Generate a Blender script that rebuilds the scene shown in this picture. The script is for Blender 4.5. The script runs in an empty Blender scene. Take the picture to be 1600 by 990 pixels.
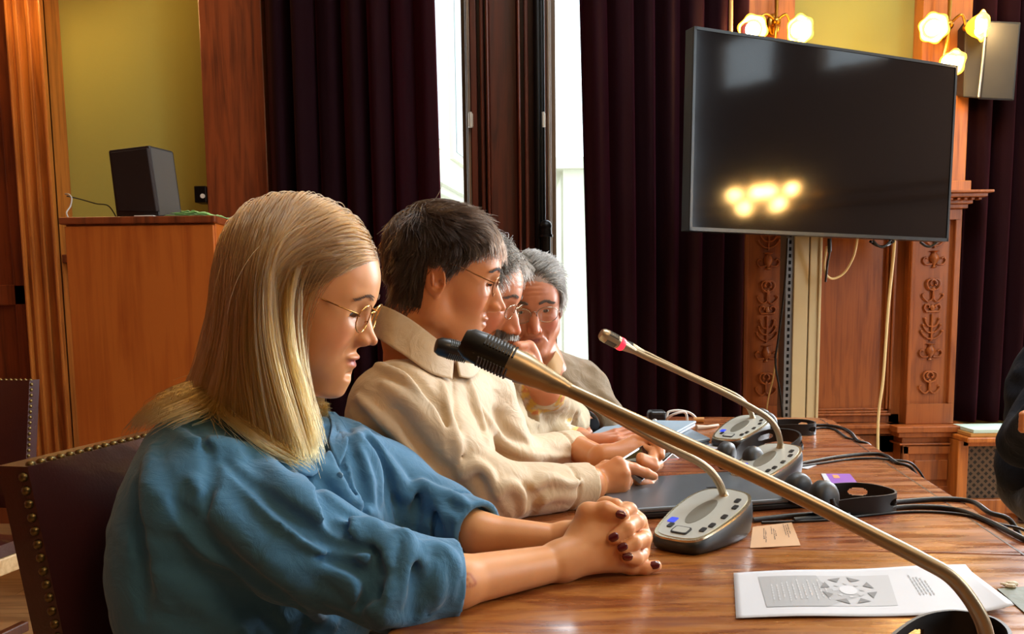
import bpy, bmesh, math, random
import numpy as np
from mathutils import Vector, Matrix, Euler
random.seed(4)
RS = np.random.RandomState(7)
SC = bpy.context.scene
COL = SC.collection
PI = math.pi
def R(a): return math.radians(a)

# ---------------- camera ----------------
F_PX, XC, YC = 1400.0, 800.0, 630.0
PITCH, ROLL, CAM_Z = R(6.5), R(0.7), 1.09
_f = Vector((0, math.cos(PITCH), -math.sin(PITCH)))
_r0 = Vector((1, 0, 0)); _u0 = _r0.cross(_f)
_r = _r0 * math.cos(ROLL) - _u0 * math.sin(ROLL)
_u = _r0 * math.sin(ROLL) + _u0 * math.cos(ROLL)
CAM = Vector((0, 0, CAM_Z))
cd = bpy.data.cameras.new('camera'); cam = bpy.data.objects.new('camera', cd); COL.objects.link(cam)
cam.matrix_world = Matrix(((_r.x, _u.x, -_f.x, CAM.x), (_r.y, _u.y, -_f.y, CAM.y), (_r.z, _u.z, -_f.z, CAM.z), (0, 0, 0, 1)))
cd.sensor_width = 36; cd.lens = F_PX / 1600 * 36; cd.shift_y = (YC - 495) / 1600; cd.clip_start = 0.02
cd.dof.use_dof = False
SC.camera = cam
def ray(px, py): return _f + _r * ((px - XC) / F_PX) - _u * ((py - YC) / F_PX)
def W(px, py, d):
    v = ray(px, py); return CAM + v * (d / v.y)
TZ = 0.75
def T(px, py, z=TZ):
    v = ray(px, py); return CAM + v * ((z - CAM_Z) / v.z)
def proj(p):
    q = Vector(p) - CAM; z = q.dot(_f)
    return (XC + F_PX * q.dot(_r) / z, YC - F_PX * q.dot(_u) / z)
def at(px, d): return W(px, 480, d).x
def zz(py, d, px=800): return W(px, py, d).z

# ---------------- light and exposure ----------------
SC.view_settings.view_transform = 'Standard'; SC.view_settings.look = 'None'
SC.view_settings.gamma = 1; SC.view_settings.use_curve_mapping = False
SC.view_settings.exposure = 0.0
w = bpy.data.worlds.new('sky'); SC.world = w; w.use_nodes = True
bg = w.node_tree.nodes['Background']; bg.inputs[0].default_value = (0.80, 0.92, 1.0, 1); bg.inputs[1].default_value = 4.0
def area(name, loc, size, power, col, rot):
    l = bpy.data.lights.new(name, 'AREA'); l.shape = 'RECTANGLE'; l.size, l.size_y = size
    l.energy = power; l.color = col
    o = bpy.data.objects.new(name, l); COL.objects.link(o); o.location = loc; o.rotation_euler = rot
    return o
# daylight through the tall windows of the right wall and of the back wall, plus an added skylight
WX = 4.6     # right wall
area('daylight_side', (WX - 0.03, .62, 2.25), (2.4, .92), 75, (0.78, 0.89, 1.0), (0, R(90), 0))
area('daylight_corner', (3.7, 4.46, 2.15), (1.6, 2.7), 520, (0.86, 0.93, 1.0), (R(-90), 0, 0))
area('added_skylight', (1.25, 2.25, 3.93), (1.5, 1.5), 75, (0.84, 0.92, 1.0), (0, 0, 0))  # unseen skylight added for top light on sleeves, hair and chair leather
for x, s in ((-0.33, .4), (0.27, .4)):
    area('daylight_back', (x, 4.62, 2.1), (s, 2.8), 12, (0.93, 0.97, 1.0), (R(-90), 0, 0))

# ---------------- tags ----------------
def tag(o, label=None, cat=None, group=None, kind=None):
    if label: o['label'] = label
    if cat: o['category'] = cat
    if group: o['group'] = group
    if kind: o['kind'] = kind
    return o
def empty(name, loc, label, cat, group=None, rz=0):
    o = bpy.data.objects.new(name, None); COL.objects.link(o); o.location = loc; o.rotation_euler = (0, 0, rz)
    o.empty_display_size = .05
    return tag(o, label, cat, group)
def setmat(o, ms):
    if ms is None: return
    for m in (ms if isinstance(ms, (list, tuple)) else [ms]): o.data.materials.append(m)
def link(name, me, mat, parent=None, smooth=False):
    o = bpy.data.objects.new(name, me); COL.objects.link(o); setmat(o, mat)
    if smooth: me.shade_smooth()
    if parent:      # meshes are authored in world space unless parent_local is used
        o.parent = parent; bpy.context.view_layer.update()
        o.matrix_parent_inverse = parent.matrix_world.inverted()
    return o
def dup(root, label=None, group=None):
    r = root.copy(); COL.objects.link(r)
    if label: r['label'] = label
    if group: r['group'] = group
    for ch in list(root.children):
        c = ch.copy(); COL.objects.link(c); c.parent = r
        for g in ch.children:
            e = g.copy(); COL.objects.link(e); e.parent = c
    return r

# ---------------- mesh building ----------------
class MB:
    def __init__(s): s.v = []; s.f = []; s.m = []; s.mi = 0
    def add(s, vs, fs):
        n = len(s.v); s.v += [tuple(v) for v in vs]; s.f += [tuple(i + n for i in f) for f in fs]; s.m += [s.mi] * len(fs); return s
    def box(s, a, b, M=None):
        x0, y0, z0 = a; x1, y1, z1 = b
        vs = [Vector(c) for c in ((x0,y0,z0),(x1,y0,z0),(x1,y1,z0),(x0,y1,z0),(x0,y0,z1),(x1,y0,z1),(x1,y1,z1),(x0,y1,z1))]
        if M: vs = [M @ v for v in vs]
        return s.add(vs, [(0,3,2,1),(4,5,6,7),(0,1,5,4),(1,2,6,5),(2,3,7,6),(3,0,4,7)])
    def tube(s, pts, r, n=10, cap=True, flat=1.0, upv=None):
        pts = [Vector(p) for p in pts]; N = len(pts)
        rs = r if isinstance(r, (list, tuple)) else [r] * N
        t0 = (pts[1] - pts[0]).normalized()
        up = Vector(upv) if upv else (Vector((0,0,1)) if abs(t0.z) < .9 else Vector((1,0,0)))
        rings = []
        for i, p in enumerate(pts):
            t = (pts[min(i+1,N-1)] - pts[max(i-1,0)]).normalized()
            if i and not upv: up = (b_.cross(t)) * -1 if False else (up - t * up.dot(t))
            u_ = (up - t * up.dot(t)).normalized(); b_ = t.cross(u_)
            rings.append([p + (u_ * math.cos(2*PI*k/n) * flat + b_ * math.sin(2*PI*k/n)) * rs[i] for k in range(n)])
        vs = [v for rg in rings for v in rg]; fs = []
        for i in range(N-1):
            for k in range(n):
                a, b = i*n+k, i*n+(k+1)%n; fs.append((a, b, b+n, a+n))
        if cap: fs.append(tuple(range(n))[::-1]); fs.append(tuple((N-1)*n+k for k in range(n)))
        return s.add(vs, fs)
    def lathe(s, prof, n=20, M=None, cap=True):
        vs = []; fs = []
        for (r, z) in prof:
            for k in range(n):
                v = Vector((r*math.cos(2*PI*k/n), r*math.sin(2*PI*k/n), z)); vs.append(M @ v if M else v)
        for i in range(len(prof)-1):
            for k in range(n):
                a, b = i*n+k, i*n+(k+1)%n; fs.append((a, b, b+n, a+n))
        if cap: fs.append(tuple(range(n))[::-1]); fs.append(tuple((len(prof)-1)*n+k for k in range(n)))
        return s.add(vs, fs)
    def prism(s, outline, M, depth):
        """outline (x,y) in local plane, extruded 0..depth along local z"""
        n = len(outline)
        vs = [M @ Vector((x, y, 0)) for x, y in outline] + [M @ Vector((x, y, depth)) for x, y in outline]
        fs = [tuple(range(n))[::-1], tuple(range(n, 2*n))] + [(i, (i+1) % n, (i+1) % n + n, i + n) for i in range(n)]
        return s.add(vs, fs)
    def ball(s, c, r, n=8, M=None, sc=(1,1,1)):
        c = Vector(c); prof = [(math.sin(PI*i/n)*r, -math.cos(PI*i/n)*r) for i in range(n+1)]
        vs = []; fs = []; k2 = n*2
        for (rr, z) in prof:
            for k in range(k2): 
                v = Vector((rr*math.cos(PI*k/n)*sc[0], rr*math.sin(PI*k/n)*sc[1], z*sc[2]))
                vs.append((M @ v if M else v) + c)
        for i in range(n):
            for k in range(k2):
                a, b = i*k2+k, i*k2+(k+1)%k2; fs.append((a,b,b+k2,a+k2))
        return s.add(vs, fs)
    def build(s, name, mat, parent=None, smooth=False, bevel=0, seg=2):
        me = bpy.data.meshes.new(name); me.from_pydata(s.v, [], s.f); me.validate()
        if any(s.m): me.polygons.foreach_set('material_index', s.m[:len(me.polygons)])
        bm = bmesh.new(); bm.from_mesh(me); bmesh.ops.remove_doubles(bm, verts=bm.verts, dist=1e-6)
        bmesh.ops.recalc_face_normals(bm, faces=bm.faces); bm.to_mesh(me); bm.free()
        o = link(name, me, mat, parent)
        if smooth: me.shade_smooth() if smooth is True else (me.shade_smooth(), me.set_sharp_from_angle(angle=R(smooth)))
        if bevel:
            b = o.modifiers.new('bevel', 'BEVEL'); b.width = bevel; b.segments = seg; b.limit_method = 'ANGLE'; b.angle_limit = R(40)
        return o
def spline(pts, n=8, closed=False):
    """Catmull-Rom through points of any dimension"""
    P = [np.array(p, float) for p in pts]; out = []; N = len(P)
    rng = range(N) if closed else range(N-1)
    for i in rng:
        if closed: p0, p1, p2, p3 = P[(i-1)%N], P[i], P[(i+1)%N], P[(i+2)%N]
        else: p0, p1, p2, p3 = P[max(i-1,0)], P[i], P[i+1], P[min(i+2,N-1)]
        for k in range(n):
            t = k/n
            out.append(.5*((2*p1)+(-p0+p2)*t+(2*p0-5*p1+4*p2-p3)*t*t+(-p0+3*p1-3*p2+p3)*t**3))
    if not closed: out.append(P[-1])
    return out
def frame(o, x, y=None, z=None):
    """matrix with origin o and given (normalised) axes"""
    x = Vector(x).normalized()
    if y is not None: y = Vector(y); z = x.cross(y).normalized(); y = z.cross(x)
    else: z = Vector(z); y = z.cross(x).normalized(); z = x.cross(y)
    o = Vector(o)
    return Matrix(((x.x,y.x,z.x,o.x),(x.y,y.y,z.y,o.y),(x.z,y.z,z.z,o.z),(0,0,0,1)))

# ---------------- materials ----------------
def nodes(name):
    m = bpy.data.materials.new(name); m.use_nodes = True; nt = m.node_tree; return m, nt, nt.nodes['Principled BSDF']
def hexc(h):
    h = h.lstrip('#'); c = [int(h[i:i+2], 16)/255 for i in (0, 2, 4)]
    return tuple([(v/12.92 if v <= .04045 else ((v+.055)/1.055)**2.4) for v in c]) + (1,)
def plain(name, col, rough=.5, metal=0, spec=.5, coat=0, bump=0, bscale=80, var=.12, emit=None, es=0, alpha=1, trans=0, sheen=0, vscale=12):
    m, nt, p = nodes(name); c = hexc(col) if isinstance(col, str) else col
    tc = nt.nodes.new('ShaderNodeTexCoord')
    n = nt.nodes.new('ShaderNodeTexNoise'); n.inputs['Scale'].default_value = vscale; n.inputs['Detail'].default_value = 5
    nt.links.new(tc.outputs['Object'], n.inputs['Vector'])
    mx = nt.nodes.new('ShaderNodeMix'); mx.data_type = 'RGBA'
    mx.inputs[6].default_value = tuple(v*(1-var) for v in c[:3])+(1,); mx.inputs[7].default_value = tuple(min(1, v*(1+var)) for v in c[:3])+(1,)
    nt.links.new(n.outputs['Fac'], mx.inputs[0]); nt.links.new(mx.outputs[2], p.inputs['Base Color'])
    p.inputs['Roughness'].default_value = rough; p.inputs['Metallic'].default_value = metal
    p.inputs['Specular IOR Level'].default_value = spec; p.inputs['Coat Weight'].default_value = coat
    p.inputs['Transmission Weight'].default_value = trans; p.inputs['Alpha'].default_value = alpha
    if sheen: p.inputs['Sheen Weight'].default_value = sheen; p.inputs['Sheen Roughness'].default_value = .4
    if emit: p.inputs['Emission Color'].default_value = hexc(emit); p.inputs['Emission Strength'].default_value = es
    if bump:
        n2 = nt.nodes.new('ShaderNodeTexNoise'); n2.inputs['Scale'].default_value = bscale; n2.inputs['Detail'].default_value = 6
        nt.links.new(tc.outputs['Object'], n2.inputs['Vector'])
        b = nt.nodes.new('ShaderNodeBump'); b.inputs['Strength'].default_value = bump; b.inputs['Distance'].default_value = .002
        nt.links.new(n2.outputs['Fac'], b.inputs['Height']); nt.links.new(b.outputs[0], p.inputs['Normal'])
    return m
def wood(name, dark, light, axis='Z', scale=1.0, rough=.35, coat=.3, rot=0, bump=.15, fig=0.5):
    """grain runs along axis"""
    m, nt, p = nodes(name); N = nt.nodes.new; L = nt.links.new
    tc = N('ShaderNodeTexCoord'); mp = N('ShaderNodeMapping')
    s = [14*scale]*3; s['XYZ'.index(axis)] = 1.1*scale
    mp.inputs['Scale'].default_value = s; mp.inputs['Rotation'].default_value = (0, 0, rot)
    L(tc.outputs['Object'], mp.inputs['Vector'])
    n1 = N('ShaderNodeTexNoise'); n1.inputs['Scale'].default_value = 1.6; n1.inputs['Detail'].default_value = 8; n1.inputs['Distortion'].default_value = 1.2
    L(mp.outputs[0], n1.inputs['Vector'])
    mp2 = N('ShaderNodeMapping'); s2 = [160*scale]*3; s2['XYZ'.index(axis)] = 4*scale; mp2.inputs['Scale'].default_value = s2
    mp2.inputs['Rotation'].default_value = (0, 0, rot)
    L(tc.outputs['Object'], mp2.inputs['Vector'])
    n2 = N('ShaderNodeTexNoise'); n2.inputs['Scale'].default_value = 1; n2.inputs['Detail'].default_value = 3; L(mp2.outputs[0], n2.inputs['Vector'])
    n3 = N('ShaderNodeTexNoise'); n3.inputs['Scale'].default_value = 2.2; n3.inputs['Detail'].default_value = 3; L(tc.outputs['Object'], n3.inputs['Vector'])
    a = N('ShaderNodeMath'); a.operation = 'MULTIPLY_ADD'; a.inputs[1].default_value = .35; L(n2.outputs['Fac'], a.inputs[0]); L(n1.outputs['Fac'], a.inputs[2])
    a2 = N('ShaderNodeMath'); a2.operation = 'MULTIPLY_ADD'; a2.inputs[1].default_value = fig; L(n3.outputs['Fac'], a2.inputs[0]); L(a.outputs[0], a2.inputs[2])
    cr = N('ShaderNodeValToRGB'); cr.color_ramp.elements[0].position = .60; cr.color_ramp.elements[1].position = 1.15 if False else 1.0
    cr.color_ramp.elements[0].color = hexc(dark); cr.color_ramp.elements[1].color = hexc(light)
    L(a2.outputs[0], cr.inputs[0]); L(cr.outputs[0], p.inputs['Base Color'])
    p.inputs['Roughness'].default_value = rough; p.inputs['Coat Weight'].default_value = coat; p.inputs['Coat Roughness'].default_value = .18
    b = N('ShaderNodeBump'); b.inputs['Strength'].default_value = bump; b.inputs['Distance'].default_value = .001
    L(n2.outputs['Fac'], b.inputs['Height']); L(b.outputs[0], p.inputs['Normal'])
    return m
# ================= implicit surfaces (numpy) and surface nets =================
A = lambda *v: np.array(v, dtype=np.float32)
def smin(a, b, k):
    h = np.clip(.5+.5*(b-a)/k, 0, 1); return b*(1-h)+a*h-k*h*(1-h)
def smax(a, b, k): return -smin(-a, -b, k)
def sph(p, c, r): return np.linalg.norm(p-A(*c), axis=1)-r
def rotm(rx=0, ry=0, rz=0):
    return np.array((Matrix.Rotation(R(rz), 3, 'Z') @ Matrix.Rotation(R(ry), 3, 'Y') @ Matrix.Rotation(R(rx), 3, 'X')), dtype=np.float32)
def ell(p, c, r, rot=None):
    q = p-A(*c)
    if rot is not None: q = q @ (rotm(*rot) if len(np.shape(rot)) == 1 else rot)
    r = A(*r); k0 = np.linalg.norm(q/r, axis=1); k1 = np.linalg.norm(q/(r*r), axis=1)+1e-9
    return k0*(k0-1)/k1
def cap(p, a, b, ra, rb=None, flat=None):
    a, b = A(*a), A(*b); rb = ra if rb is None else rb; ab = b-a; q = p-a
    t = np.clip(q @ ab/(ab @ ab+1e-12), 0, 1); return np.linalg.norm(q-t[:, None]*ab, axis=1)-(ra+(rb-ra)*t)
def chain(p, pts, rs, k=.01):
    d = None
    for i in range(len(pts)-1):
        e = cap(p, pts[i], pts[i+1], rs[i], rs[i+1]); d = e if d is None else smin(d, e, k)
    return d
def rbox(p, c, h, r, rot=None):
    q = p-A(*c)
    if rot is not None: q = q @ (rotm(*rot) if len(np.shape(rot)) == 1 else rot)
    q = np.abs(q)-(A(*h)-r); return np.linalg.norm(np.maximum(q, 0), axis=1)+np.minimum(q.max(axis=1), 0)-r
def vnoise(p, s, seed=0):
    """smooth value noise in -1..1, s = frequency vector"""
    q = p*np.asarray(s, np.float32)+seed*17.31; i = np.floor(q).astype(np.int64); f = (q-i).astype(np.float32); f = f*f*(3-2*f)
    def h(ix, iy, iz):
        n = (ix*73856093) ^ (iy*19349663) ^ (iz*83492791) ^ (seed*2654435761); n = (n ^ (n >> 13))*1274126177; n = n & 0x7fffffff
        return (((n >> 7) & 0xffff)/32767.5-1).astype(np.float32)
    x, y, z = i[:, 0], i[:, 1], i[:, 2]; o = 0
    for dx in (0, 1):
        for dy in (0, 1):
            for dz in (0, 1):
                w_ = (f[:, 0] if dx else 1-f[:, 0])*(f[:, 1] if dy else 1-f[:, 1])*(f[:, 2] if dz else 1-f[:, 2]); o = o+w_*h(x+dx, y+dy, z+dz)
    return o
def nets(F, lo, hi, h, B=8, margin=1.6):
    """mesh of F = 0 in the box, block sparse"""
    lo = np.array(lo, np.float32); n = (np.ceil((np.array(hi)-lo)/(h*B))).astype(int)
    N_ = n*B+1; V = np.full(N_, 1e3, np.float32)
    bx = np.stack(np.meshgrid(*[np.arange(k) for k in n], indexing='ij'), -1).reshape(-1, 3)
    cen = lo+(bx+.5)*h*B; v = F(cen.astype(np.float32)); lim = h*B*.87*margin+.004
    act = np.abs(v) < lim
    sgn = np.where(v < 0, -1e3, 1e3).astype(np.float32)
    for b_, s_ in zip(bx[~act], sgn[~act]):
        if s_ < 0: V[b_[0]*B:(b_[0]+1)*B+1, b_[1]*B:(b_[1]+1)*B+1, b_[2]*B:(b_[2]+1)*B+1] = -1e3
    o = np.stack(np.meshgrid(*[np.arange(B+1)]*3, indexing='ij'), -1).reshape(-1, 3); ab = bx[act]
    CH = 350
    for i in range(0, len(ab), CH):
        idx = (ab[i:i+CH, None, :]*B+o[None]).reshape(-1, 3); P = (lo+idx*h).astype(np.float32)
        V[idx[:, 0], idx[:, 1], idx[:, 2]] = F(P)
    S = V < 0
    c = np.zeros(tuple(N_-1), np.int8)
    for dx in (0, 1):
        for dy in (0, 1):
            for dz in (0, 1): c += S[dx:N_[0]-1+dx, dy:N_[1]-1+dy, dz:N_[2]-1+dz]
    cells = np.argwhere((c > 0) & (c < 8)); ID = np.full(tuple(N_-1), -1, np.int32); ID[tuple(cells.T)] = np.arange(len(cells))
    acc = np.zeros((len(cells), 3), np.float32); cnt = np.zeros(len(cells), np.float32)
    C8 = [(a, b, d) for a in (0, 1) for b in (0, 1) for d in (0, 1)]
    val = {q: V[cells[:, 0]+q[0], cells[:, 1]+q[1], cells[:, 2]+q[2]] for q in C8}
    for a in C8:
        for ax in range(3):
            if a[ax]: continue
            b = list(a); b[ax] = 1; b = tuple(b); va, vb = val[a], val[b]; m = (va < 0) != (vb < 0)
            t = np.clip(va[m]/(va[m]-vb[m]), 0, 1)
            pt = np.tile(np.array(a, np.float32), (m.sum(), 1)); pt[:, ax] = t; acc[m] += pt; cnt[m] += 1
    verts = lo+(cells+acc/cnt[:, None])*h
    faces = []
    for ax in range(3):
        u, w_ = (ax+1) % 3, (ax+2) % 3
        s0 = [slice(None)]*3; s1 = [slice(None)]*3; s0[ax] = slice(0, -1); s1[ax] = slice(1, None)
        X = S[tuple(s0)] != S[tuple(s1)]; e = np.argwhere(X)
        e = e[(e[:, u] > 0) & (e[:, w_] > 0) & (e[:, u] < N_[u]-1) & (e[:, w_] < N_[w_]-1)]
        ins = S[tuple(e.T)]
        q = []
        for du, dw in ((-1, -1), (0, -1), (0, 0), (-1, 0)):
            f = e.copy(); f[:, u] += du; f[:, w_] += dw; q.append(ID[tuple(f.T)])
        q = np.stack(q, 1); q[~ins] = q[~ins][:, ::-1]; faces.append(q[(q >= 0).all(1)])
    return verts, np.concatenate(faces)
def mesh_np(name, verts, faces, smooth=True):
    me = bpy.data.meshes.new(name); me.vertices.add(len(verts)); me.vertices.foreach_set('co', np.asarray(verts, np.float32).ravel())
    me.loops.add(len(faces)*4); me.loops.foreach_set('vertex_index', np.asarray(faces, np.int32).ravel())
    me.polygons.add(len(faces)); me.polygons.foreach_set('loop_start', np.arange(len(faces), dtype=np.int32)*4)
    me.update(calc_edges=True); me.validate()
    if smooth: me.shade_smooth()
    return me
def join_np(parts):
    vs = []; fs = []; n = 0
    for v, f in parts: vs.append(v); fs.append(f+n); n += len(v)
    return np.concatenate(vs), np.concatenate(fs)
def paint(me, name, cols):
    a = me.color_attributes.new(name, 'FLOAT_COLOR', 'POINT'); c = np.ones((len(me.vertices), 4), np.float32); c[:, :3] = cols; a.data.foreach_set('color', c.ravel())
def M4(m): return np.array(m, dtype=np.float32)
def xf(v, m): m = M4(m); return v @ m[:3, :3].T+m[:3, 3]
def march(F, px, py, d0=.5, d1=4):
    """first hit of the camera ray through a pixel with F = 0"""
    r_ = ray(px, py); r_ = r_/r_.y; r_ = np.array(r_, np.float32); c = np.array(CAM, np.float32)
    ts = np.linspace(d0, d1, 1400).astype(np.float32); v = F(c+ts[:, None]*r_); k = np.argmax(v < 0)
    if v[k] >= 0: return None
    return c+ts[k]*r_
# ================= materials of the room =================
M_panel = wood('panel_wood', '#4a1d0c', '#8a4420', 'Z', 1.0, .38, .25)
M_pil = wood('pilaster_wood', '#7c3e14', '#c07430', 'Z', 1.0, .38, .25)
M_carved = wood('carved_wood', '#642c0f', '#9e5826', 'Z', 1.0, .42, .2)
M_cab = wood('cabinet_wood', '#9a4616', '#c26a28', 'Z', .6, .35, .2, bump=.05)
M_post = wood('window_wood', '#34120a', '#5e2612', 'Z', 1.0, .35, .3)
M_floorw = wood('floor_wood', '#6b4a30', '#b08a5e', 'X', 1.0, .4, .2)
M_frame = wood('frame_wood', '#3e2a1c', '#7b6248', 'Z', 1.0, .4, .2)
M_green = plain('green_wall', '#a09a4a', .8, var=.06, bump=.2, bscale=40, vscale=3)
M_ceil = plain('ceiling_paint', '#c9bda0', .9)
M_wallp = plain('brown_wall', '#3e2716', .8)
M_brass = plain('brass', '#b8893a', .28, metal=1)
M_black = plain('black_metal', '#0c0c0e', .35, metal=.6)
M_iron = plain('dark_iron', '#15161a', .4, metal=.7)
def curtain_mat(name, c):
    m, nt, p = nodes(name); p.inputs['Base Color'].default_value = hexc(c); p.inputs['Roughness'].default_value = .9
    p.inputs['Sheen Weight'].default_value = .25; p.inputs['Sheen Roughness'].default_value = .35; p.inputs['Sheen Tint'].default_value = (.6,.1,.2,1)
    p.inputs['Specular IOR Level'].default_value = .15
    tr = nt.nodes.new('ShaderNodeBsdfTranslucent'); tr.inputs[0].default_value = hexc('#8a1040')
    mx = nt.nodes.new('ShaderNodeMixShader'); mx.inputs[0].default_value = .22
    nt.links.new(p.outputs[0], mx.inputs[1]); nt.links.new(tr.outputs[0], mx.inputs[2])
    nt.links.new(mx.outputs[0], nt.nodes['Material Output'].inputs[0]); return m
M_curt = curtain_mat('burgundy_velvet', '#1d040c')
def glass_mat(name, tint=(1,1,1,1), fac=.05):
    m, nt, p = nodes(name)
    t = nt.nodes.new('ShaderNodeBsdfTransparent'); t.inputs[0].default_value = tint
    g = nt.nodes.new('ShaderNodeBsdfGlossy'); g.inputs[1].default_value = .03
    fr = nt.nodes.new('ShaderNodeFresnel'); fr.inputs[0].default_value = 1.45
    mx = nt.nodes.new('ShaderNodeMixShader')
    mx.inputs[0].default_value = fac
    nt.links.new(t.outputs[0], mx.inputs[1]); nt.links.new(g.outputs[0], mx.inputs[2])
    nt.links.new(mx.outputs[0], nt.nodes['Material Output'].inputs[0]); return m
M_pane = glass_mat('window_glass')

WY = 4.50
def struct(mb, name, mat, parent=None, **k): return tag(mb.build(name, mat, parent, **k), kind='structure')
XL, XR, YF, ZC = -3.4, 4.6, -3.9, 3.9
struct(MB().box((XL-.1, YF-.1, -.1), (XR+.1, WY+.3, 0)), 'floor_slab', M_panel)
bpy.data.objects['floor_slab'].name = 'floor'
# parquet boards are one surface: shallow boards with fine joints
pb = MB()
for i in range(42):
    y = YF + i*.2
    if y > WY: break
    off = (i % 3)*.5
    x = XL - off
    while x < XR:
        x2 = min(x+1.5, XR)
        if x2 > XL: pb.box((max(x, XL)+.0015, y+.0015, 0), (x2-.0015, min(y+.2, WY)-.0015, .004))
        x += 1.5
struct(pb, 'floor', M_floorw)
struct(MB().box((XL-.1, YF-.1, ZC), (.5, WY+.3, ZC+.1)).box((2.0, YF-.1, ZC), (XR+.1, WY+.3, ZC+.1)).box((.5, YF-.1, ZC), (2.0, 1.5, ZC+.1)).box((.5, 3.0, ZC), (2.0, WY+.3, ZC+.1)), 'ceiling', M_ceil)
struct(MB().box((.5, 1.5, ZC-.03), (.56, 3.0, ZC+.1)).box((1.94, 1.5, ZC-.03), (2.0, 3.0, ZC+.1)).box((.5, 1.5, ZC-.03), (2.0, 1.56, ZC+.1)).box((.5, 2.94, ZC-.03), (2.0, 3.0, ZC+.1)), 'window_20', M_frame)  # frame of the added skylight, out of view
struct(MB().box((.5, 1.5, ZC+.06), (2.0, 3.0, ZC+.07)), 'pane', M_pane, bpy.data.objects['window_20'])
# window openings in the back wall
wa0, wa1 = at(600, WY), at(742, WY)     # behind the dark curtain .. post
wb0, wb1 = at(856, WY), at(960, WY)
wl = MB()
for a, b in ((XL, wa0), (wb1, 2.9), (4.5, XR)): wl.box((a, WY, 0), (b, WY+.2, ZC))
wl.box((2.9, WY, 0), (4.5, WY+.2, .8)); wl.box((2.9, WY, 3.5), (4.5, WY+.2, ZC))
wl.v and None; wl.box((wa0, WY, 0), (wb1, WY+.2, .62)); wl.box((wa0, WY, 3.6), (wb1, WY+.2, ZC))
struct(wl, 'wall_back', M_green)
struct(MB().box((XL-.1, YF, 0), (XL, WY, ZC)), 'wall_left', M_panel)
# right wall with three tall side windows and two small high ones
def wall_with_holes(name, mat, fixed, a0, a1, holes, axis):
    mb = MB(); cur = a0
    def bx(u0, u1, z0, z1):
        if axis == 'y': mb.box((fixed, u0, z0), (fixed+.1, u1, z1))
        else: mb.box((u0, fixed-.1, z0), (u1, fixed, z1))
    for (u0, u1, z0, z1) in sorted(holes):
        bx(cur, u0, 0, ZC); bx(u0, u1, 0, z0); bx(u0, u1, z1, ZC); cur = u1
    bx(cur, a1, 0, ZC); return struct(mb, name, mat)
SIDE = [(.15, 1.1, .95, 3.5), (1.35, 1.9, 2.82, 3.3), (2.25, 2.85, 2.82, 3.3)]
wall_with_holes('wall_right', M_wallp, XR, YF, WY, SIDE, 'y')
FRONT = []
wall_with_holes('wall_front', M_wallp, YF, XL, XR, FRONT, 'x')
wn = [0]
def window_frame(lo, hi, axis, fixed, mull=True):
    wn[0] += 1
    mb = MB(); (u0, z0), (u1, z1) = lo, hi; t = .05
    def bx(mb, a, b, c, d, th=.06):
        if axis == 'y': mb.box((fixed+.02, a, c), (fixed+.02+th, b, d))
        else: mb.box((a, fixed, c), (b, fixed+th, d))
    bx(mb, u0, u0+t, z0, z1); bx(mb, u1-t, u1, z0, z1); bx(mb, u0, u1, z0, z0+t); bx(mb, u0, u1, z1-t, z1)
    if mull: bx(mb, u0, u1, z0+(z1-z0)*.68, z0+(z1-z0)*.68+t)
    o = struct(mb, 'window_%d' % wn[0], M_frame, bevel=.004)
    g = MB(); 
    if axis == 'y': g.box((fixed+.07, u0+t, z0+t), (fixed+.075, u1-t, z1-t))
    else: g.box((u0+t, fixed+.03, z0+t), (u1-t, fixed+.035, z1-t))
    struct(g, 'pane', M_pane, o); return o
for (a, b, c, d) in SIDE: window_frame((a, c), (b, d), 'y', XR, d-c > 1)
for (a, b, c, d) in FRONT: window_frame((a, c), (b, d), 'x', YF-.08)
window_frame((wa0, .62), (wa1, 3.6), 'x', WY+.08, False)
window_frame((wb0, .62), (wb1, 3.6), 'x', WY+.08, False)
window_frame((2.9, .8), (4.5, 3.5), 'x', WY+.08)

m_ = MB().box((wa0-.1, WY-.03, 0), (wb1+.1, WY, .66)); struct(m_, 'trim_90', M_post)
# ---------- wooden post between the two windows ----------
pw = MB()
X = lambda px, d=WY: at(px, d)
pw.box((X(742), WY-.04, 0), (X(856), WY+.2, 3.9))
for a, b, dep in ((742, 752, .07), (757, 763, .10), (766, 770, .13), (812, 816, .13), (822, 828, .10), (846, 857, .07)):
    pw.box((X(a), WY-.04-dep, 0), (X(b), WY, 3.9))
pw.box((X(770), WY-.07, 0), (X(812), WY, 3.9))
struct(pw, 'trim_1', M_post, bevel=.006, seg=2)
for a, b in ((735, 744), (853, 862)):      # paler frame edges beside the glass
    struct(MB().box((X(a), WY-.1, .3), (X(b), WY+.1, 3.7)).box((X(a)+.008, WY-.12, .3), (X(b)-.008, WY-.1, 3.7)), 'trim_%d' % (2 if a < 800 else 3), M_frame, bevel=.004)
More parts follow.
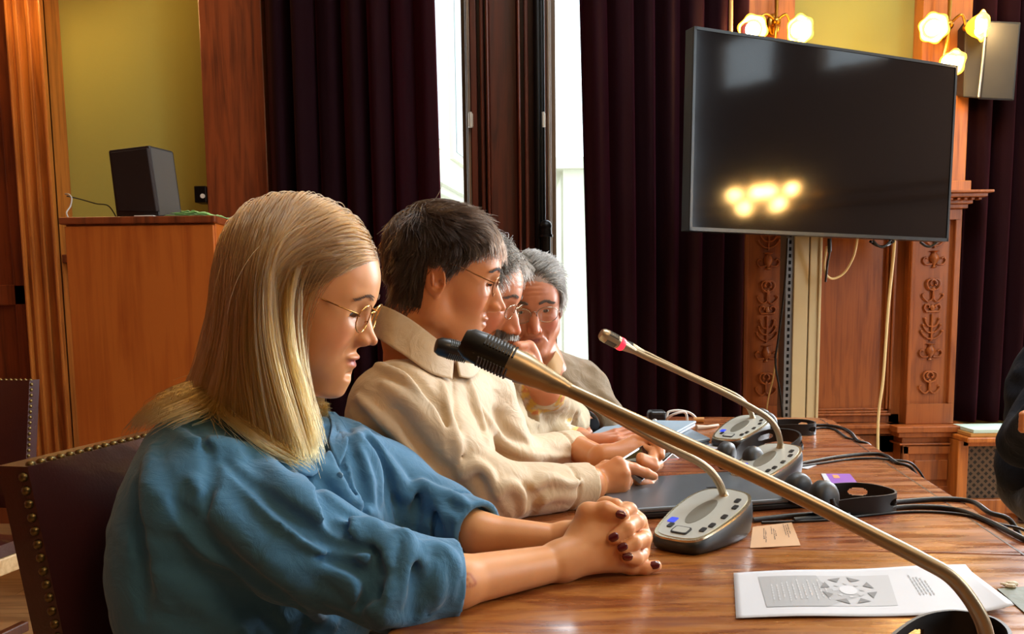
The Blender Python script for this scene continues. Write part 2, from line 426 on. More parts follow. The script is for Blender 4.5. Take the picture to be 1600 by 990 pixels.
# hinges and the black window bolt
for px in (742, 849):
    z = zz(188, WY-.15, px); h = MB().box((X(px)-.012, WY-.16, z-.03), (X(px)+.012, WY-.13, z+.03))
    h.tube([(X(px), WY-.165, z-.035), (X(px), WY-.165, z+.035)], .008)
    tag(h.build('hinge', plain('pale_metal', '#c9c6bd', .4, metal=.6)), 'pale metal hinge on the %s of the wooden window post' % ('left side' if px < 800 else 'right side'), 'hinge', 'hinges on the window post')
b = empty('window_bolt', (X(850), WY-.16, 0), 'black iron bolt rod on the right edge of the wooden window post', 'bolt')
zt, z2, z3 = zz(355, WY-.16), zz(372, WY-.16), zz(470, WY-.16)
MB().tube([(X(841), WY-.17, .5), (X(841), WY-.17, 3.6)], .018).tube([(X(846), WY-.15, .5), (X(846), WY-.15, 3.6)], .02).build('rod', M_black, b, smooth=60)
c = MB().tube([(X(851), WY-.2, z3-.4), (X(851), WY-.2, z2), (X(851), WY-.2, z2+.01), (X(851), WY-.2, zt)], [.022, .024, .03, .026], 14)
c.ball((X(851), WY-.2, zt), .03); c.tube([(X(851), WY-.2, z2), (X(851), WY-.2, z2+.012)], .034, 14)
c.build('sleeve', M_iron, b, smooth=50)

# ---------- pale building across the street ----------
M_stone = plain('pale_stone', '#d9d6c4', .8, var=.05); M_dimglass = plain('far_window_glass', '#8d9aa0', .2)
bl = empty('building', (0, 9, -6), 'pale stone building with tall windows and cornices seen through the left window', 'building')
Mb = Matrix.Translation((-.745, 9, 0)) @ Matrix.Rotation(R(-9), 4, 'Z')   # local y runs along the facade, x>0 to the street
q = MB().box((-4, -4, -6), (0, 9, 9), Mb)
for z in (-1.2, 2.05, 5.3):
    q.box((0, -4, z), (.10, 9, z+.06), Mb); q.box((0, -4, z+.06), (.16, 9, z+.13), Mb); q.box((0, -4, z+.13), (.22, 9, z+.2), Mb)
q.build('wall', M_stone, bl)
for z in (-.6, 2.6):
    for k in range(8):
        y = -3.2 + k*1.35
        f = MB().box((0, y-.1, z), (.05, y+.7, z+1.9), Mb).box((0, y-.16, z+1.9), (.12, y+.76, z+2.02), Mb).build('window', M_stone, bl)
        MB().box((.05, y, z+.08), (.06, y+.6, z+1.8), Mb).build('pane', M_dimglass, f)
bl2 = empty('building', (3, 18, -6), 'blown out pale building far beyond the right window', 'building')
q = MB().box((1.0, 17, -6), (9, 24, 3.5)).box((.8, 16.8, 3.5), (9.2, 24, 3.7)); q.build('wall', M_stone, bl2)
for k in range(4):
    for z in (-3, 0.4): MB().box((1.7+k*1.7, 16.95, z), (2.5+k*1.7, 17, z+1.7)).build('window', M_dimglass, bl2)
gr = MB().box((-30, WY+.4, -6.2), (30, 40, -6)); o = gr.build('ground', plain('street', '#8a8780', .9)); tag(o, kind='structure')

# ---------- curtains ----------
def curtain(name, x0, x1, y, amp, folds, label, seed, z0=.05, z1=3.75, lean0=0, lean1=0):
    rs = np.random.RandomState(seed); n = int((x1-x0)*140); nz = 24
    us = np.linspace(0, 1, n); ph = np.cumsum(.6+rs.rand(n)*.8); ph = ph/ph[-1]*folds*2*PI
    a = amp*(.6+.5*np.interp(us, np.linspace(0, 1, 14), rs.rand(14)))
    vs = []; fs = []
    for j in range(nz+1):
        t = j/nz; z = z0+(z1-z0)*t
        w = np.sin(ph+.5*math.sin(t*3+seed)+t*.3)*a*(.75+.35*(1-t)) + np.sin(ph*2.3+1)*a*.18
        xx = x0+lean0*(1-t)+(x1+lean1*(1-t)-x0-lean0*(1-t))*us + .25*a*np.cos(ph)
        for i in range(n): vs.append((xx[i], y+w[i], z))
    for j in range(nz):
        for i in range(n-1): k = j*n+i; fs.append((k, k+1, k+1+n, k+n))
    o = MB().add(vs, fs).build(name, M_curt, smooth=True)
    s = o.modifiers.new('thick', 'SOLIDIFY'); s.thickness = .006
    return tag(o, label, 'curtain')
curtain('curtain', at(424, 4.3), at(680, 4.3), 4.30, .065, 7, 'dark burgundy curtain hanging left of the windows, behind the blonde woman', 1, lean1=.035)
curtain('curtain', at(893, 4.3), at(1157, 4.3), 4.30, .065, 7, 'dark burgundy curtain between the right window and the screen', 2, lean0=.09)
curtain('curtain', at(1506, 4.38), at(1506, 4.38)+.62, 4.42, .04, 6, 'dark purple curtain on the right behind the black speaker', 3, z0=.47)
cr = MB().tube([(at(400, 4.3), 4.3, 3.8), (at(1157, 4.3), 4.3, 3.8)], .018); tag(cr.build('curtain_rod', M_brass, smooth=60), 'brass curtain rod above the windows', 'curtain rod')
# pale pull cord pole beside the right curtain
po = MB().tube([(at(1136, 4.2), 4.2, 1.55), (at(1134, 4.2), 4.2, 3.6)], .009); tag(po.build('curtain_pole', plain('pole_wood', '#c99658', .5), smooth=60), 'thin pale pole hanging by the curtain left of the screen', 'pole')

# ---------- panelling on the right ----------
XP = [at(1164, 4.32), at(1240, 4.32), at(1424, 4.32), at(1500, 4.32)]
z_led, z_cap0, z_cap1 = zz(664, 4.3, 1450), zz(325, 4.3, 1480), zz(297, 4.25, 1480)
tn = [3]
def trim(mb, mat, **k): tn[0] += 1; return struct(mb, 'trim_%d' % tn[0], mat, **k)
for i, (a, b) in enumerate(((XP[0], XP[1]), (XP[2], XP[3]))):
    m = MB().box((a, 4.36, z_led), (b, WY, z_cap0))                      # lower shaft
    # raised border leaving a sunk field
    fw = .018
    m.box((a, 4.335, z_led+.1), (a+fw, 4.37, z_cap0-.05)); m.box((b-fw-.012, 4.335, z_led+.1), (b, 4.37, z_cap0-.05))
    m.box((a, 4.335, z_cap0-.05), (b, 4.37, z_cap0)); m.box((a, 4.335, z_led), (b, 4.37, z_led+.1))
    trim(m, M_carved, bevel=.004)
    m = MB()
    # capital with cornice and dentils
    for (e, z0, z1) in ((.015, z_cap0, z_cap0+.02), (.03, z_cap0+.02, z_cap0+.03), (.075, z_cap1-.03, z_cap1-.012), (.095, z_cap1-.012, z_cap1)):
        m.box((a-e, 4.33-e, z0), (b+e, WY, z1))
    m.box((a-.03, 4.30, z_cap0+.03), (b+.03, WY, z_cap1-.03))
    n = 11
    for k in range(n):
        x = a-.05+(b-a+.1)*k/(n-1); m.box((x-.008, 4.275, z_cap0+.035), (x+.008, 4.31, z_cap1-.03))
    trim(m, M_carved, bevel=.003)
    a2, b2 = (a, b) if i == 0 else (at(1428, 4.38), at(1503, 4.38))
    m = MB().box((a2, 4.40, z_cap1), (b2, WY, 3.9)); m.box((a2-.02, 4.38, z_cap1), (b2+.02, WY, z_cap1+.06))
    trim(m, M_pil, bevel=.004)
    # pedestal
    m = MB().box((a-.03, 4.30, 0), (b+.02, WY, z_led-.07)); e = .03
    for (e, z0, z1) in ((.0, z_led-.07, z_led-.055), (.03, z_led-.055, z_led-.03), (.045, z_led-.03, z_led), (.02, z_led-.095, z_led-.085)):
        m.box((a-.03-e, 4.30-e, z0), (b+.02+e, WY, z1))
    m.box((a-.05, 4.28, 0), (b+.04, WY, .12))
    for (u0, u1, w0, w1) in ((a-.03, a, .12, z_led-.1), (b-.01, b+.02, .12, z_led-.1)): m.box((u0, 4.285, w0), (u1, 4.31, w1))
    m.box((a-.03, 4.285, z_led-.14), (b+.02, 4.31, z_led-.1)); m.box((a-.03, 4.285, .12), (b+.02, 4.31, .17))
    m.box((a+.03, 4.29, .2), (b-.04, 4.31, z_led-.17))
    trim(m, M_carved, bevel=.004)
    # carved ornament: scrolls, vases and drops
    m = MB(); cx = (a+b)/2; yy = 4.352
    def tb(pts, r): m.tube([(cx+p[0], yy-(p[2] if len(p) > 2 else 0), p[1]) for p in spline(pts, 5)], r, 6)
    z = z_led+.16; k = 0
    while z < z_cap0-.14:
        s = .040
        kind = k % 4
        if kind == 0:      # heart scroll
            for sg in (1, -1):
                sp = [(sg*s*(1-.75*t/9)*math.sin(t*.62)*1.0, z+.075-s*.9*(1-.75*t/9)*math.cos(t*.62+.2)+.0, .003) for t in range(10)]
                tb([(0, z, .0)]+sp, .0052)
                tb([(0, z+.005), (sg*.022, z-.01), (sg*.045, z+.008), (sg*.05, z+.024), (sg*.04, z+.028)], .004)
            m.ball((cx, yy, z+.05), .009, 6); dz = .15
        elif kind == 1:    # vase
            M_ = Matrix.Translation((cx, yy+.006, z))
            m.lathe([(.004, 0), (.014, .004), (.006, .014), (.020, .034), (.024, .05), (.014, .068), (.012, .076), (.026, .082), (.004, .084)], 10, M_)
            for sg in (1, -1): tb([(sg*.012, z+.02), (sg*.04, z+.018), (sg*.054, z+.036), (sg*.045, z+.052), (sg*.034, z+.045)], .0045)
            dz = .105
        elif kind == 2:    # leaf sprays
            for sg in (1, -1):
                for q_ in range(3):
                    h = .03*q_
                    tb([(0, z+h), (sg*.02, z+h+.004), (sg*(.042-.006*q_), z+h+.022), (sg*(.05-.008*q_), z+h+.036)], .0042)
                    m.ball((cx+sg*(.05-.008*q_), yy, z+h+.038), .0068, 5)
            tb([(0, z-.01), (0, z+.12)], .005); dz = .12
        else:              # bar with drops
            m.tube([(cx-.032, yy, z+.012), (cx+.032, yy, z+.012)], .0055, 6); m.ball((cx, yy, z+.03), .012, 6, sc=(1, .6, 1.3))
            for sg in (1, -1):
                tb([(sg*.03, z+.014), (sg*.04, z+.03), (sg*.03, z+.046), (sg*.014, z+.04), (sg*.018, z+.03)], .0045)
            dz = .07
        z += dz; k += 1
    trim(m, M_carved, smooth=60)
# field between the two pilasters
a, b = XP[1], XP[2]
m = MB().box((a, 4.44, 0), (b, WY, z_cap1-.03))
zb, ztp = zz(640, 4.4, 1340), z_cap0+.02
fx0, fx1 = at(1281, 4.4), at(1385, 4.4)
for (x0, x1, y0, z0, z1) in ((a, fx0-.02, 4.41, z_led, ztp+.05), (fx1+.03, b, 4.41, z_led, ztp+.05), (a, b, 4.41, ztp, ztp+.06), (a, b, 4.41, z_led, zb-.02)):
    m.box((x0, y0, z0), (x1, 4.45, z1))
for e, y0 in ((.0, 4.395), (.012, 4.405), (.024, 4.42)):
    m.box((fx0-.03+e, y0, zb-.03+e), (fx1+.04-e, 4.45, zb-.018+e)); m.box((fx0-.03+e, y0, ztp-.01-e), (fx1+.04-e, 4.45, ztp-e))
    m.box((fx0-.03+e, y0, zb), (fx0-.018+e, 4.45, ztp)); m.box((fx1+.028-e, y0, zb), (fx1+.04-e, 4.45, ztp))
m.box((a, 4.36, z_led-.05), (b, WY, z_led-.02)); m.box((a, 4.34, z_led-.02), (b, WY, z_led))
m.box((a, 4.42, .12), (b, WY, z_led-.06)); m.box((a, 4.38, 0), (b, WY, .14))
for x0, x1 in ((a, a+.12), (b-.12, b)): m.box((x0, 4.395, .12), (x1, 4.45, z_led-.06))
m.box((a, 4.395, z_led-.15), (b, 4.45, z_led-.06))
m.box((a, 4.36, z_cap1-.06), (b, WY, z_cap1-.03)); m.box((a, 4.32, z_cap1-.03), (b, WY, z_cap1))
trim(m, M_carved, bevel=.004)

# ---------- radiator cover right of the pilaster ----------
rx0, rx1 = at(1514, 4.2), at(1514, 4.2)+1.3
zr1, zr0 = zz(697, 4.2, 1540), zz(780, 4.2, 1540)
rc = empty('radiator_cover', (rx0+.6, 4.3, 0), 'low wooden radiator cover with a perforated metal grille under the purple curtain', 'radiator cover')
m = MB().box((rx0-.02, 4.2, 0), (rx0+.03, WY, zr1+.03)).box((rx0, 4.2, .05), (rx1, 4.26, zr0)).box((rx0, 4.2, zr1), (rx1, 4.26, zr1+.03)).box((rx0, 4.22, 0), (rx1, 4.26, .06))
for k in range(1, 3): m.box((rx0+k*.5, 4.2, .05), (rx0+k*.5+.04, 4.26, zr1))
m.build('frame', M_pil, rc, bevel=.004)
MB().box((rx0-.02, 4.12, zr1+.03), (rx1, WY, zr1+.055)).build('top', M_pil, rc, bevel=.006)
gm, nt, p = nodes('perforated_grille'); N = nt.nodes.new; L = nt.links.new
tc = N('ShaderNodeTexCoord'); mp = N('ShaderNodeMapping'); mp.inputs['Rotation'].default_value = (0, R(45), 0); mp.inputs['Scale'].default_value = (38, 38, 38)
L(tc.outputs['Object'], mp.inputs[0]); sx = N('ShaderNodeSeparateXYZ'); L(mp.outputs[0], sx.inputs[0])
def _m(op, a, b=None):
    n = N('ShaderNodeMath'); n.operation = op
    for i, v in enumerate((a, b)):
        if v is None: continue
        if isinstance(v, (int, float)): n.inputs[i].default_value = v
        else: L(v, n.inputs[i])
    return n.outputs[0]
fx = _m('ABSOLUTE', _m('SUBTRACT', _m('FRACT', sx.outputs[0]), .5)); fz = _m('ABSOLUTE', _m('SUBTRACT', _m('FRACT', sx.outputs[2]), .5))
hole = _m('LESS_THAN', _m('MAXIMUM', fx, fz), .28)
mx = N('ShaderNodeMix'); mx.data_type = 'RGBA'; mx.inputs[6].default_value = hexc('#5a4a3c'); mx.inputs[7].default_value = hexc('#080606'); L(hole, mx.inputs[0]); L(mx.outputs[2], p.inputs['Base Color']); p.inputs['Roughness'].default_value = .6
MB().box((rx0+.03, 4.23, .06), (rx1, 4.24, zr1)).build('grille', gm, rc)
MB().box((rx0+.28, 4.17, .02), (rx0+.4, 4.2, .09)).build('valve_box', M_black, rc, bevel=.004)
# papers on the radiator cover
for k, (dz, c) in enumerate(((0, '#b98a4a'), (.018, '#bfe0dc'))):
    z = zr1+.056+dz
    o = MB().box((rx0+.0+k*.012, 4.13, z), (rx0+.42, 4.33, z+.017)).build('book', plain('book_%d' % k, c, .6), bevel=.002)
    tag(o, ['tan folder at the bottom of the pile on the radiator cover', 'pale blue binder on top of the pile on the radiator cover'][k], 'folder', 'papers on the radiator cover')

# ---------- left side: green field, pilasters, side panel ----------
def vbox(px0, px1, d, y1, row=350):
    return at(px0, d), at(px1, d)
a, b = at(38, 4.3), at(92, 4.3)
m = MB().box((a, 4.34, 0), (b, WY, 3.9))
for k in range(3): m.box((a+.03+k*.055, 4.325, 0), (a+.05+k*.055, 4.36, 3.9))
m.box((b-.014, 4.31, 0), (b, 4.36, 3.9)); m.box((a, 4.31, 0), (a+.012, 4.36, 3.9))
trim(m, M_pil, bevel=.004)
m = MB().box((XL, 4.44, 0), (a, WY, 3.9)).box((a-.1, 4.40, 0), (a, WY, 3.9)).box((XL, 4.40, 1.1), (a, WY, 1.2)); trim(m, M_panel, bevel=.005)
a2, b2 = at(328, 4.3), at(424, 4.3)
m = MB().box((a2, 4.34, 0), (b2, WY, 3.9)); m.box((a2-.02, 4.30, z_led+.9), (b2+.02, WY, z_led+.95)); trim(m, M_panel, bevel=.005)
m = MB().box((b, 4.42, 0), (a2, WY, 1.30)).box((b, 4.36, 1.30), (a2, WY, 1.34)); trim(m, M_panel, bevel=.005)

# ---------- lamps ----------
def glow(name, c, s):
    m, nt, p = nodes(name); p.inputs['Base Color'].default_value = hexc(c); p.inputs['Emission Color'].default_value = hexc(c); p.inputs['Emission Strength'].default_value = s; return m
M_bulb = glow('lit_bulb', '#fff0b8', 30); 
M_shade = plain('amber_glass', '#ffc23c', .25, emit='#ffa81e', es=3.2)
def sconce(base, heads, label, power=9):
    """base on the wall; heads: list of (point, direction of the opening)"""
    s = empty('wall_sconce', base, label, 'wall lamp', 'brass wall lamps')
    B = Vector(base)
    m = MB().ball(B + Vector((0, -.01, 0)), .035, 8, sc=(1, .5, 1.5)).ball(B+Vector((0, -.06, .0)), .022).tube([B+Vector((0, -.06, -.12)), B+Vector((0, -.06, .14))], [.005, .011], 8)
    m.ball(B+Vector((0, -.06, .15)), .014).ball(B+Vector((0, -.06, -.13)), .012).tube([B, B+Vector((0, -.06, 0))], .012)
    m.build('bracket', M_brass, s, smooth=60)
    for (p, d) in heads:
        p = Vector(p); d = Vector(d).normalized(); mid = (B+p)/2+Vector((0, -.03, .05))
        a = MB().tube([Vector(v) for v in spline([B+Vector((0, -.06, 0)), mid, p-d*.035], 8)], .0065, 8).ball(p-d*.035, .016, 8).build('arm', M_brass, s, smooth=60)
        M_ = frame(p, d.cross(Vector((.3, .2, 1))), d) ; Mz = Matrix(((M_[0][0], M_[0][2], M_[0][1], p.x), (M_[1][0], M_[1][2], M_[1][1], p.y), (M_[2][0], M_[2][2], M_[2][1], p.z), (0, 0, 0, 1)))
        vs = []; fs = []; n = 48; prof = [(.014, -.03), (.028, -.02), (.042, .0), (.050, .02), (.056, .032), (.066, .040)]
        for i, (r, z) in enumerate(prof):
            for k in range(n):
                sc_ = 1+.07*math.cos(k*2*PI/8)*(i/5)**2; vs.append(Mz @ Vector((r*sc_*math.cos(2*PI*k/n), r*sc_*math.sin(2*PI*k/n), z)))
        for i in range(5):
            for k in range(n): a_ = i*n+k; b_ = i*n+(k+1) % n; fs.append((a_, b_, b_+n, a_+n))
        sh = MB().add(vs, fs).build('lamp_shade', M_shade, s, smooth=True); so = sh.modifiers.new('t', 'SOLIDIFY'); so.thickness = .003
        MB().ball(p+d*.022, .034, 10).build('bulb', M_bulb, s, smooth=True)
        l = bpy.data.lights.new('lamp_light', 'POINT'); l.energy = power; l.color = (1, .62, .22); l.shadow_soft_size = .05
        o = bpy.data.objects.new('lamp_light', l); COL.objects.link(o); o.location = p+d*.075; o.parent = s; bpy.context.view_layer.update(); o.matrix_parent_inverse = s.matrix_world.inverted()
    return s
P3 = lambda px, py, d: W(px, py, d)
sconce(P3(1207, 40, 4.39), [(P3(1176, 46, 4.27), (-.25, -1, -.3)), (P3(1244, 47, 4.27), (.2, -1, -.25)), (P3(1210, 104, 4.25), (0, -1, -.5))], 'brass wall lamp with amber glass shades half hidden by the top left of the screen')
sconce(P3(1473, 45, 4.39), [(P3(1456, 44, 4.25), (-.2, -1, -.25)), (P3(1521, 42, 4.27), (.7, -1, -.15)), (P3(1480, 97, 4.2), (.2, -1, -.55))], 'brass wall lamp with amber glass shades above the right end of the screen')
sconce(P3(60, -110, 4.3), [(P3(26, -100, 4.18), (-.3, -1, -.3)), (P3(96, -100, 4.18), (.3, -1, -.3)), (P3(60, -65, 4.15), (0, -1, -.5))], 'added brass wall lamp above the frame, warming the upper left wall', power=7)  # unseen lamp added for a warm glow in the upper left
for y in (1.75, 2.05):
    sconce((XR, y, 1.98), [((XR-.14, y-.09, 1.96), (-1, -.2, -.3)), ((XR-.14, y+.09, 1.96), (-1, .2, -.3)), ((XR-.16, y, 1.86), (-1, 0, -.5))], 'brass wall lamp on the right wall mirrored in the screen')

# added warm fill lamp, out of view above the camera
cl_ = empty('fill_lamp', (1.3, -.6, 3.0), 'added ceiling lamp with glass globes, unseen warm fill above the camera', 'ceiling lamp')
MB().tube([(1.3, -.6, 3.0), (1.3, -.6, 3.9)], .012).ball((1.3, -.6, 3.0), .06).build('stem', M_brass, cl_, smooth=60)
for k in range(5):
    a_ = 2*PI*k/5; p_ = Vector((1.3+.4*math.cos(a_), -.6+.4*math.sin(a_), 3.05))
    MB().tube([Vector(v) for v in spline([(1.3, -.6, 3.0), (1.3+.2*math.cos(a_), -.6+.2*math.sin(a_), 2.92), tuple(p_-Vector((0, 0, .06)))], 6)], .008).build('arm', M_brass, cl_, smooth=60)
    MB().ball(p_, .075, 10).build('globe', glow('globe_glass', '#ffcf90', 2.2) if k == 0 else bpy.data.materials['globe_glass'], cl_, smooth=True)
l = bpy.data.lights.new('fill_lamp_light', 'POINT'); l.energy = 50; l.color = (1, .64, .34); l.shadow_soft_size = .4
o = bpy.data.objects.new('fill_lamp_light', l); COL.objects.link(o); o.location = (1.3, -.6, 2.75)
tag(MB().box((XR-.03, -3.8, 1.90), (XR, 4.4, 1.915)).box((XR-.04, -3.8, 1.80), (XR, 4.4, 1.82)).build('trim_91', M_brass), kind='structure')  # unseen brass rails added to draw warm lines in the screen's reflection
# ---------- the big screen and its stand ----------
tvL, tvR = Vector((at(1076, 3.57), 3.57, 0)), Vector((at(1476, 4.12), 4.12, 0))
tx = (tvR-tvL).normalized(); tn_ = Vector((0, 0, 1)).cross(tx) * -1   # towards the viewer
if tn_.y > 0: tn_ = -tn_
wT = (tvR-tvL).length; zt0, zt1 = zz(360, 3.57, 1072), zz(41, 3.57, 1080)
tc_ = (tvL+tvR)/2; tc_.z = (zt0+zt1)/2-.012
Mt = Matrix.Translation(tc_) @ Matrix(((tx.x, -tn_.x, 0, 0), (tx.y, -tn_.y, 0, 0), (0, 0, 1, 0), (0, 0, 0, 1))) @ Matrix.Rotation(R(0.9), 4, 'Y')
hw, hh = wT/2, (zt1-zt0)/2
tv = empty('television', (tc_.x, tc_.y, zt0), 'large black flat screen television on a pale column stand', 'television')
m = MB().box((-hw, -.005, -hh), (hw, .05, hh), Mt).box((-hw*.7, .05, -hh*.8), (hw*.7, .075, hh*.6), Mt)
m.build('housing', plain('tv_plastic', '#1a1b1c', .35), tv, bevel=.003)
t = .011
m = MB().box((-hw, -.011, -hh), (-hw+t, -.005, hh), Mt).box((hw-t, -.011, -hh), (hw, -.005, hh), Mt).box((-hw, -.011, hh-t), (hw, -.005, hh), Mt).box((-hw, -.011, -hh), (hw, -.005, -hh+t*1.3), Mt)
m.build('bezel', plain('tv_bezel', '#2e3133', .3, metal=.5), tv, bevel=.002)
sm, nt, p = nodes('screen_glass'); p.inputs['Base Color'].default_value = hexc('#0b0a0c'); p.inputs['Roughness'].default_value = .075; p.inputs['Specular IOR Level'].default_value = .5
n = nt.nodes.new('ShaderNodeTexNoise'); n.inputs['Scale'].default_value = 4; tcn = nt.nodes.new('ShaderNodeTexCoord'); nt.links.new(tcn.outputs['Object'], n.inputs['Vector'])
bp = nt.nodes.new('ShaderNodeBump'); bp.inputs['Strength'].default_value = .12; bp.inputs['Distance'].default_value = .003; nt.links.new(n.outputs['Fac'], bp.inputs['Height']); nt.links.new(bp.outputs[0], p.inputs['Normal'])
MB().box((-hw+t, -.0075, -hh+t), (hw-t, -.004, hh-t), Mt).build('screen', sm, tv)
# stand
stx0, stx1 = at(1232, 4.02), at(1286, 4.02)
st = empty('screen_stand', ((stx0+stx1)/2, 4.1, 0), 'pale aluminium column stand carrying the television', 'stand')
M_alu = plain('cream_aluminium', '#d8c9a0', .35, metal=.35, var=.03); M_alug = plain('grey_aluminium', '#8f959c', .35, metal=.7)
w_ = stx1-stx0
MB().box((stx0+.035, 4.06, .06), (stx0+.10, 4.16, 2.0)).box((stx0+.104, 4.055, .06), (stx1-.012, 4.16, 2.0)).box((stx1-.012, 4.045, .06), (stx1, 4.16, 2.0)).build('column', M_alu, st, bevel=.003)
m = MB().box((stx0, 4.07, .06), (stx0+.035, 4.16, 2.0)); m.build('rail', M_alug, st, bevel=.002)
h = MB()
for k in range(60): h.box((stx0+.012, 4.068, .1+k*.03), (stx0+.022, 4.0705, .116+k*.03))
h.build('slots', M_black, st)
MB().box((stx0-.35, 3.75, .0), (stx1+.35, 3.82, .06)).box((stx0-.35, 4.2, .0), (stx1+.35, 4.27, .06)).box((stx0, 3.78, .0), (stx1, 4.25, .06)).build('base', M_alug, st, bevel=.006)
MB().box((stx0-.1, 3.96, 1.45), (stx1+.1, 4.06, 1.95)).build('mount_plate', M_black, st, bevel=.004)
# cables under the screen
def cable(name, pts, r, mat, label, n=8, cat='cable', group=None):
    o = MB().tube([Vector(v) for v in spline(pts, n)], r, 8).build(name, mat, smooth=60); return tag(o, label, cat, group)
M_cream = plain('cream_plastic', '#e0c890', .5); M_rub = plain('black_rubber', '#0b0b0d', .42); M_white = plain('white_plastic', '#d9d6d0', .4)
cable('cable', [P3(1398, 372, 4.05), P3(1396, 400, 4.1), P3(1388, 480, 4.13), P3(1380, 590, 4.13), P3(1372, 660, 4.13), P3(1370, 800, 4.12), (P3(1370, 800, 4.12).x-.05, 4.15, .01)], .0065, M_cream, 'long cream cable hanging straight down from the right half of the television')
cable('cable', [P3(1340, 372, 3.98), P3(1334, 400, 4.0), P3(1320, 425, 4.02), P3(1303, 435, 4.02), P3(1292, 430, 4.0), P3(1288, 415, 4.0), P3(1292, 385, 3.97)], .005, M_cream, 'short cream cable looping below the television beside its stand')
cable('cable', [P3(1296, 372, 3.95), P3(1296, 395, 3.96), P3(1293, 412, 3.98), P3(1290, 440, 4.0)], [.009]*8+[.005]*17, M_rub, 'black plug cable dangling below the television beside its stand')
cable('cable', [P3(1231, 372, 3.96), P3(1226, 450, 4.02), P3(1216, 530, 4.05), P3(1212, 570, 4.05), P3(1222, 640, 4.05), P3(1230, 800, 4.1)], .005, M_rub, 'black cable hanging in front of the left pilaster along the stand')
cable('cable', [P3(1215, 540, 4.28), P3(1208, 590, 4.28), P3(1198, 640, 4.28), P3(1190, 760, 4.27)], .004, M_cream, 'thin cream cable running down in front of the left carved pilaster')
for k, px in enumerate((1378,)):
    m = MB().tube([Vector(P3(px-18+36*t/16, 377+8*math.sin(PI*t/16), 4.0+.02*math.sin(t))) for t in range(17)], .006, 8).tube([Vector(P3(px-14+28*t/16, 375+11*math.sin(PI*t/16), 3.98)) for t in range(17)], .005, 8)
    tag(m.build('cable', M_rub, smooth=60), 'black cable bundle tucked under the bottom edge of the television', 'cable')
m = MB().tube([Vector(P3(1438+26*t/12, 378+7*math.sin(PI*t/12), 4.17)) for t in range(13)], .006, 8)
tag(m.build('cable', M_rub, smooth=60), 'small black cable loop under the right corner of the television', 'cable')

# ---------- wall speaker ----------
sp = empty('speaker', P3(1550, 100, 4.3), 'black loudspeaker hung on the wall right of the wall lamp', 'loudspeaker')
pts = [P3(1508, 30, 4.33), P3(1596, 34, 4.26), P3(1585, 158, 4.26), P3(1505, 152, 4.33)]
M_spk = plain('speaker_grey', '#2c2d31', .85, bump=.3, bscale=900); M_spk2 = plain('speaker_black', '#1d1c1f', .5)
def quad_solid(mb, q, back, taper=.8):
    c = sum((Vector(v) for v in q), Vector())/4; bk = [c+(Vector(v)-c)*taper+Vector(back) for v in q]
    return mb.add(list(q)+bk, [(0, 1, 2, 3), (7, 6, 5, 4), (0, 4, 5, 1), (1, 5, 6, 2), (2, 6, 7, 3), (3, 7, 4, 0)])
quad_solid(MB(), pts, (-.02, .11, 0)).build('cabinet', M_spk2, sp, bevel=.006)
gp = [W(1545, 34, 4.27), W(1594, 37, 4.25), W(1583, 155, 4.25), W(1533, 153, 4.275)]
quad_solid(MB(), gp, (0, .03, 0), 1).build('grille', M_spk, sp, bevel=.004)
MB().tube([Vector(v) for v in spline([P3(1540, 38, 4.27), P3(1536, 90, 4.27), P3(1529, 152, 4.27)], 8)], .006, 8).build('edge_strip', M_alug, sp, smooth=60)
MB().box((P3(1550, 90, 4.3).x-.03, 4.33, P3(1550, 90, 4.3).z-.05), (P3(1550, 90, 4.3).x+.03, 4.42, P3(1550, 90, 4.3).z+.05)).build('bracket', M_black, sp, bevel=.004)

# ---------- cabinet at left with speaker, papers ----------
cz = zz(338, 3.2, 220); cx0, cx1 = at(108, 3.2), at(341, 3.2)
cb = empty('cabinet', ((cx0+cx1)/2, 3.4, 0), 'plain reddish brown wooden cabinet standing behind the blonde woman', 'cabinet')
MB().box((cx0, 3.215, .06), (cx1, 3.42, cz-.025)).box((cx0+.02, 3.24, 0), (cx1-.02, 3.4, .06)).build('body', M_cab, cb, bevel=.003)
MB().box((cx0-.012, 3.19, cz-.025), (cx1+.006, 3.435, cz)).build('top', M_panel, cb, bevel=.004)
MB().box((cx0+.004, 3.197, .08), (cx1-.004, 3.215, cz-.032)).build('door', M_cab, cb, bevel=.002)
sc_, cc_ = 3.35, None
s2 = empty('speaker', (at(215, 3.33), 3.33, cz), 'dark tapered loudspeaker standing on the brown cabinet', 'loudspeaker')
q = [W(168, 234, 3.32), W(232, 226, 3.26), W(248, 334, 3.26), W(181, 334, 3.32)]
q[2].z = cz+.001; q[3].z = cz+.001
quad_solid(MB(), q, (.06, .09, 0), .94).build('cabinet', M_spk2, s2, bevel=.008)
gq = [W(172, 238, 3.31), W(229, 231, 3.252), W(244, 330, 3.252), W(184, 330, 3.31)]
quad_solid(MB(), gq, (.01, .012, 0), 1).build('grille', plain('grille_cloth', '#2a2224', .8, bump=.4, bscale=700), s2, bevel=.003)
gp = empty('paper_stack', (at(318, 3.4), 3.4, cz), 'crumpled pale green papers lying on the brown cabinet', 'papers')
M_gpap = plain('green_paper', '#b4dc98', .7, var=.15)
rs = np.random.RandomState(5)
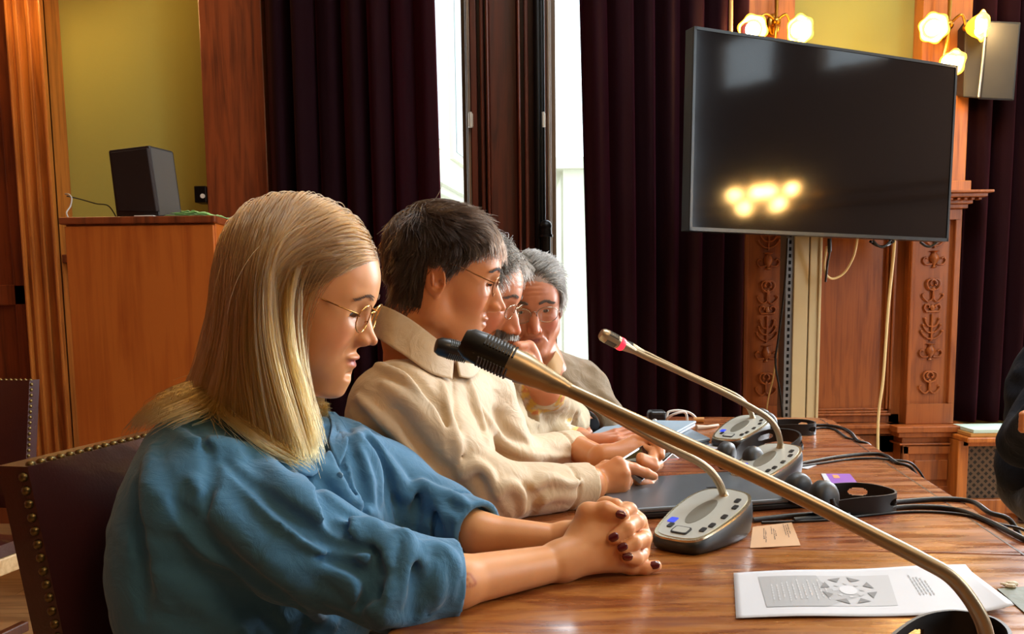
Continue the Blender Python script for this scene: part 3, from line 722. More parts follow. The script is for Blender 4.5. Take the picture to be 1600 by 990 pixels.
for k in range(5):
    g = 9; x0_, x1_ = at(268+k*6, 3.3), at(352-k*9, 3.3); vs = []; fs = []
    for j in range(g):
        for i in range(g):
            vs.append((x0_+(x1_-x0_)*i/8+.02*j/8, 3.24+.16*j/8+.01*k, cz+.002+.005*k+.008*abs(math.sin(i*.9+k*2+j*.5))*(.4+.6*rs.rand())))
    for j in range(g-1):
        for i in range(g-1): n_ = j*g+i; fs.append((n_, n_+1, n_+1+g, n_+g))
    o = MB().add(vs, fs).build('sheet', M_gpap, gp, smooth=True); so = o.modifiers.new('t', 'SOLIDIFY'); so.thickness = .0008
o = MB().box((at(228, 3.3), 3.24, cz+.001), (at(258, 3.3), 3.33, cz+.008)).build('note_pad', plain('white_paper2', '#d8d4cc', .6), bevel=.002); tag(o, 'small white pad at the foot of the dark loudspeaker', 'pad')
sk = empty('wall_socket', (at(327, 4.41), 4.38, zz(305, 4.4, 327)), 'black socket box mounted on the wall left of the dark pilaster', 'socket')
z0_ = zz(318, 4.38, 327); z1_ = zz(292, 4.38, 327)
MB().box((at(318, 4.38), 4.33, z0_), (at(336, 4.38), 4.42, z1_)).build('plate', M_black, sk, bevel=.004)
MB().tube([(at(331, 4.38), 4.325, z0_+.03), (at(331, 4.38), 4.33, z0_+.03)], .011, 12).build('socket_button', M_white, sk, smooth=50)
cable('cable', [Vector((W(103, 333, 3.3).x+.01, 3.3, cz+.002)), W(104, 332, 3.3), W(110, 322, 3.32), W(112, 310, 3.33), W(108, 304, 3.34), W(102, 303, 3.36)], .0028, M_white, 'thin white wire curling up at the left end of the brown cabinet')
cable('cable', [W(104, 306, 3.36), W(125, 311, 3.38), W(150, 318, 3.39), W(170, 322, 3.39), Vector((W(184, 332, 3.39).x, 3.39, cz+.003))], .0022, M_rub, 'thin dark wire running behind the dark loudspeaker on the cabinet')
# ================= table =================
def table_mat(nm='table_wood', cs=('#4e2311', '#78391b', '#a06034')):
    m, nt, p = nodes(nm); N = nt.nodes.new; L = nt.links.new
    tc = N('ShaderNodeTexCoord'); mp = N('ShaderNodeMapping'); mp.inputs['Scale'].default_value = (2.2, 11, 8); mp.inputs['Rotation'].default_value = (0, 0, R(4)); L(tc.outputs['Object'], mp.inputs[0])
    n1 = N('ShaderNodeTexNoise'); n1.inputs['Scale'].default_value = 2.2; n1.inputs['Detail'].default_value = 9; n1.inputs['Distortion'].default_value = 1.6; L(mp.outputs[0], n1.inputs[0])
    mp2 = N('ShaderNodeMapping'); mp2.inputs['Scale'].default_value = (12, 160, 30); L(tc.outputs['Object'], mp2.inputs[0])
    n2 = N('ShaderNodeTexNoise'); n2.inputs['Scale'].default_value = 1; n2.inputs['Detail'].default_value = 4; L(mp2.outputs[0], n2.inputs[0])
    n3 = N('ShaderNodeTexNoise'); n3.inputs['Scale'].default_value = 3.0; n3.inputs['Detail'].default_value = 4; L(tc.outputs['Object'], n3.inputs[0])
    a = N('ShaderNodeMath'); a.operation = 'MULTIPLY_ADD'; a.inputs[1].default_value = .35; L(n2.outputs[0], a.inputs[0]); L(n1.outputs[0], a.inputs[2])
    a2 = N('ShaderNodeMath'); a2.operation = 'MULTIPLY_ADD'; a2.inputs[1].default_value = .5; L(n3.outputs[0], a2.inputs[0]); L(a.outputs[0], a2.inputs[2])
    cr = N('ShaderNodeValToRGB'); e = cr.color_ramp.elements; e[0].position = .62; e[0].color = hexc(cs[0]); e[1].position = 1.08 if False else 1.0; e[1].color = hexc(cs[2])
    x = e.new(.8); x.color = hexc(cs[1]); L(a2.outputs[0], cr.inputs[0]); L(cr.outputs[0], p.inputs['Base Color'])
    # worn varnish: streaky changes of gloss
    mp4 = N('ShaderNodeMapping'); mp4.inputs['Scale'].default_value = (5, 30, 1); mp4.inputs['Rotation'].default_value = (0, 0, R(10)); L(tc.outputs['Object'], mp4.inputs[0])
    n4 = N('ShaderNodeTexNoise'); n4.inputs['Scale'].default_value = 1.4; n4.inputs['Detail'].default_value = 7; L(mp4.outputs[0], n4.inputs[0])
    r = N('ShaderNodeMapRange'); r.inputs[1].default_value = .35; r.inputs[2].default_value = .7; r.inputs[3].default_value = .18; r.inputs[4].default_value = .42; L(n4.outputs[0], r.inputs[0]); L(r.outputs[0], p.inputs['Roughness'])
    p.inputs['Coat Weight'].default_value = .45; p.inputs['Coat Roughness'].default_value = .16; p.inputs['Specular IOR Level'].default_value = .5
    b = N('ShaderNodeBump'); b.inputs['Strength'].default_value = .3; b.inputs['Distance'].default_value = .0015; L(n4.outputs[0], b.inputs['Height'])
    b2 = N('ShaderNodeBump'); b2.inputs['Strength'].default_value = .25; b2.inputs['Distance'].default_value = .0006; L(n2.outputs[0], b2.inputs['Height']); L(b.outputs[0], b2.inputs['Normal']); L(b2.outputs[0], p.inputs['Normal'])
    return m
M_table = table_mat(); M_table2 = table_mat('golden_table_wood', ('#5a2c14', '#7d431d', '#a0662f'))
eN, eF = T(1594, 840), T(1300, 655)
te = (eF-eN).normalized(); te.z = 0; te.normalize(); tvv = Vector((te.y, -te.x, 0))     # along the table, towards its right edge
lf = T(606, 985); wid = (eN-lf).dot(tvv)
yaw = math.atan2(te.x, te.y)
def TB(s, t, z=TZ):      # s along the table from eN, t from the right edge inwards
    p = eN + te*s - tvv*t; return Vector((p.x, p.y, z))
s_far = (T(1290, 652)-eN).dot(te); s_near = -.95
s_seam = (T(1400, 861)-eN).dot(te)
tb = empty('conference_table', TB(.4, wid/2, 0), 'long reddish brown polished wooden table with worn varnish', 'table')
def leaf(s0, s1, name, round_far=False):
    pts = [(s0, 0), (s1-.06, 0), (s1-.02, .012), (s1, .05), (s1, wid-.05), (s1-.02, wid-.012), (s1-.06, wid), (s0, wid)] if round_far else [(s0, 0), (s1, 0), (s1, wid), (s0, wid)]
    mb = MB(); n = len(pts)
    M_ = Matrix(((te.x, -tvv.x, 0, eN.x), (te.y, -tvv.y, 0, eN.y), (0, 0, 1, TZ-.034), (0, 0, 0, 1)))
    mb.prism(pts, M_, .034); return mb.build(name, M_table if round_far else M_table2, tb, bevel=.004, seg=3)
leaf(s_near, s_seam-.0016, 'table_leaf'); leaf(s_seam+.0016, s_far, 'table_leaf', True)
M_ = Matrix(((te.x, -tvv.x, 0, eN.x), (te.y, -tvv.y, 0, eN.y), (0, 0, 1, 0), (0, 0, 0, 1)))
MB().box((s_near+.1, .08, .62), (s_far-.12, .11, .716), M_).box((s_near+.1, wid-.14, .62), (s_far-.12, wid-.11, .716), M_).box((s_far-.15, .08, .62), (s_far-.12, wid-.11, .716), M_).box((s_near+.1, .08, .62), (s_near+.13, wid-.11, .716), M_).build('apron', M_carved, tb, bevel=.003)
for s in (s_near+.16, s_far-.2):
    for t in (.13, wid-.17):
        MB().lathe([(.045, 0), (.05, .05), (.03, .08), (.04, .2), (.032, .45), (.045, .56), (.03, .58), (.05, .6), (.05, .716)], 16, Matrix.Translation(TB(s, t, 0))).build('leg', M_carved, tb, smooth=50)
# inlay line and end grain seam along the right edge
MB().box((s_near, .028, TZ+.0001), (s_far-.03, .031, TZ+.0005), M_).build('inlay', plain('dark_inlay', '#2c0f06', .4), tb)
q = [(T(1558, 921)), T(1600, 958), T(1700, 1050), T(1760, 940), T(1600, 918)]
m = MB(); m.add([Vector((v.x, v.y, TZ+.0004)) for v in q]+[Vector((v.x, v.y, TZ+.0016)) for v in q], [(0, 1, 2, 3, 4), (9, 8, 7, 6, 5)]+[(i, (i+1) % 5, (i+1) % 5+5, i+5) for i in range(5)])
tag(m.build('desk_mat', plain('green_mat', '#55583a', .6, bump=.4, bscale=120, var=.3)), 'dull green mat lying at the right edge of the table in the corner', 'mat')
m = MB(); rs = np.random.RandomState(3)
for k in range(9):
    p = T(1562+rs.rand()*34, 914+rs.rand()*6); m.ball(p+Vector((0, 0, .003)), .002+.003*rs.rand(), 4, sc=(1.4, 1, .7))
tag(m.build('crumbs', plain('crumb', '#cfc2a6', .7)), 'pale crumbs lying by the green mat', 'crumbs', kind='stuff')

# ================= conference microphones =================
M_plate = plain('silver_plate', '#c2c4bc', .3, metal=.3, var=.05); M_rim = plain('silver_rim', '#c9bfa0', .25, metal=.9, var=.03)
M_body = plain('mic_body', '#191a1a', .42, var=.1); M_goose = plain('champagne_metal', '#a59478', .33, metal=.75, var=.04); M_dark = plain('dark_plastic', '#141414', .35)
M_lcd = plain('blue_display', '#3048c8', .3, emit='#3a4cff', es=.5); M_ring = plain('red_light_ring', '#ff3848', .4, emit='#ff1a30', es=2.2); M_grn = plain('grey_inset', '#8a877a', .35, metal=.5)
def catm(prof, k=6): return [tuple(v) for v in spline(prof, k)]
OUT = [(0, .0), (.003, .026), (.018, .043), (.07, .054), (.125, .058), (.172, .053), (.198, .036), (.207, .0)]
OUTL = catm(OUT, 5)
def outline(scale=1, off=0):
    pts = [(x, y) for x, y in OUTL] + [(x, -y) for x, y in OUTL[1:-1][::-1]]
    cx = .105; return [(cx+(x-cx)*(1+off/.1), y*(1+off/.062)) for x, y in pts]
def mic_unit(neck, ang, label, sc=.84):
    """neck: point under the foot of the gooseneck; ang: heading of the long axis"""
    org = Vector((neck.x, neck.y, TZ)) - Vector((math.cos(ang), math.sin(ang), 0))*.178*sc
    M0 = Matrix.Translation(org) @ Matrix.Rotation(ang, 4, 'Z') @ Matrix.Scale(sc, 4)
    root = empty('microphone_base', org, label, 'microphone base', 'conference microphone bases')
    zt = lambda x: .022 + .046*x/.207
    rings = []
    for (off, zf) in ((-.006, 0), (0, .15), (.003, .5), (.002, .85), (-.001, .985)):
        rings.append([M0 @ Vector((x, y, zf*zt(x))) for x, y in outline(1, off)])
    n = len(rings[0]); vs = [v for r_ in rings for v in r_]; fs = [tuple(range(n))[::-1], tuple((len(rings)-1)*n+k for k in range(n))]
    for i in range(len(rings)-1):
        for k in range(n): a, b = i*n+k, i*n+(k+1) % n; fs.append((a, b, b+n, a+n))
    MB().add(vs, fs).build('body', M_body, root, smooth=50)
    def plate(name, off, dz0, dz1, mat, par=root):
        o = outline(1, off); a = [M0 @ Vector((x, y, zt(x)+dz0)) for x, y in o]; b = [M0 @ Vector((x, y, zt(x)+dz1)) for x, y in o]
        return MB().add(a+b, [tuple(range(n))[::-1], tuple(range(n, 2*n))]+[(k, (k+1) % n, (k+1) % n+n, k+n) for k in range(n)]).build(name, mat, par, smooth=40)
    plate('rim', 0, -.002, .002, M_rim); plate('top_plate', -.0055, .0, .0030, M_plate)
    def on(x, y, dz=.003): return M0 @ Vector((x, y, zt(x)+dz))
    sl = math.atan(.046/.207); Ms = M0 @ Matrix.Translation((0, 0, .022)) @ Matrix.Rotation(-sl, 4, 'Y')
    def pad(name, x, y, a, b, h, mat, par=root, n_=20, sq=2.0, rot=0):
        pts = []
        for k in range(n_):
            t = 2*PI*k/n_; c, s_ = math.cos(t), math.sin(t); X_, Y_ = a*abs(c)**(2/sq)*(1 if c > 0 else -1), b*abs(s_)**(2/sq)*(1 if s_ > 0 else -1)
            pts.append((x+X_*math.cos(rot)-Y_*math.sin(rot), y+X_*math.sin(rot)+Y_*math.cos(rot)))
        return MB().prism(pts, Ms @ Matrix.Translation((0, 0, .003)), h).build(name, mat, par)
    pad('speaker_inset', .108, .004, .050, .0165, .0006, M_grn, rot=.0)
    pad('display', .062, .033, .009, .007, .0009, M_lcd, sq=8)
    pad('button', .030, .0, .012, .015, .0022, M_dark, sq=6); pad('button', .030, .0, .0095, .0125, .0026, M_plate, sq=6)
    for k, (x, y) in enumerate(((.044, -.032), (.064, -.038), (.100, -.042), (.140, -.042), (.166, -.034), (.042, .026))):
        pad('button', x, y, .0075, .0045, .0016, M_dark, sq=5)
    return root, M0
def gooseneck(pts, r, label, head_r, head_len, ring=False, head_dark=False, grp='gooseneck microphones', foot=True):
    P_ = [Vector(p) for p in spline(pts, 8)]; N_ = len(P_)
    rr = [r*(1.35-.35*min(1, i/(N_*.12))) if foot else r for i in range(N_)]
    root = empty('gooseneck_microphone', P_[0], label, 'microphone', grp)
    MB().tube(P_, rr, 14).build('gooseneck', M_goose, root, smooth=60)
    d = (P_[-1]-P_[-4]).normalized(); e = P_[-1]
    u_ = d.cross(Vector((0, 1, 0))).normalized()
    side = Vector((0, 0, 1)); 
    M_ = frame(e, d.cross(Vector((0, 1, 0))), d.cross(d.cross(Vector((0, 1, 0))))); 
    z_ = d; x_ = Vector((0, 1, 0)); x_ = (x_-z_*x_.dot(z_)).normalized(); y_ = z_.cross(x_)
    M_ = Matrix(((x_.x, y_.x, z_.x, e.x), (x_.y, y_.y, z_.y, e.y), (x_.z, y_.z, z_.z, e.z), (0, 0, 0, 1)))
    hl = head_len; hr = head_r
    MB().lathe([(r, -.01), (r*1.25, 0), (hr*.80, hl*.22), (hr*.93, hl*.36), (hr*.96, hl*(.54 if head_dark else .42))], 20, M_).build('collar', M_goose, root, smooth=60)
    if ring: MB().lathe([(hr*.86, hl*.24), (hr*.97, hl*.27), (hr*1.0, hl*.36), (hr*.97, hl*.40)], 20, M_).build('light_ring', M_ring, root, smooth=60)
    hd = MB().lathe([(hr*.95, hl*(.52 if head_dark else .40)), (hr*1.0, hl*(.55 if head_dark else .45)), (hr*1.02, hl*.8), (hr*.95, hl*.93), (hr*.7, hl), (0.0005, hl*1.01)], 20, M_, cap=False).build('microphone_head', M_dark if head_dark else M_goose, root, smooth=50)
    sl_ = MB()
    for k in range(4):
        for j in range(10):
            t = 2*PI*(k+.5)/4; c = M_ @ Vector((math.cos(t)*hr*.985, math.sin(t)*hr*.985, hl*(.50+.032*j)))
            a = (M_.to_3x3() @ Vector((-math.sin(t), math.cos(t), 0)))*hr*.42
            sl_.tube([c-a, c, c+a], hr*.07, 5)
    sl_.build('slots', M_dark, hd); return root
HD = R(50)
nb, M1 = mic_unit(T(1131, 777, .80), HD, 'silver topped conference microphone base nearest the camera, right of the clasped hands')
mb_, M2 = mic_unit(T(1219, 702, .80), HD, 'conference microphone base with a headset band across it, behind the dark laptop')
fb_, M3 = mic_unit(T(1176, 655, .80), HD, 'farthest conference microphone base near the far end of the table')
def ontop(M_, x, y=0, z=.062): return M_ @ Vector((x, y, z))
def neck(M_, px, slope=-.0): 
    a = ontop(M_, .178); n_ = len(px); return [a]+[W(p[0], p[1], a.y+slope*i/n_) for i, p in enumerate(px)]
gooseneck(neck(M1, [(1129, 768), (1122, 752), (1108, 734), (1085, 718), (1040, 696), (960, 652), (880, 607), (800, 571), (772, 562)], -.05), .0058, 'gooseneck microphone rising from the base nearest the camera and passing behind the foreground one', .0135, .085, head_dark=True)
gooseneck(neck(M2, [(1219, 690), (1214, 672), (1202, 655), (1180, 640), (1130, 613), (1060, 580), (1005, 555), (985, 545)], -.04), .0058, 'gooseneck microphone with a glowing red ring rising from the middle base', .0125, .066, ring=True)
gooseneck(neck(M3, [(1174, 646), (1168, 634), (1155, 621), (1130, 608), (1080, 586), (1030, 562), (1012, 553), (1000, 548)], -.03), .0058, 'farthest gooseneck microphone, its neck running just above the one with the red ring', .0115, .05)
# the foreground microphone, its base below the frame
fr, M0f = mic_unit(Vector((.335, .60, TZ)), HD, 'conference microphone base right in front of the camera, below the edge of the picture')
a = ontop(M0f, .178)
gooseneck([a, a+Vector((0, 0, .02)), W(1545, 1010, .60), W(1530, 960, .60), W(1490, 905, .602), W(1440, 874, .605), W(1370, 838, .61), W(1240, 772, .62), W(1100, 706, .635), W(980, 651, .65), W(900, 614, .66), W(872, 601, .662)],
          .0052, 'large gold toned gooseneck microphone crossing the whole foreground from the lower right', .0125, .078, head_dark=True)
# its flat collar in the foreground head: longer tapered sleeve
m = MB(); pts = [W(884, 606, .661), W(862, 597, .663), W(840, 586, .666), W(812, 573, .669)]
m.tube(pts, [.0056, .0085, .0098, .0128], 20)
tag(m.build('microphone_sleeve', M_goose, smooth=60), kind=None); bpy.data.objects['microphone_sleeve'].parent = None
_s = bpy.data.objects['microphone_sleeve']; _root = [o for o in bpy.data.objects if o.name.startswith('gooseneck_microphone')][-1]
_s.name = 'sleeve'; _s.parent = _root; bpy.context.view_layer.update(); _s.matrix_parent_inverse = _root.matrix_world.inverted()

# ================= headsets =================
M_hs = plain('headset_plastic', '#101012', .48); M_foam = plain('ear_foam', '#2c2c2f', .85, bump=.3, bscale=400)
def headset(apex, ang, label, length=.15, w=.085, z0=TZ+.001, tilt=0, bw=.028):
    """lies on its side; apex is the top of the headband, ang the heading cups -> apex"""
    M0 = Matrix.Translation(Vector((apex.x, apex.y, z0))) @ Matrix.Rotation(ang, 4, 'Z') @ Matrix.Rotation(tilt, 4, 'Y')
    root = empty('headset', M0 @ Vector((-length*.5, 0, 0)), label, 'headset', 'black conference headsets')
    prof = [(-length, w*.36), (-length*.75, w*.46), (-length*.45, w*.52), (-length*.18, w*.46), (-length*.04, w*.26), (0, 0)]
    path = spline(prof, 22); path = path + [np.array([p[0], -p[1]]) for p in path[:-1][::-1]]
    n = len(path); s = np.cumsum([0]+[np.linalg.norm(path[i]-path[i-1]) for i in range(1, n)]); tot = s[-1]
    vs = []; fs = []; nv = 18; th = .0017
    def wid_(u): return bw*(.55+.45*math.sin(PI*min(1, max(0, (min(u, 1-u))*2.6)))**.8) if min(u, 1-u) < .19 else bw
    def P_(i, j, side):
        a = path[max(i-1, 0)]; b = path[min(i+1, n-1)]; t = (b-a)/np.linalg.norm(b-a); nn = np.array([-t[1], t[0]])
        ww = wid_(s[i]/tot); zc = bw/2
        return M0 @ Vector((path[i][0]+nn[0]*th*side, path[i][1]+nn[1]*th*side, zc+(j/nv-.5)*ww))
    solid = {}
    def keep(i, j):
        u = (s[i]+s[i+1])/2/tot
        for c in (.345, .655):
            if ((u-c)/.052)**2+(((j+.5)/nv-.5)/.24)**2 < 1: return False
        return 0 <= i < n-1 and 0 <= j < nv
    idx = {}
    def V(i, j, sd):
        k = (i, j, sd)
        if k not in idx: idx[k] = len(vs); vs.append(P_(i, j, sd))
        return idx[k]
    K = {(i, j) for i in range(n-1) for j in range(nv) if keep(i, j)}
    for (i, j) in K:
        fs.append((V(i, j, 1), V(i+1, j, 1), V(i+1, j+1, 1), V(i, j+1, 1))); fs.append((V(i, j, -1), V(i, j+1, -1), V(i+1, j+1, -1), V(i+1, j, -1)))
        for (di, dj, a, b) in ((-1, 0, (i, j+1), (i, j)), (1, 0, (i+1, j), (i+1, j+1)), (0, -1, (i, j), (i+1, j)), (0, 1, (i+1, j+1), (i, j+1))):
            if (i+di, j+dj) not in K: fs.append((V(*a, 1), V(*b, 1), V(*b, -1), V(*a, -1))[::-1])
    MB().add(vs, fs).build('headband', M_hs, root, smooth=35)
    for sg in (1, -1):
        c = Vector((-length-.016, sg*w*.34, .029))
        Mc = M0 @ Matrix.Translation(c) @ Matrix.Rotation(sg*R(98), 4, 'X') @ Matrix.Rotation(sg*R(14), 4, 'Y') @ Matrix.Rotation(PI if sg > 0 else 0, 4, 'X')
        cup = MB().lathe([(.004, -.013), (.017, -.0125), (.026, -.007), (.0285, 0), (.0285, .004)], 28, Mc).build('ear_cup', M_hs, root, smooth=40)
        MB().lathe([(.010, .003), (.0275, .003), (.0285, .008), (.025, .013), (.018, .0125), (.013, .008), (.002, .008)], 28, Mc).build('ear_cushion', M_foam, cup, smooth=60)
        MB().tube([M0 @ Vector((-length+.004, sg*w*.37, .014)), M0 @ Vector((-length-.012, sg*(w*.34+.014), .022)), Mc @ Vector((0, 0, -.012))], .0045, 8).build('yoke', M_hs, root, smooth=60)
    return root
a1 = T(1383, 789); headset(a1, R(18), 'black headset lying on the right end of the dark laptop', .128, .10, bw=.030)
headset(T(1272, 676), R(-4), 'black headset farthest away beside the farthest microphone base', .11, .10)
headset(Vector((.565, 1.80, 0)), R(36), 'black headset lying in front of the middle microphone base with its band across it', .135, .10, z0=TZ+.050, tilt=-.30)
headset(T(1522, 1010), R(50), 'black headset band at the bottom right corner under the foreground microphone', .26, .085, bw=.034)

# ================= laptops, papers =================
M_lap = plain('dark_grey_metal', '#6a7178', .32, metal=.5, var=.04); M_lapb = plain('laptop_black', '#101114', .4); M_sil = plain('silver_lid', '#8796a4', .38, metal=.35, var=.04); M_papr = plain('white_paper', '#bfc2c8', .6, var=.02); M_lid2 = plain('pale_folder', '#8fa3b4', .5, var=.05)
def slab(name, q, z0, z1, mat, parent=None, bevel=.002):
    n = len(q); return MB().add([Vector((v.x, v.y, z0)) for v in q]+[Vector((v.x, v.y, z1)) for v in q], [tuple(range(n))[::-1], tuple(range(n, 2*n))]+[(i, (i+1) % n, (i+1) % n+n, i+n) for i in range(n)]).build(name, mat, parent, bevel=bevel, seg=2)
c0 = T(983, 814); c1 = T(1290, 792, TZ); dv = (c1-c0).normalized(); pv = Vector((-dv.y, dv.x, 0)); Lw = (c1-c0).length
lp = empty('laptop', c0+dv*Lw/2, 'closed dark grey laptop behind the nearest microphone base', 'laptop')
qb = [c0, c0+dv*Lw, c0+dv*Lw+pv*.235, c0+pv*.235]
slab('laptop_base', qb, TZ+.003, TZ+.011, M_lapb, lp); slab('laptop_lid', qb, TZ+.0112, TZ+.019, M_lap, lp, .003)
for k in (.05, .93):
    for j in (.02, .21): MB().lathe([(.006, 0), (.006, .004)], 10, Matrix.Translation(c0+dv*Lw*k+pv*j+Vector((0, 0, .0)))).build('foot', M_dark, lp)
lt = c0+dv*Lw*.5+pv*.117
MB().box((-.016, -.004, 0), (.016, .004, .0006), Matrix.Translation(lt+Vector((.03, 0, .019))) @ Matrix.Rotation(yaw, 4, 'Z')).build('lid_mark', M_dark, lp)
def zT(px, py, z): return T(px, py, z)
stack = [((900, 690), (1003, 700), (1110, 684), (1075, 667), 'closed pale silver laptop under a blue grey folder', 'laptop', M_sil, .016),
         ((925, 676), (1040, 683), (1088, 657), (962, 655), 'pale blue grey folder on top of the silver laptop', 'folder', M_lid2, .014)]
z = TZ+.001
for k, (a, b, c, d, lab, nm, mt, h) in enumerate(stack):
    q = [T(*p, z+h) for p in (a, b, c, d)]
    r_ = empty(nm, (q[0]+q[2])/2, lab, nm)
    slab('lid' if nm == 'laptop' else 'cover', q, z+h*.55, z+h, mt, r_); slab('base' if nm == 'laptop' else 'sheets', [v*.0+((v-(q[0]+q[2])/2)*.985+(q[0]+q[2])/2) for v in q], z, z+h*.5, M_sil if nm == 'laptop' else M_papr, r_)
    z += h+.0008
o = slab('paper', [T(1005, 700), T(1060, 708), T(1150, 698), T(1075, 690)], TZ+.0006, TZ+.0016, M_papr, bevel=0); tag(o, 'loose white sheet lying between the silver laptop and the middle headset', 'paper')
o = slab('paper', [T(1235, 730), T(1262, 733), T(1276, 727), T(1240, 724)], TZ+.0006, TZ+.0012, M_papr, bevel=0); tag(o, 'small white slip sticking out right of the middle microphone base', 'paper')
# red and white badge
q = [W(1038, 697, 1.73), W(1058, 717, 1.70), W(1040, 718, 1.70)]
bd = empty('badge', q[1], 'small red and white folded card standing behind the tablet', 'card')
o = MB().add(q+[v+Vector((.004, .006, 0)) for v in q], [(0, 1, 2), (5, 4, 3), (0, 3, 4, 1), (1, 4, 5, 2), (2, 5, 3, 0)]).build('front', plain('badge_red', '#e04a4a', .5), bd)
q2 = [W(1047, 706, 1.698), W(1060, 716, 1.695), W(1046, 717, 1.695)]
MB().add(q2+[v+Vector((.002, .003, 0)) for v in q2], [(0, 1, 2), (5, 4, 3), (0, 3, 4, 1), (1, 4, 5, 2), (2, 5, 3, 0)]).build('white_field', M_papr, bd)
# purple card
pc = empty('leaflet', T(1310, 748), 'purple leaflet lying behind the nearest headset', 'leaflet')
q = [T(1283, 741), T(1328, 741), T(1341, 757), T(1292, 759)]
slab('sheet', q, TZ+.0006, TZ+.0016, plain('purple_print', '#8a4fb8', .45, var=.1), pc, 0)
q = [T(1283, 741), T(1290, 741), T(1300, 757), T(1292, 759)]; slab('white_strip', q, TZ+.0017, TZ+.002, M_papr, pc, 0)
q = [T(1300, 743), T(1309, 743), T(1313, 748), T(1303, 748)]; slab('orange_mark', q, TZ+.0017, TZ+.002, plain('orange_print', '#d8925a', .5), pc, 0)
# name tag with tiny print
nt_ = empty('name_card', T(1210, 840), 'small beige printed card lying right of the nearest microphone base', 'card')
tq = [T(1176, 824), T(1237, 817), T(1251, 853), T(1172, 857)]
slab('card', tq, TZ+.0006, TZ+.0014, plain('beige_card', '#c39a72', .6, var=.04), nt_, 0)
ink = plain('ink', '#55402e', .7); m = MB(); rs = np.random.RandomState(8)
def tagp(u, v): a = tq[3].lerp(tq[2], u); b = tq[0].lerp(tq[1], u); p = a.lerp(b, v); return Vector((p.x, p.y, TZ+.0016))
for (u, v0, v1) in ((.27, .35, .85), (.31, .2, .75), (.45, .55, .9), (.50, .3, .8), (.54, .45, .7), (.76, .45, .97), (.81, .35, .9), (.86, .5, .95)):
    v = v0
    while v < v1:
        dv_ = .03+.04*rs.rand(); a = tagp(u, v); b = tagp(u, min(v+dv_, v1)); c = tagp(u+.03, v); dd = (c-a)*(.4+.5*rs.rand()); m.add([a, b, b+dd, a+dd], [(0, 1, 2, 3)]); v += dv_+.02
m.build('print', ink, nt_)
# the big printed sheet
pa = empty('paper', T(1370, 930), 'white printed sheet with a ring of dark triangles lying in the foreground', 'paper')
A_, B_, C_, D_ = T(1150, 968), T(1588, 961), T(1512, 888), T(1146, 897)
def sheet(u, v, dz=0):   # u left-right, v near-far
    p = A_.lerp(B_, u).lerp(D_.lerp(C_, u), v)
    h = .0016+.0018*math.sin(u*5.0+.5)**2+.010*max(0, (u-.80)/.2)**2*max(0, 1-abs(v-.05)*1.1)+.003*max(0, (v-.85)/.15)*u
    return Vector((p.x-.5*.006*max(0, (u-.9)/.1), p.y, TZ+h+dz))
def sheet_poly(mb, uv, dz=.0003, sub=1):
    mb.add([sheet(u, v, dz) for u, v in uv], [tuple(range(len(uv)))])
def sheet_grid(mb, f, nu, nv, dz):
    vs = [sheet(*f(i/nu, j/nv), dz) for j in range(nv+1) for i in range(nu+1)]
    mb.add(vs, [(j*(nu+1)+i, j*(nu+1)+i+1, (j+1)*(nu+1)+i+1, (j+1)*(nu+1)+i) for j in range(nv) for i in range(nu)])
m = MB(); sheet_grid(m, lambda u, v: (u, v), 40, 16, 0); o = m.build('sheet', M_papr, pa, smooth=True); so = o.modifiers.new('t', 'SOLIDIFY'); so.thickness = .0004
def bil(q, u, v): return tuple((q[0][k]*(1-u)+q[1][k]*u)*(1-v)+(q[3][k]*(1-u)+q[2][k]*u)*v for k in (0, 1))
G1 = plain('print_grey', '#97999c', .6, var=.02); G2 = plain('print_pale', '#acaeb2', .6, var=.02); G3 = plain('print_dark', '#6a6b6d', .6, var=.02); G4 = plain('print_white', '#b4b6ba', .6, var=.02)
fld = [(.115, .18), (.60, .17), (.56, .84), (.10, .86)]
m = MB(); q = [(.115, .18), (.60, .19), (.64, .85), (.10, .86)]; sheet_grid(m, lambda u, v: bil(q, u, v), 20, 8, .0003); m.build('print', G2, pa, smooth=True)
m = MB(); q = [(.115, .18), (.34, .18), (.50, .42), (.10, .86)]; sheet_grid(m, lambda u, v: bil(q, u, v), 12, 8, .0005); m.build('print', G1, pa, smooth=True)
m = MB(); q = [(.10, .86), (.34, .86), (.36, .60), (.18, .7)]; sheet_grid(m, lambda u, v: bil(q, u, v), 12, 6, .0005); m.build('print', G1, pa, smooth=True)
m = MB(); rs = np.random.RandomState(2)
for k in range(11):        # columns of pale text running away from the reader
    u = .145+k*.021; v = .27+.12*rs.rand(); v1 = .62+.12*rs.rand()
    while v < v1:
        dv_ = .03+.04*rs.rand(); sheet_poly(m, [(u, v), (u+.006, v), (u+.006, v+dv_), (u, v+dv_)], .0008); v += dv_+.012
m.build('text', G4, pa)
m = MB()
for k in range(5):
    u = .70+k*.013; v = .30+.1*rs.rand()
    while v < .8-.03*k:
        dv_ = .03+.04*rs.rand(); sheet_poly(m, [(u+v*.02, v), (u+.005+v*.02, v), (u+.005+(v+dv_)*.02, v+dv_), (u+(v+dv_)*.02, v+dv_)], .0006); v += dv_+.015
m.build('text', G1, pa)
m = MB(); cu, cv = .445, .52
for k in range(8):
    t = 2*PI*(k+.5)/8; c_, s_ = math.cos(t), math.sin(t)
    def pt(r_, a): return (cu+.100*r_*math.cos(a), cv+.27*r_*math.sin(a))
    sheet_poly(m, [pt(1.05, t-.30), pt(1.1, t+.24), pt(.72, t+.06)], .0009)
m.build('triangles', G3, pa)
m = MB(); sheet_poly(m, [(cu+.035*math.cos(2*PI*k/16), cv+.10*math.sin(2*PI*k/16)) for k in range(16)], .0009)
m.build('print', M_papr, pa)
m = MB()
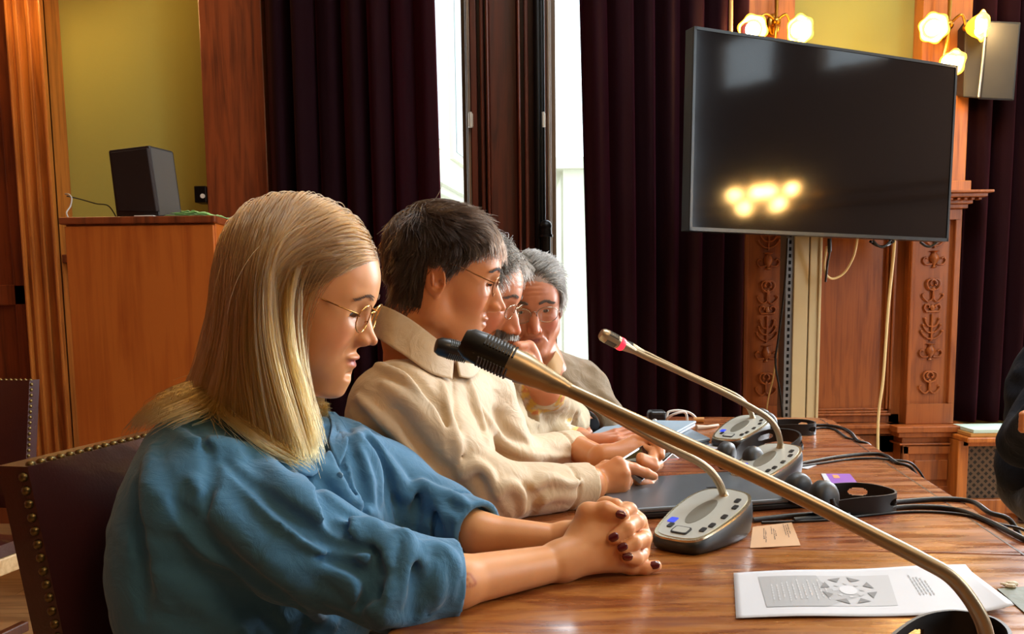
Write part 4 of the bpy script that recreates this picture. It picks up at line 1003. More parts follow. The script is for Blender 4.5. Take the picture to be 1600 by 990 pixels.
for k in range(8):
    t = 2*PI*k/8; sheet_poly(m, [pt(.62, t-.16), pt(.62, t+.16), pt(.46, t+.1), pt(.46, t-.1)], .0008)
m.build('print', G2, pa)

# ================= cables over the table =================
def tcable(px, r, label, mat=M_rub, z0=None):
    pts = []
    for i, p in enumerate(px):
        z = TZ+r+(p[2] if len(p) > 2 else 0); v = T(p[0], p[1], z); pts.append(v)
    e = pts[-1]; d = (pts[-1]-pts[-2]).normalized()
    pts += [e+d*.02+tvv*.03+Vector((0, 0, -.015)), e+d*.03+tvv*.05+Vector((0, 0, -.10)), e+d*.03+tvv*.05+Vector((0, 0, -.35))]
    return cable('cable', pts, r, mat, label)
tcable([(1176, 812), (1230, 806), (1300, 800), (1360, 789), (1420, 782), (1480, 779), (1520, 784), (1545, 800)], .0042, 'thick black cable arching over the table edge nearest the nearest headset')
tcable([(1240, 812), (1300, 806), (1370, 796), (1430, 791), (1490, 795), (1540, 812), (1600, 842)], .0042, 'thick black cable running right in front of the nearest headset to the frame edge')
tcable([(1190, 816), (1290, 812), (1360, 804), (1430, 799), (1500, 803), (1560, 818)], .0022, 'thin black cable lying between the two thick cables')
tcable([(1238, 726), (1270, 720), (1310, 713), (1350, 709), (1380, 710), (1400, 722)], .0036, 'black cable running right from behind the middle microphone base to the table edge')
tcable([(1240, 730), (1290, 722), (1340, 716), (1392, 718)], .0025, 'thin black cable below the middle black cable')
tcable([(1262, 664), (1290, 664), (1315, 668), (1330, 676), (1340, 688)], .0036, 'black cable leaving the farthest headset over the table edge')
tcable([(1250, 672), (1285, 668), (1305, 671), (1322, 683)], .0026, 'thin black cable beside the farthest headset')
cable('cable', [T(1018, 656), W(1040, 651, 2.5), W(1045, 643, 2.5), W(1062, 641, 2.5), W(1080, 646, 2.5), T(1088, 657), T(1070, 661), T(1042, 658), W(1050, 648, 2.46), W(1070, 644, 2.46), T(1074, 660)], .0035, M_white, 'white cable curled up behind the folders near the far table end')
pn = cable('marker_pen', [T(1084, 656, TZ+.008), T(1100, 656, TZ+.008)], .008, plain('tan_marker', '#c0843e', .5), 'stubby tan marker at the end of the white cable', cat='pen')
bk = empty('black_pouch', T(1032, 656), 'small black pouch beside the white cable coil', 'pouch')
MB().box((-.05, -.02, 0), (.0, .03, .03), Matrix.Translation(T(1040, 657))).build('body', M_rub, bk, bevel=.01, seg=3)
MB().tube([T(1022, 657, TZ+.03), T(1024, 657, TZ+.02), T(1022, 658, TZ+.006)], .005, 8).build('clip', M_white, bk)
cl = MB().tube([T(1088, 668, TZ+.005), T(1105, 667, TZ+.005), T(1122, 664, TZ+.005)], [.008, .005, .004], 8); tag(cl.build('adapter', plain('beige_plastic', '#c9b8a6', .5), smooth=60), 'small beige cable adapter left of the farthest microphone base', 'adapter')

# ================= chairs =================
M_leather = plain('wine_leather', '#3a1412', .30, spec=.7, coat=.6, bump=.25, bscale=260, var=.25); M_chw = wood('chair_wood', '#2c130b', '#5a2c18', 'Z', 1, .35, .3); M_nail = plain('aged_brass', '#75643f', .32, metal=.95); M_rail = wood('pale_rail', '#a07a4c', '#d8b888', 'X', 1, .4, .2)
nail_me = None
def chair(corner, face, label, h=.91, width=.46, s=1.0):
    """corner: near top front corner of the backrest; face: heading the chair faces"""
    global nail_me
    F = Vector((math.cos(face), math.sin(face), 0)); Wd = Vector((-F.y, F.x, 0))     # Wd: sitter's left
    if True: org = Vector((corner.x, corner.y, 0)) + Wd*width/2
    rec = R(9); h = corner.z
    def L_(f, w, z):       # f forward from the top front edge line (reclined), w from the middle
        return org + F*f + Wd*w + Vector((0, 0, z))
    root = empty('leather_chair', L_(.22, 0, 0), label, 'chair', 'nailed leather chairs')
    zb = h-.36; hw = width/2
    fb = lambda z: (h-z)*math.tan(rec)        # recline: lower parts sit further forward
    # posts
    for sg in (-1, 1):
        p = MB(); pts = [L_(fb(z)-.025+(0 if z > .45 else -(.45-z)*.35-fb(z)+fb(.45)), sg*(hw-.02), z) for z in (h-.02, .7, .55, .45, .3, .15, 0)]
        p.tube([Vector(v) for v in spline(pts, 3)], .019, 8); p.build('leg', M_chw, root, smooth=50)
    # backrest
    nu, nz = 14, 14; vs = []; fs = []
    for side in (0, 1):
        for j in range(nz+1):
            for i in range(nu+1):
                u = i/nu*2-1; v = j/nz*2-1; z = zb+(h-zb)*j/nz; pad = .040*(1-abs(u)**2.4)*(1-abs(v)**2.2)
                dep = (.0+pad) if side == 0 else (-.040-pad*.4)
                vs.append(L_(fb(z)+dep, u*hw, z))
    n1 = (nu+1)*(nz+1); k_ = lambda i, j, s_: s_*n1+j*(nu+1)+i
    for j in range(nz):
        for i in range(nu):
            fs.append((k_(i, j, 0), k_(i+1, j, 0), k_(i+1, j+1, 0), k_(i, j+1, 0))); fs.append((k_(i, j, 1), k_(i, j+1, 1), k_(i+1, j+1, 1), k_(i+1, j, 1)))
    for i in range(nu):
        for j in (0, nz): fs.append((k_(i, j, 0), k_(i+1, j, 0), k_(i+1, j, 1), k_(i, j, 1)))
    for j in range(nz):
        for i in (0, nu): fs.append((k_(i, j, 0), k_(i, j+1, 0), k_(i, j+1, 1), k_(i, j, 1)))
    MB().add(vs, fs).build('backrest', M_leather, root, smooth=50)
    # nails
    if nail_me is None:
        nail_me = MB().lathe([(.0058, 0), (.0056, .002), (.0035, .0042), (.0005, .005)], 10).build('nail_proto', M_nail, smooth=60); me = nail_me.data; bpy.data.objects.remove(nail_me); nail_me = me
    def nail(p, nrm):
        o = bpy.data.objects.new('nail', nail_me); COL.objects.link(o); o.parent = root; o.matrix_parent_inverse = root.matrix_world.inverted()
        o.matrix_world = Matrix.Translation(p) @ nrm.to_track_quat('Z', 'Y').to_matrix().to_4x4()
    bpy.context.view_layer.update()
    Fr = (F - Vector((0, 0, 1))*0).normalized()
    z = h-.012
    while z > zb+.005:
        nail(L_(fb(z)-.008, -hw, z), -Wd); nail(L_(fb(z)-.008, hw, z), Wd); z -= .0155
    w_ = -hw+.012
    while w_ < hw: nail(L_(-.006, w_, h), Vector((0, 0, 1))); w_ += .0165
    # seat
    zs = .465
    vs = []; fs = []; nu = nv = 10
    for j in range(nv+1):
        for i in range(nu+1):
            u = i/nu*2-1; v = j/nv*2-1; vs.append(L_(.06+.44*(j/nv), u*(hw+.01), zs-.02+.04*(1-abs(u)**4)*(1-abs(v)**4)))
    for j in range(nv+1):
        for i in range(nu+1): u = i/nu*2-1; vs.append(L_(.06+.44*(j/nv), u*(hw+.01), zs-.055))
    n1 = (nu+1)*(nv+1)
    for j in range(nv):
        for i in range(nu):
            k = j*(nu+1)+i; fs.append((k, k+1, k+nu+2, k+nu+1)); fs.append((n1+k, n1+k+nu+1, n1+k+nu+2, n1+k+1))
    for i in range(nu):
        for j in (0, nv): k = j*(nu+1)+i; fs.append((k, k+1, n1+k+1, n1+k))
    for j in range(nv):
        for i in (0, nu): k = j*(nu+1)+i; fs.append((k, k+nu+1, n1+k+nu+1, n1+k))
    MB().add(vs, fs).build('seat', M_leather, root, smooth=50)
    w_ = -hw
    while w_ < hw+.01: nail(L_(.502, w_, zs-.035), F); w_ += .0165
    f_ = .075
    while f_ < .5: nail(L_(f_, -hw-.011, zs-.035), -Wd); f_ += .0165
    Mr = Matrix(((F.x, Wd.x, 0, org.x), (F.y, Wd.y, 0, org.y), (0, 0, 1, 0), (0, 0, 0, 1)))
    MB().box((.06, -hw-.012, zs-.105), (.505, hw+.012, zs-.057), Mr).build('seat_rail', M_rail, root, bevel=.005)
    for sg in (-1, 1):
        pts = [L_(.475, sg*(hw-.02), z) for z in (zs-.06, .33, .2, .1, .0)]; pts[1] += F*.018; pts[2] += F*.01; pts[3] -= F*.01
        MB().tube([Vector(v) for v in spline(pts, 4)], [.026]*5+[.022]*4+[.017]*4+[.020]*4, 10).build('leg', M_chw, root, smooth=50)
        MB().box((.05, sg*(hw-.03)-.012, .16), (.47, sg*(hw-.03)+.012, .19), Mr).build('stretcher', M_chw, root, bevel=.004)
    return root
chair(W(43, 729, 1.0), R(-12), 'wine red leather chair with brass nail heads that the blonde woman sits on')
c2 = W(46, 594, 2.55); chair(c2+Vector((-.46*math.cos(R(12)), .46*math.sin(R(12)), 0))*1.0, R(-102), 'empty wine red leather chair by the left edge, farther away than the occupied one')
# ================= people: heads =================
def head_sdf(o):
    """head field in its own frame: x forward, y to the left ear, z up, origin between the ears"""
    g = lambda k, d: o.get(k, d)
    jw, chinx, chinz, nose, brow, cheek = g('jaw', 1.), g('chinx', 0.), g('chinz', 0.), g('nose', 1.), g('brow', 1.), g('cheek', 1.)
    lipf = g('lip', 1.)
    def F(p):
        s = p.copy(); s[:, 1] = np.abs(s[:, 1])
        d = ell(s, (-.004, 0, .047), (.096, .0755, .084))
        d = smin(d, ell(s, (.036, 0, .047), (.060, .062, .056)), .03)
        d = smin(d, ell(s, (.040, 0, -.012), (.050, .055*cheek, .070)), .03)
        d = smin(d, ell(s, (.058, .034, -.016), (.026, .022*cheek, .026)), .022)          # cheekbone
        d = smin(d, cap(s, (.004, .047*jw, -.048), (.072+chinx, .016, -.090+chinz), .019, .016), .022)
        d = smin(d, cap(s, (.000, .050*jw, -.02), (.006, .046*jw, -.052), .019, .018), .02)
        d = smin(d, ell(s, (.060, 0, -.060), (.032, .032, .038)), .022)                   # muzzle
        d = smin(d, ell(s, (.083+chinx, 0, -.091+chinz), (.0155, .018, .0145)), .014)      # chin
        d = smin(d, cap(s, (.086, .006, .036), (.072, .040, .036), .0105*brow, .009), .014)   # brow
        d = smax(d, -ell(s, (.101, .031, .013), (.0155, .019, .0125)), .012)              # eye hollow
        eye = sph(s, (.0715, .0305, .0165), .0145)
        d = smin(d, eye, .004)
        # lids: slit
        th = g('slit', .0022); lo = g('gaze', -.004)
        slit = np.maximum(ell(s, (.085, .0305, .0165+lo), (.006, .0105, th+.0004)), -(s[:, 0]-.074))
        d = smax(d, -slit, .0015)
        d = smin(d, cap(s, (.078, .018, .0235+lo*.3), (.0775, .040, .0215+lo*.3), .0022, .0018), .004)    # upper lid fold
        # nose
        nb = g('nbx', 0.)
        tx, tz = g('ntx', .1155), g('ntz', -.0205)
        bx = g('nbr', .1035)
        n = chain(s, [(.0895, 0, .026), (.096+(bx-.1035)*.6, 0, .010), (bx, 0, -.004), (tx, 0, tz)], [.0058, .0056, .0062*nose, .0080*nose], .004)
        n = smin(n, ell(s, (tx-.0115, .0100*nose, tz-.0035), (.0105, .0064, .0072)), .005)
        n = smin(n, ell(s, (tx-.023, .004, -.012), (.015, .011, .022)), .010)
        n = smax(n, -ell(s, (tx-.0075, .0062, tz-.0115), (.0055, .0027, .0042)), .002)
        d = smin(d, n, .007)
        # mouth
        mz = g('mz', -.0525)
        d = smax(d, -ell(s, (.1035, 0, mz+.0165), (.005, .003, .009)), .004)               # philtrum
        d = smin(d, ell(s, (.0885, 0, mz+.0055), (.0105*lipf, .0215, .0052)), .0035)
        d = smin(d, ell(s, (.0870, 0, mz-.0062), (.0105*lipf, .0185, .0060)), .0035)
        mouth = cap(s, (.099, 0, mz+.0002), (.080, .0235, mz-.0005+g('smile', 0)), .0009, .0010)
        d = smax(d, -mouth, .0016)
        d = smax(d, -ell(s, (.0995+chinx, 0, mz-.0200), (.008, .016, .005)), .007)           # under lip
        # folds
        if g('age', 0):
            a = g('age', 0)
            d = smax(d, -chain(s, [(.094, .020, -.026), (.084, .031, -.043), (.074, .035, -.058)], [.0022*a, .0028*a, .001]), .005)
            for z in (.058, .068, .079): d = d+.0009*a*np.exp(-((s[:, 2]-z+.08*s[:, 1]**1)/.0016)**2)*(s[:, 0] > .05)*np.clip(1.4-np.abs(s[:, 1])/.03, 0, 1)
            d = smin(d, ell(s, (.0815, .031, .001), (.006, .013, .004)), .005)             # eye bags
            for z in (.005, .010): d = smax(d, -cap(s, (.070, .047, .014+z*.3), (.055, .056, z*1.4), .0008*a, .0004), .003)
            d = smax(d, -cap(s, (.0955, .006, .030), (.0935, .006, .045), .0012*a), .004)
        else:
            d = smax(d, -chain(s, [(.095, .019, -.028), (.087, .028, -.041)], [.0012, .0008]), .006)
        # ears
        if g('ear', 1):
            e = s; c0 = (.000, .0735, .001); rot = rotm(0, -14, 22)
            out = ell(e, c0, (.0185, .0060, .0268), rot); rim = smax(out, -ell(e, (.003, .0805, .002), (.0135, .0068, .0205), rot), .0015)
            rim = smin(rim, ell(e, (-.004, .0765, .001), (.0026, .004, .012), rot), .003)
            rim = smin(rim, sph(e, (.0125, .0705, -.005), .0040), .003); rim = smin(rim, ell(e, (.006, .0725, -.022), (.0055, .0035, .0070)), .004)
            rim = smax(rim, -sph(e, (.007, .0775, -.004), .0078), .002)
            d = smin(d, rim, .004)
        # neck
        if 'neck' in o:
            nk = o['neck']; d2 = chain(s*A(1, 1, 1) if False else p, nk[0], nk[1], .02)
            # throat and neck muscles
            d = smin(d, d2, g('nk', .022))
        for f in o.get('extra', []): d = f(p, s, d)
        return d
    return F
def skin_mat(name, base, lip, sss=.25, rough=.42):
    m, nt, p = nodes(name); N = nt.nodes.new; L = nt.links.new
    at_ = N('ShaderNodeAttribute'); at_.attribute_name = 'tint'; tc = N('ShaderNodeTexCoord')
    n = N('ShaderNodeTexNoise'); n.inputs['Scale'].default_value = 45; n.inputs['Detail'].default_value = 6; L(tc.outputs['Object'], n.inputs[0])
    mr = N('ShaderNodeMapRange'); mr.inputs[3].default_value = .90; mr.inputs[4].default_value = 1.08; L(n.outputs[0], mr.inputs[0])
    vm = N('ShaderNodeVectorMath'); vm.operation = 'SCALE'; L(at_.outputs['Color'], vm.inputs[0]); L(mr.outputs[0], vm.inputs['Scale'])
    L(vm.outputs[0], p.inputs['Base Color']); p.inputs['Roughness'].default_value = rough; p.inputs['Specular IOR Level'].default_value = .4
    p.inputs['Subsurface Weight'].default_value = sss; p.inputs['Subsurface Radius'].default_value = (1, .35, .2); p.inputs['Subsurface Scale'].default_value = .008
    n2 = N('ShaderNodeTexNoise'); n2.inputs['Scale'].default_value = 900; n2.inputs['Detail'].default_value = 3; L(tc.outputs['Object'], n2.inputs[0])
    b = N('ShaderNodeBump'); b.inputs['Strength'].default_value = .12; b.inputs['Distance'].default_value = .0006; L(n2.outputs[0], b.inputs['Height']); L(b.outputs[0], p.inputs['Normal'])
    return m
def lin(h): return np.array(hexc(h)[:3], np.float32)
def gsp(v, c, r): return np.exp(-(((v-A(*c))/A(*r))**2).sum(1))[:, None]
def head_tint(v, base, lip, blush, mz=-.0525, amount=.5, stubble=None):
    s = v.copy(); s[:, 1] = np.abs(s[:, 1]); c = np.tile(base, (len(v), 1))
    w = np.clip(gsp(s, (.075, .043, -.022), (.03, .022, .022))*amount+gsp(s, (.118, 0, -.022), (.012, .014, .012))*amount*.8+gsp(s, (-.008, .078, -.002), (.02, .012, .034))*amount*.8+gsp(s, (.088, 0, -.095), (.015, .015, .012))*amount*.4, 0, 1)
    c = c*(1-w)+blush*w
    if stubble is not None:
        w = np.clip((gsp(s, (.07, .02, -.075), (.035, .04, .03))+gsp(s, (.098, 0, -.038), (.012, .022, .007)))*stubble[1], 0, 1); c = c*(1-w)+stubble[0]*w
    q = s-A(.093, 0, mz); w = np.clip(1.6-1.6*np.sqrt((q[:, 1]/.0235)**2+((q[:, 2]+.0005)/.0105)**2), 0, 1)[:, None]*(s[:, 0] > .082)[:, None]
    return c*(1-w)+lip*w
def eyeball(name, M_, sc, gaze, root, iris='#3d5a6a'):
    """two eyeballs with iris and pupil, as children of the person"""
    M_e = [plain('eye_white', '#d8cfc8', .15, var=.02), plain('iris', iris, .15), plain('pupil', '#050505', .1)]
    for sg in (1, -1):
        mb = MB(); n = 24; r_ = .0137; c = Vector((.0715, .0305*sg, .0165)); G = Euler((0, gaze[0], gaze[1])).to_matrix()
        vs = []; fs = []; rings = 22
        for i in range(rings+1):
            t = PI*i/rings
            for k in range(n): vs.append(M_ @ (c+G @ Vector((math.cos(t), math.sin(t)*math.cos(2*PI*k/n), math.sin(t)*math.sin(2*PI*k/n)))*r_))
        for i in range(rings):
            mb.mi = 2 if i < 1 else 1 if i < 3 else 0
            mb.add([], []) 
            for k in range(n):
                a = i*n+k; b = i*n+(k+1) % n; fs.append((a, b, b+n, a+n)); mb.m.append(2 if i < 1 else 1 if i < 3 else 0)
        mb.v = [tuple(v) for v in vs]; mb.f = fs
        me = bpy.data.meshes.new(name); me.from_pydata(mb.v, [], mb.f)
        for q_ in M_e: me.materials.append(q_)
        me.polygons.foreach_set('material_index', mb.m); me.shade_smooth()
        link(name, me, None, root)
def orient(yaw, pitch, roll, scale=1.0):
    """local x forward -> heading yaw (0 = +X of the room), pitch > 0 looks down"""
    return Matrix.Rotation(yaw, 4, 'Z') @ Matrix.Rotation(pitch, 4, 'Y') @ Matrix.Rotation(roll, 4, 'X') @ Matrix.Scale(scale, 4)
def place(Mr, local, world): return Matrix.Translation(Vector(world)-Mr @ Vector(local)) @ Mr
# --- strands ---
def hair_obj(name, strands, r0, r1, mat, parent):
    """strands: list of (n,3) arrays, native hair curves"""
    hc = bpy.data.hair_curves.new(name); sizes = [len(s) for s in strands]; hc.add_curves(sizes)
    P = np.concatenate(strands).astype(np.float32); hc.points.foreach_set('position', P.ravel())
    rad = np.concatenate([r0+(r1-r0)*np.linspace(0, 1, n)**2 for n in sizes]).astype(np.float32)
    ra = hc.attributes.get('radius') or hc.attributes.new('radius', 'FLOAT', 'POINT'); ra.data.foreach_set('value', rad)
    return link(name, hc, mat, parent)
def hair_mat(name, c0, c1, rough=.30, tip=None):
    m = bpy.data.materials.new(name); m.use_nodes = True; nt = m.node_tree; N = nt.nodes.new; L = nt.links.new
    h = N('ShaderNodeBsdfHairPrincipled'); h.parametrization = 'COLOR'
    hi = N('ShaderNodeHairInfo'); mx = N('ShaderNodeMix'); mx.data_type = 'RGBA'; mx.inputs[6].default_value = hexc(c0); mx.inputs[7].default_value = hexc(c1)
    L(hi.outputs['Random'], mx.inputs[0]); L(mx.outputs[2], h.inputs['Color'])
    if tip:     # darker roots growing out into lighter lengths
        m2 = N('ShaderNodeMix'); m2.data_type = 'RGBA'; rp = N('ShaderNodeMapRange'); rp.inputs[1].default_value = .15; rp.inputs[2].default_value = .85; L(hi.outputs['Intercept'], rp.inputs[0])
        L(rp.outputs[0], m2.inputs[0]); L(mx.outputs[2], m2.inputs[6]); m2.inputs[7].default_value = hexc(tip); L(m2.outputs[2], h.inputs['Color'])
    h.inputs['Roughness'].default_value = rough; h.inputs['Radial Roughness'].default_value = .45
    L(h.outputs[0], nt.nodes['Material Output'].inputs[0]); return m

def keepM(q):
    x, y, z = q[:, 0], np.abs(q[:, 1]), q[:, 2]
    return (x < np.clip(.030+.85*(z-.02), .018, .088)) & (z > np.where(x > .014, -.012, np.where(x > -.016, .026, -.050))) & ~((y > .055) & (z < .028) & (x > -.016) & (x < .018))
def keepW(q):
    x, y, z = q[:, 0], np.abs(q[:, 1]), q[:, 2]
    return (x < np.clip(.028+.95*(z-.02), .012, .088)) & (z > np.where(x > -.03, .0, -.055)) & ~((y > .068) & (z < .035) & (x > -.03))
class GridF:
    """trilinear cache of a field"""
    def __init__(s, F, lo, hi, h):
        s.lo = np.array(lo, np.float32); s.h = h; n = np.ceil((np.array(hi)-s.lo)/h).astype(int)+1; s.n = n
        P = np.stack(np.meshgrid(*[np.arange(k) for k in n], indexing='ij'), -1).reshape(-1, 3)*h+s.lo
        P = P.astype(np.float32); s.V = np.concatenate([F(P[i:i+200000]) for i in range(0, len(P), 200000)]).reshape(n)
    def __call__(s, p):
        q = np.clip((p-s.lo)/s.h, 0, s.n-1.001); i = q.astype(int); f = q-i; o = 0
        for a in (0, 1):
            for b in (0, 1):
                for c in (0, 1): o = o+(f[:, 0] if a else 1-f[:, 0])*(f[:, 1] if b else 1-f[:, 1])*(f[:, 2] if c else 1-f[:, 2])*s.V[i[:, 0]+a, i[:, 1]+b, i[:, 2]+c]
        return o
    def grad(s, p):
        e = s.h*.7; g = np.stack([s(p+A(*v)*e)-s(p-A(*v)*e) for v in ((1, 0, 0), (0, 1, 0), (0, 0, 1))], 1)
        return g/(np.linalg.norm(g, axis=1)[:, None]+1e-9)
def grow(G, roots, dirf, L, steps, lift, ramp=.15, stop=None):
    """strands drape over the field G; dirf(p, t) -> direction; lift: how far each keeps off the surface"""
    p = roots.copy(); out = [p.copy()]
    for i in range(steps):
        t = i/steps; d = dirf(p, t); n = G.grad(p); d = d/(np.linalg.norm(d, axis=1)[:, None]+1e-9)
        near = (G(p) < lift*1.15+.002); dn = np.minimum((d*n).sum(1), 0)*near; d = d-dn[:, None]*n; d = d/(np.linalg.norm(d, axis=1)[:, None]+1e-9)
        p = p+d*(L/steps)[:, None]; v = G(p); r_ = lift*min(1, (t+.02)/ramp)**.6; push = np.maximum(r_-v, 0); p = p+n*push[:, None]; out.append(p.copy())
    return np.stack(out, 1)
def scalp(F, M_, n, keep, rs, R_=.11):
    """random points on the head surface (local), kept by keep(local)"""
    out = []; tot = 0
    while tot < n:
        d = rs.normal(size=(n, 3)).astype(np.float32); d /= np.linalg.norm(d, axis=1)[:, None]
        c = A(0, 0, .03); r_ = np.full(n, .14, np.float32)
        for _ in range(14): r_ -= F(c+d*r_[:, None])*.9
        q = c+d*r_[:, None]; k = keep(q); out.append(q[k]); tot += k.sum()
    q = np.concatenate(out)[:n]; return q
def glasses(M_, mat, root, w=.0245, h=.0195, zc=.012, xf_=.1005, yc=.032, name='glasses', sq=2.3, rr=.0009, lens=True, ear=(-.004, .0755, .016)):
    g = MB(); ring = []
    for sg in (1, -1):
        pts = []
        for k in range(28):
            t = 2*PI*k/28; c, s_ = math.cos(t), math.sin(t); y = yc+w*abs(c)**(2/sq)*(1 if c > 0 else -1); z = zc+h*abs(s_)**(2/sq)*(1 if s_ > 0 else -1)
            pts.append(M_ @ Vector((xf_-.9*max(0, y-.03)**2*9-(.01*(zc-z)/h*.2), sg*y, z)))
        g.tube(pts+[pts[0]], rr, 6, cap=False); ring.append(pts)
        a = Vector((xf_-.9*(yc+w-.03)**2*9, sg*(yc+w), zc+h*.35)); b = Vector((ear[0]+.03, sg*ear[1]*1.0, ear[2]+.006)); c = Vector((ear[0], sg*ear[1]*1.0, ear[2]+.004)); e = Vector((ear[0]-.018, sg*(ear[1]-.002), ear[2]-.018))
        hinge = Vector((a.x-.004, sg*(abs(a.y)+.0035), a.z))
        g.tube([M_ @ Vector(v) for v in spline([a, hinge, (hinge+b)/2+Vector((0, sg*.001, 0)), b, c, e], 5)], rr*1.15, 6)
        nose = [Vector((xf_-.001, sg*(yc-w+.002), zc-.004)), Vector((xf_-.007, sg*(yc-w+.001), zc-.008)), Vector((xf_-.009, sg*.0095, zc-.010))]
        g.tube([M_ @ v for v in nose], rr*.8, 6).ball(M_ @ nose[-1], .0028, 5)
    g.tube([M_ @ Vector(v) for v in spline([(xf_, yc-w, zc+.006), (xf_+.003, 0, zc+.010), (xf_, -(yc-w), zc+.006)], 6)], rr, 6)
    o = g.build(name, mat, root, smooth=60)
    if lens:
        for r_ in ring:
            c = sum(r_, Vector())/len(r_); m = MB().add([c]+r_, [(0, i+1, (i+1) % 28+1) for i in range(28)]); m.build('lens', M_lensg, o)
    return o
M_lensg = glass_mat('spectacle_glass', (.93, .95, .96, 1))
def folds(F0, base, items, Fm=None):
    """ridges (+) and furrows (-) drawn over the cloth: items (pixels, radius, height)"""
    rid = []
    for px, r_, hgt in items:
        P_ = [march(F0, x, y, .6, 3) for x, y in spline(px, 4)]; P_ = [q for q in P_ if q is not None]
        if len(P_) < 2: continue
        P_ = np.array(P_); 
        keep = [0]
        for i in range(1, len(P_)):
            if np.linalg.norm(P_[i]-P_[keep[-1]]) < .12: keep.append(i)
        P_ = P_[keep]
        if len(P_) < 2: continue
        e = .003; g = np.stack([F0(P_+A(*v)*e)-F0(P_-A(*v)*e) for v in ((1, 0, 0), (0, 1, 0), (0, 0, 1))], 1); g /= np.linalg.norm(g, axis=1)[:, None]+1e-9
        n_ = len(P_); rr = [r_*(.10+.90*math.sin(PI*(i+.5)/n_)**.8) for i in range(n_)]
        hh = np.array([rr[i]/r_ for i in range(n_)])[:, None]
        if hgt > 0: C_ = P_+g*(hgt*hh-np.array(rr)[:, None])
        else: C_ = P_+g*(np.array(rr)[:, None]+hgt*hh)
        b = (C_.min(0)-r_-.03, C_.max(0)+r_+.03); rid.append((C_.astype(np.float32), rr, hgt, b))
    def F(p):
        d = base(p)
        for C_, rr, hgt, b in rid:
            k = np.all((p > b[0]) & (p < b[1]), axis=1)
            if not k.any(): continue
            q = p[k]; c = None
            for i in range(len(C_)-1):
                e = cap(q, C_[i], C_[i+1], rr[i], rr[i+1]); c = e if c is None else np.minimum(c, e)
            dk = d[k]; d[k] = smin(dk, c, .012) if hgt > 0 else smax(dk, -c, .010)
        return d
    return F
def cloth_mat(name, col, rough=.85, weave=900, sheen=.15, var=.10, bump=.35, col2=None, wr=28):
    m, nt, p = nodes(name); N = nt.nodes.new; L = nt.links.new; c = hexc(col)
    tc = N('ShaderNodeTexCoord'); n = N('ShaderNodeTexNoise'); n.inputs['Scale'].default_value = 25; n.inputs['Detail'].default_value = 5; L(tc.outputs['Object'], n.inputs[0])
    mx = N('ShaderNodeMix'); mx.data_type = 'RGBA'; mx.inputs[6].default_value = tuple(v*(1-var) for v in c[:3])+(1,); mx.inputs[7].default_value = tuple(min(1, v*(1+var)) for v in c[:3])+(1,); L(n.outputs[0], mx.inputs[0]); L(mx.outputs[2], p.inputs['Base Color'])
    p.inputs['Roughness'].default_value = rough; p.inputs['Sheen Weight'].default_value = sheen; p.inputs['Specular IOR Level'].default_value = .3
    n2 = N('ShaderNodeTexNoise'); n2.inputs['Scale'].default_value = weave; n2.inputs['Detail'].default_value = 2; L(tc.outputs['Object'], n2.inputs[0])
    b = N('ShaderNodeBump'); b.inputs['Strength'].default_value = bump; b.inputs['Distance'].default_value = .0006; L(n2.outputs[0], b.inputs['Height'])
    n3 = N('ShaderNodeTexNoise'); n3.inputs['Scale'].default_value = wr; n3.inputs['Detail'].default_value = 4; n3.inputs['Distortion'].default_value = 1.4; L(tc.outputs['Object'], n3.inputs[0])
    b3 = N('ShaderNodeBump'); b3.inputs['Strength'].default_value = .45; b3.inputs['Distance'].default_value = .006; L(n3.outputs[0], b3.inputs['Height']); L(b.outputs[0], b3.inputs['Normal']); L(b3.outputs[0], p.inputs['Normal'])
    return m
def nail_mesh(mb, c, d, n, l=.0055, w=.0042):
    """a finger nail: small curved plate at c, pointing along d, facing n"""
    d = Vector(d).normalized(); n = Vector(n).normalized(); s_ = d.cross(n).normalized(); n = s_.cross(d); c = Vector(c)
    vs = []; K = 15
    for j in range(K):
        v = j/(K-1)*2-1
        for i in range(K):
            u = i/(K-1)*2-1; rr = math.sqrt(max(0, 1-abs(v)**3.2)); vs.append(c+d*v*l+s_*u*w*rr+n*(.0012-.0022*u*u-.0004*v*v))
    mb.add(vs, [(j*K+i, j*K+i+1, (j+1)*K+i+1, (j+1)*K+i) for j in range(K-1) for i in range(K-1)])

def patch(name, F, rows, off, mat, parent, th=.002, k=4):
    """a layer of cloth lying on the surface F, drawn through pixels"""
    R_ = []
    for r_ in rows:
        R_.append([tuple(w_) for w_ in spline(r_, k)])
    n = len(R_[0]); cols = [[tuple(v) for v in spline([R_[j][i] for j in range(len(R_))], 4)] for i in range(n)]; m_ = len(cols[0]); e = .003; vs = []
    last = None
    for i in range(n):
        for j in range(m_):
            q = march(F, cols[i][j][0], cols[i][j][1], .6, 2.4); dx = 0
            while q is None and dx < 60: dx += 4; q = march(F, cols[i][j][0]-dx*.4, cols[i][j][1]+dx*.6, .6, 2.4)
            g = np.array([F((q+A(*v)*e)[None])[0]-F((q-A(*v)*e)[None])[0] for v in ((1, 0, 0), (0, 1, 0), (0, 0, 1))]); g /= np.linalg.norm(g)+1e-9
            last = q; vs.append(tuple(q+g*off))
    o = MB().add(vs, [(i*m_+j, i*m_+j+1, (i+1)*m_+j+1, (i+1)*m_+j) for i in range(n-1) for j in range(m_-1)]).build(name, mat, parent, smooth=True)
    s_ = o.modifiers.new('t', 'SOLIDIFY'); s_.thickness = th; s_.offset = 1; return o
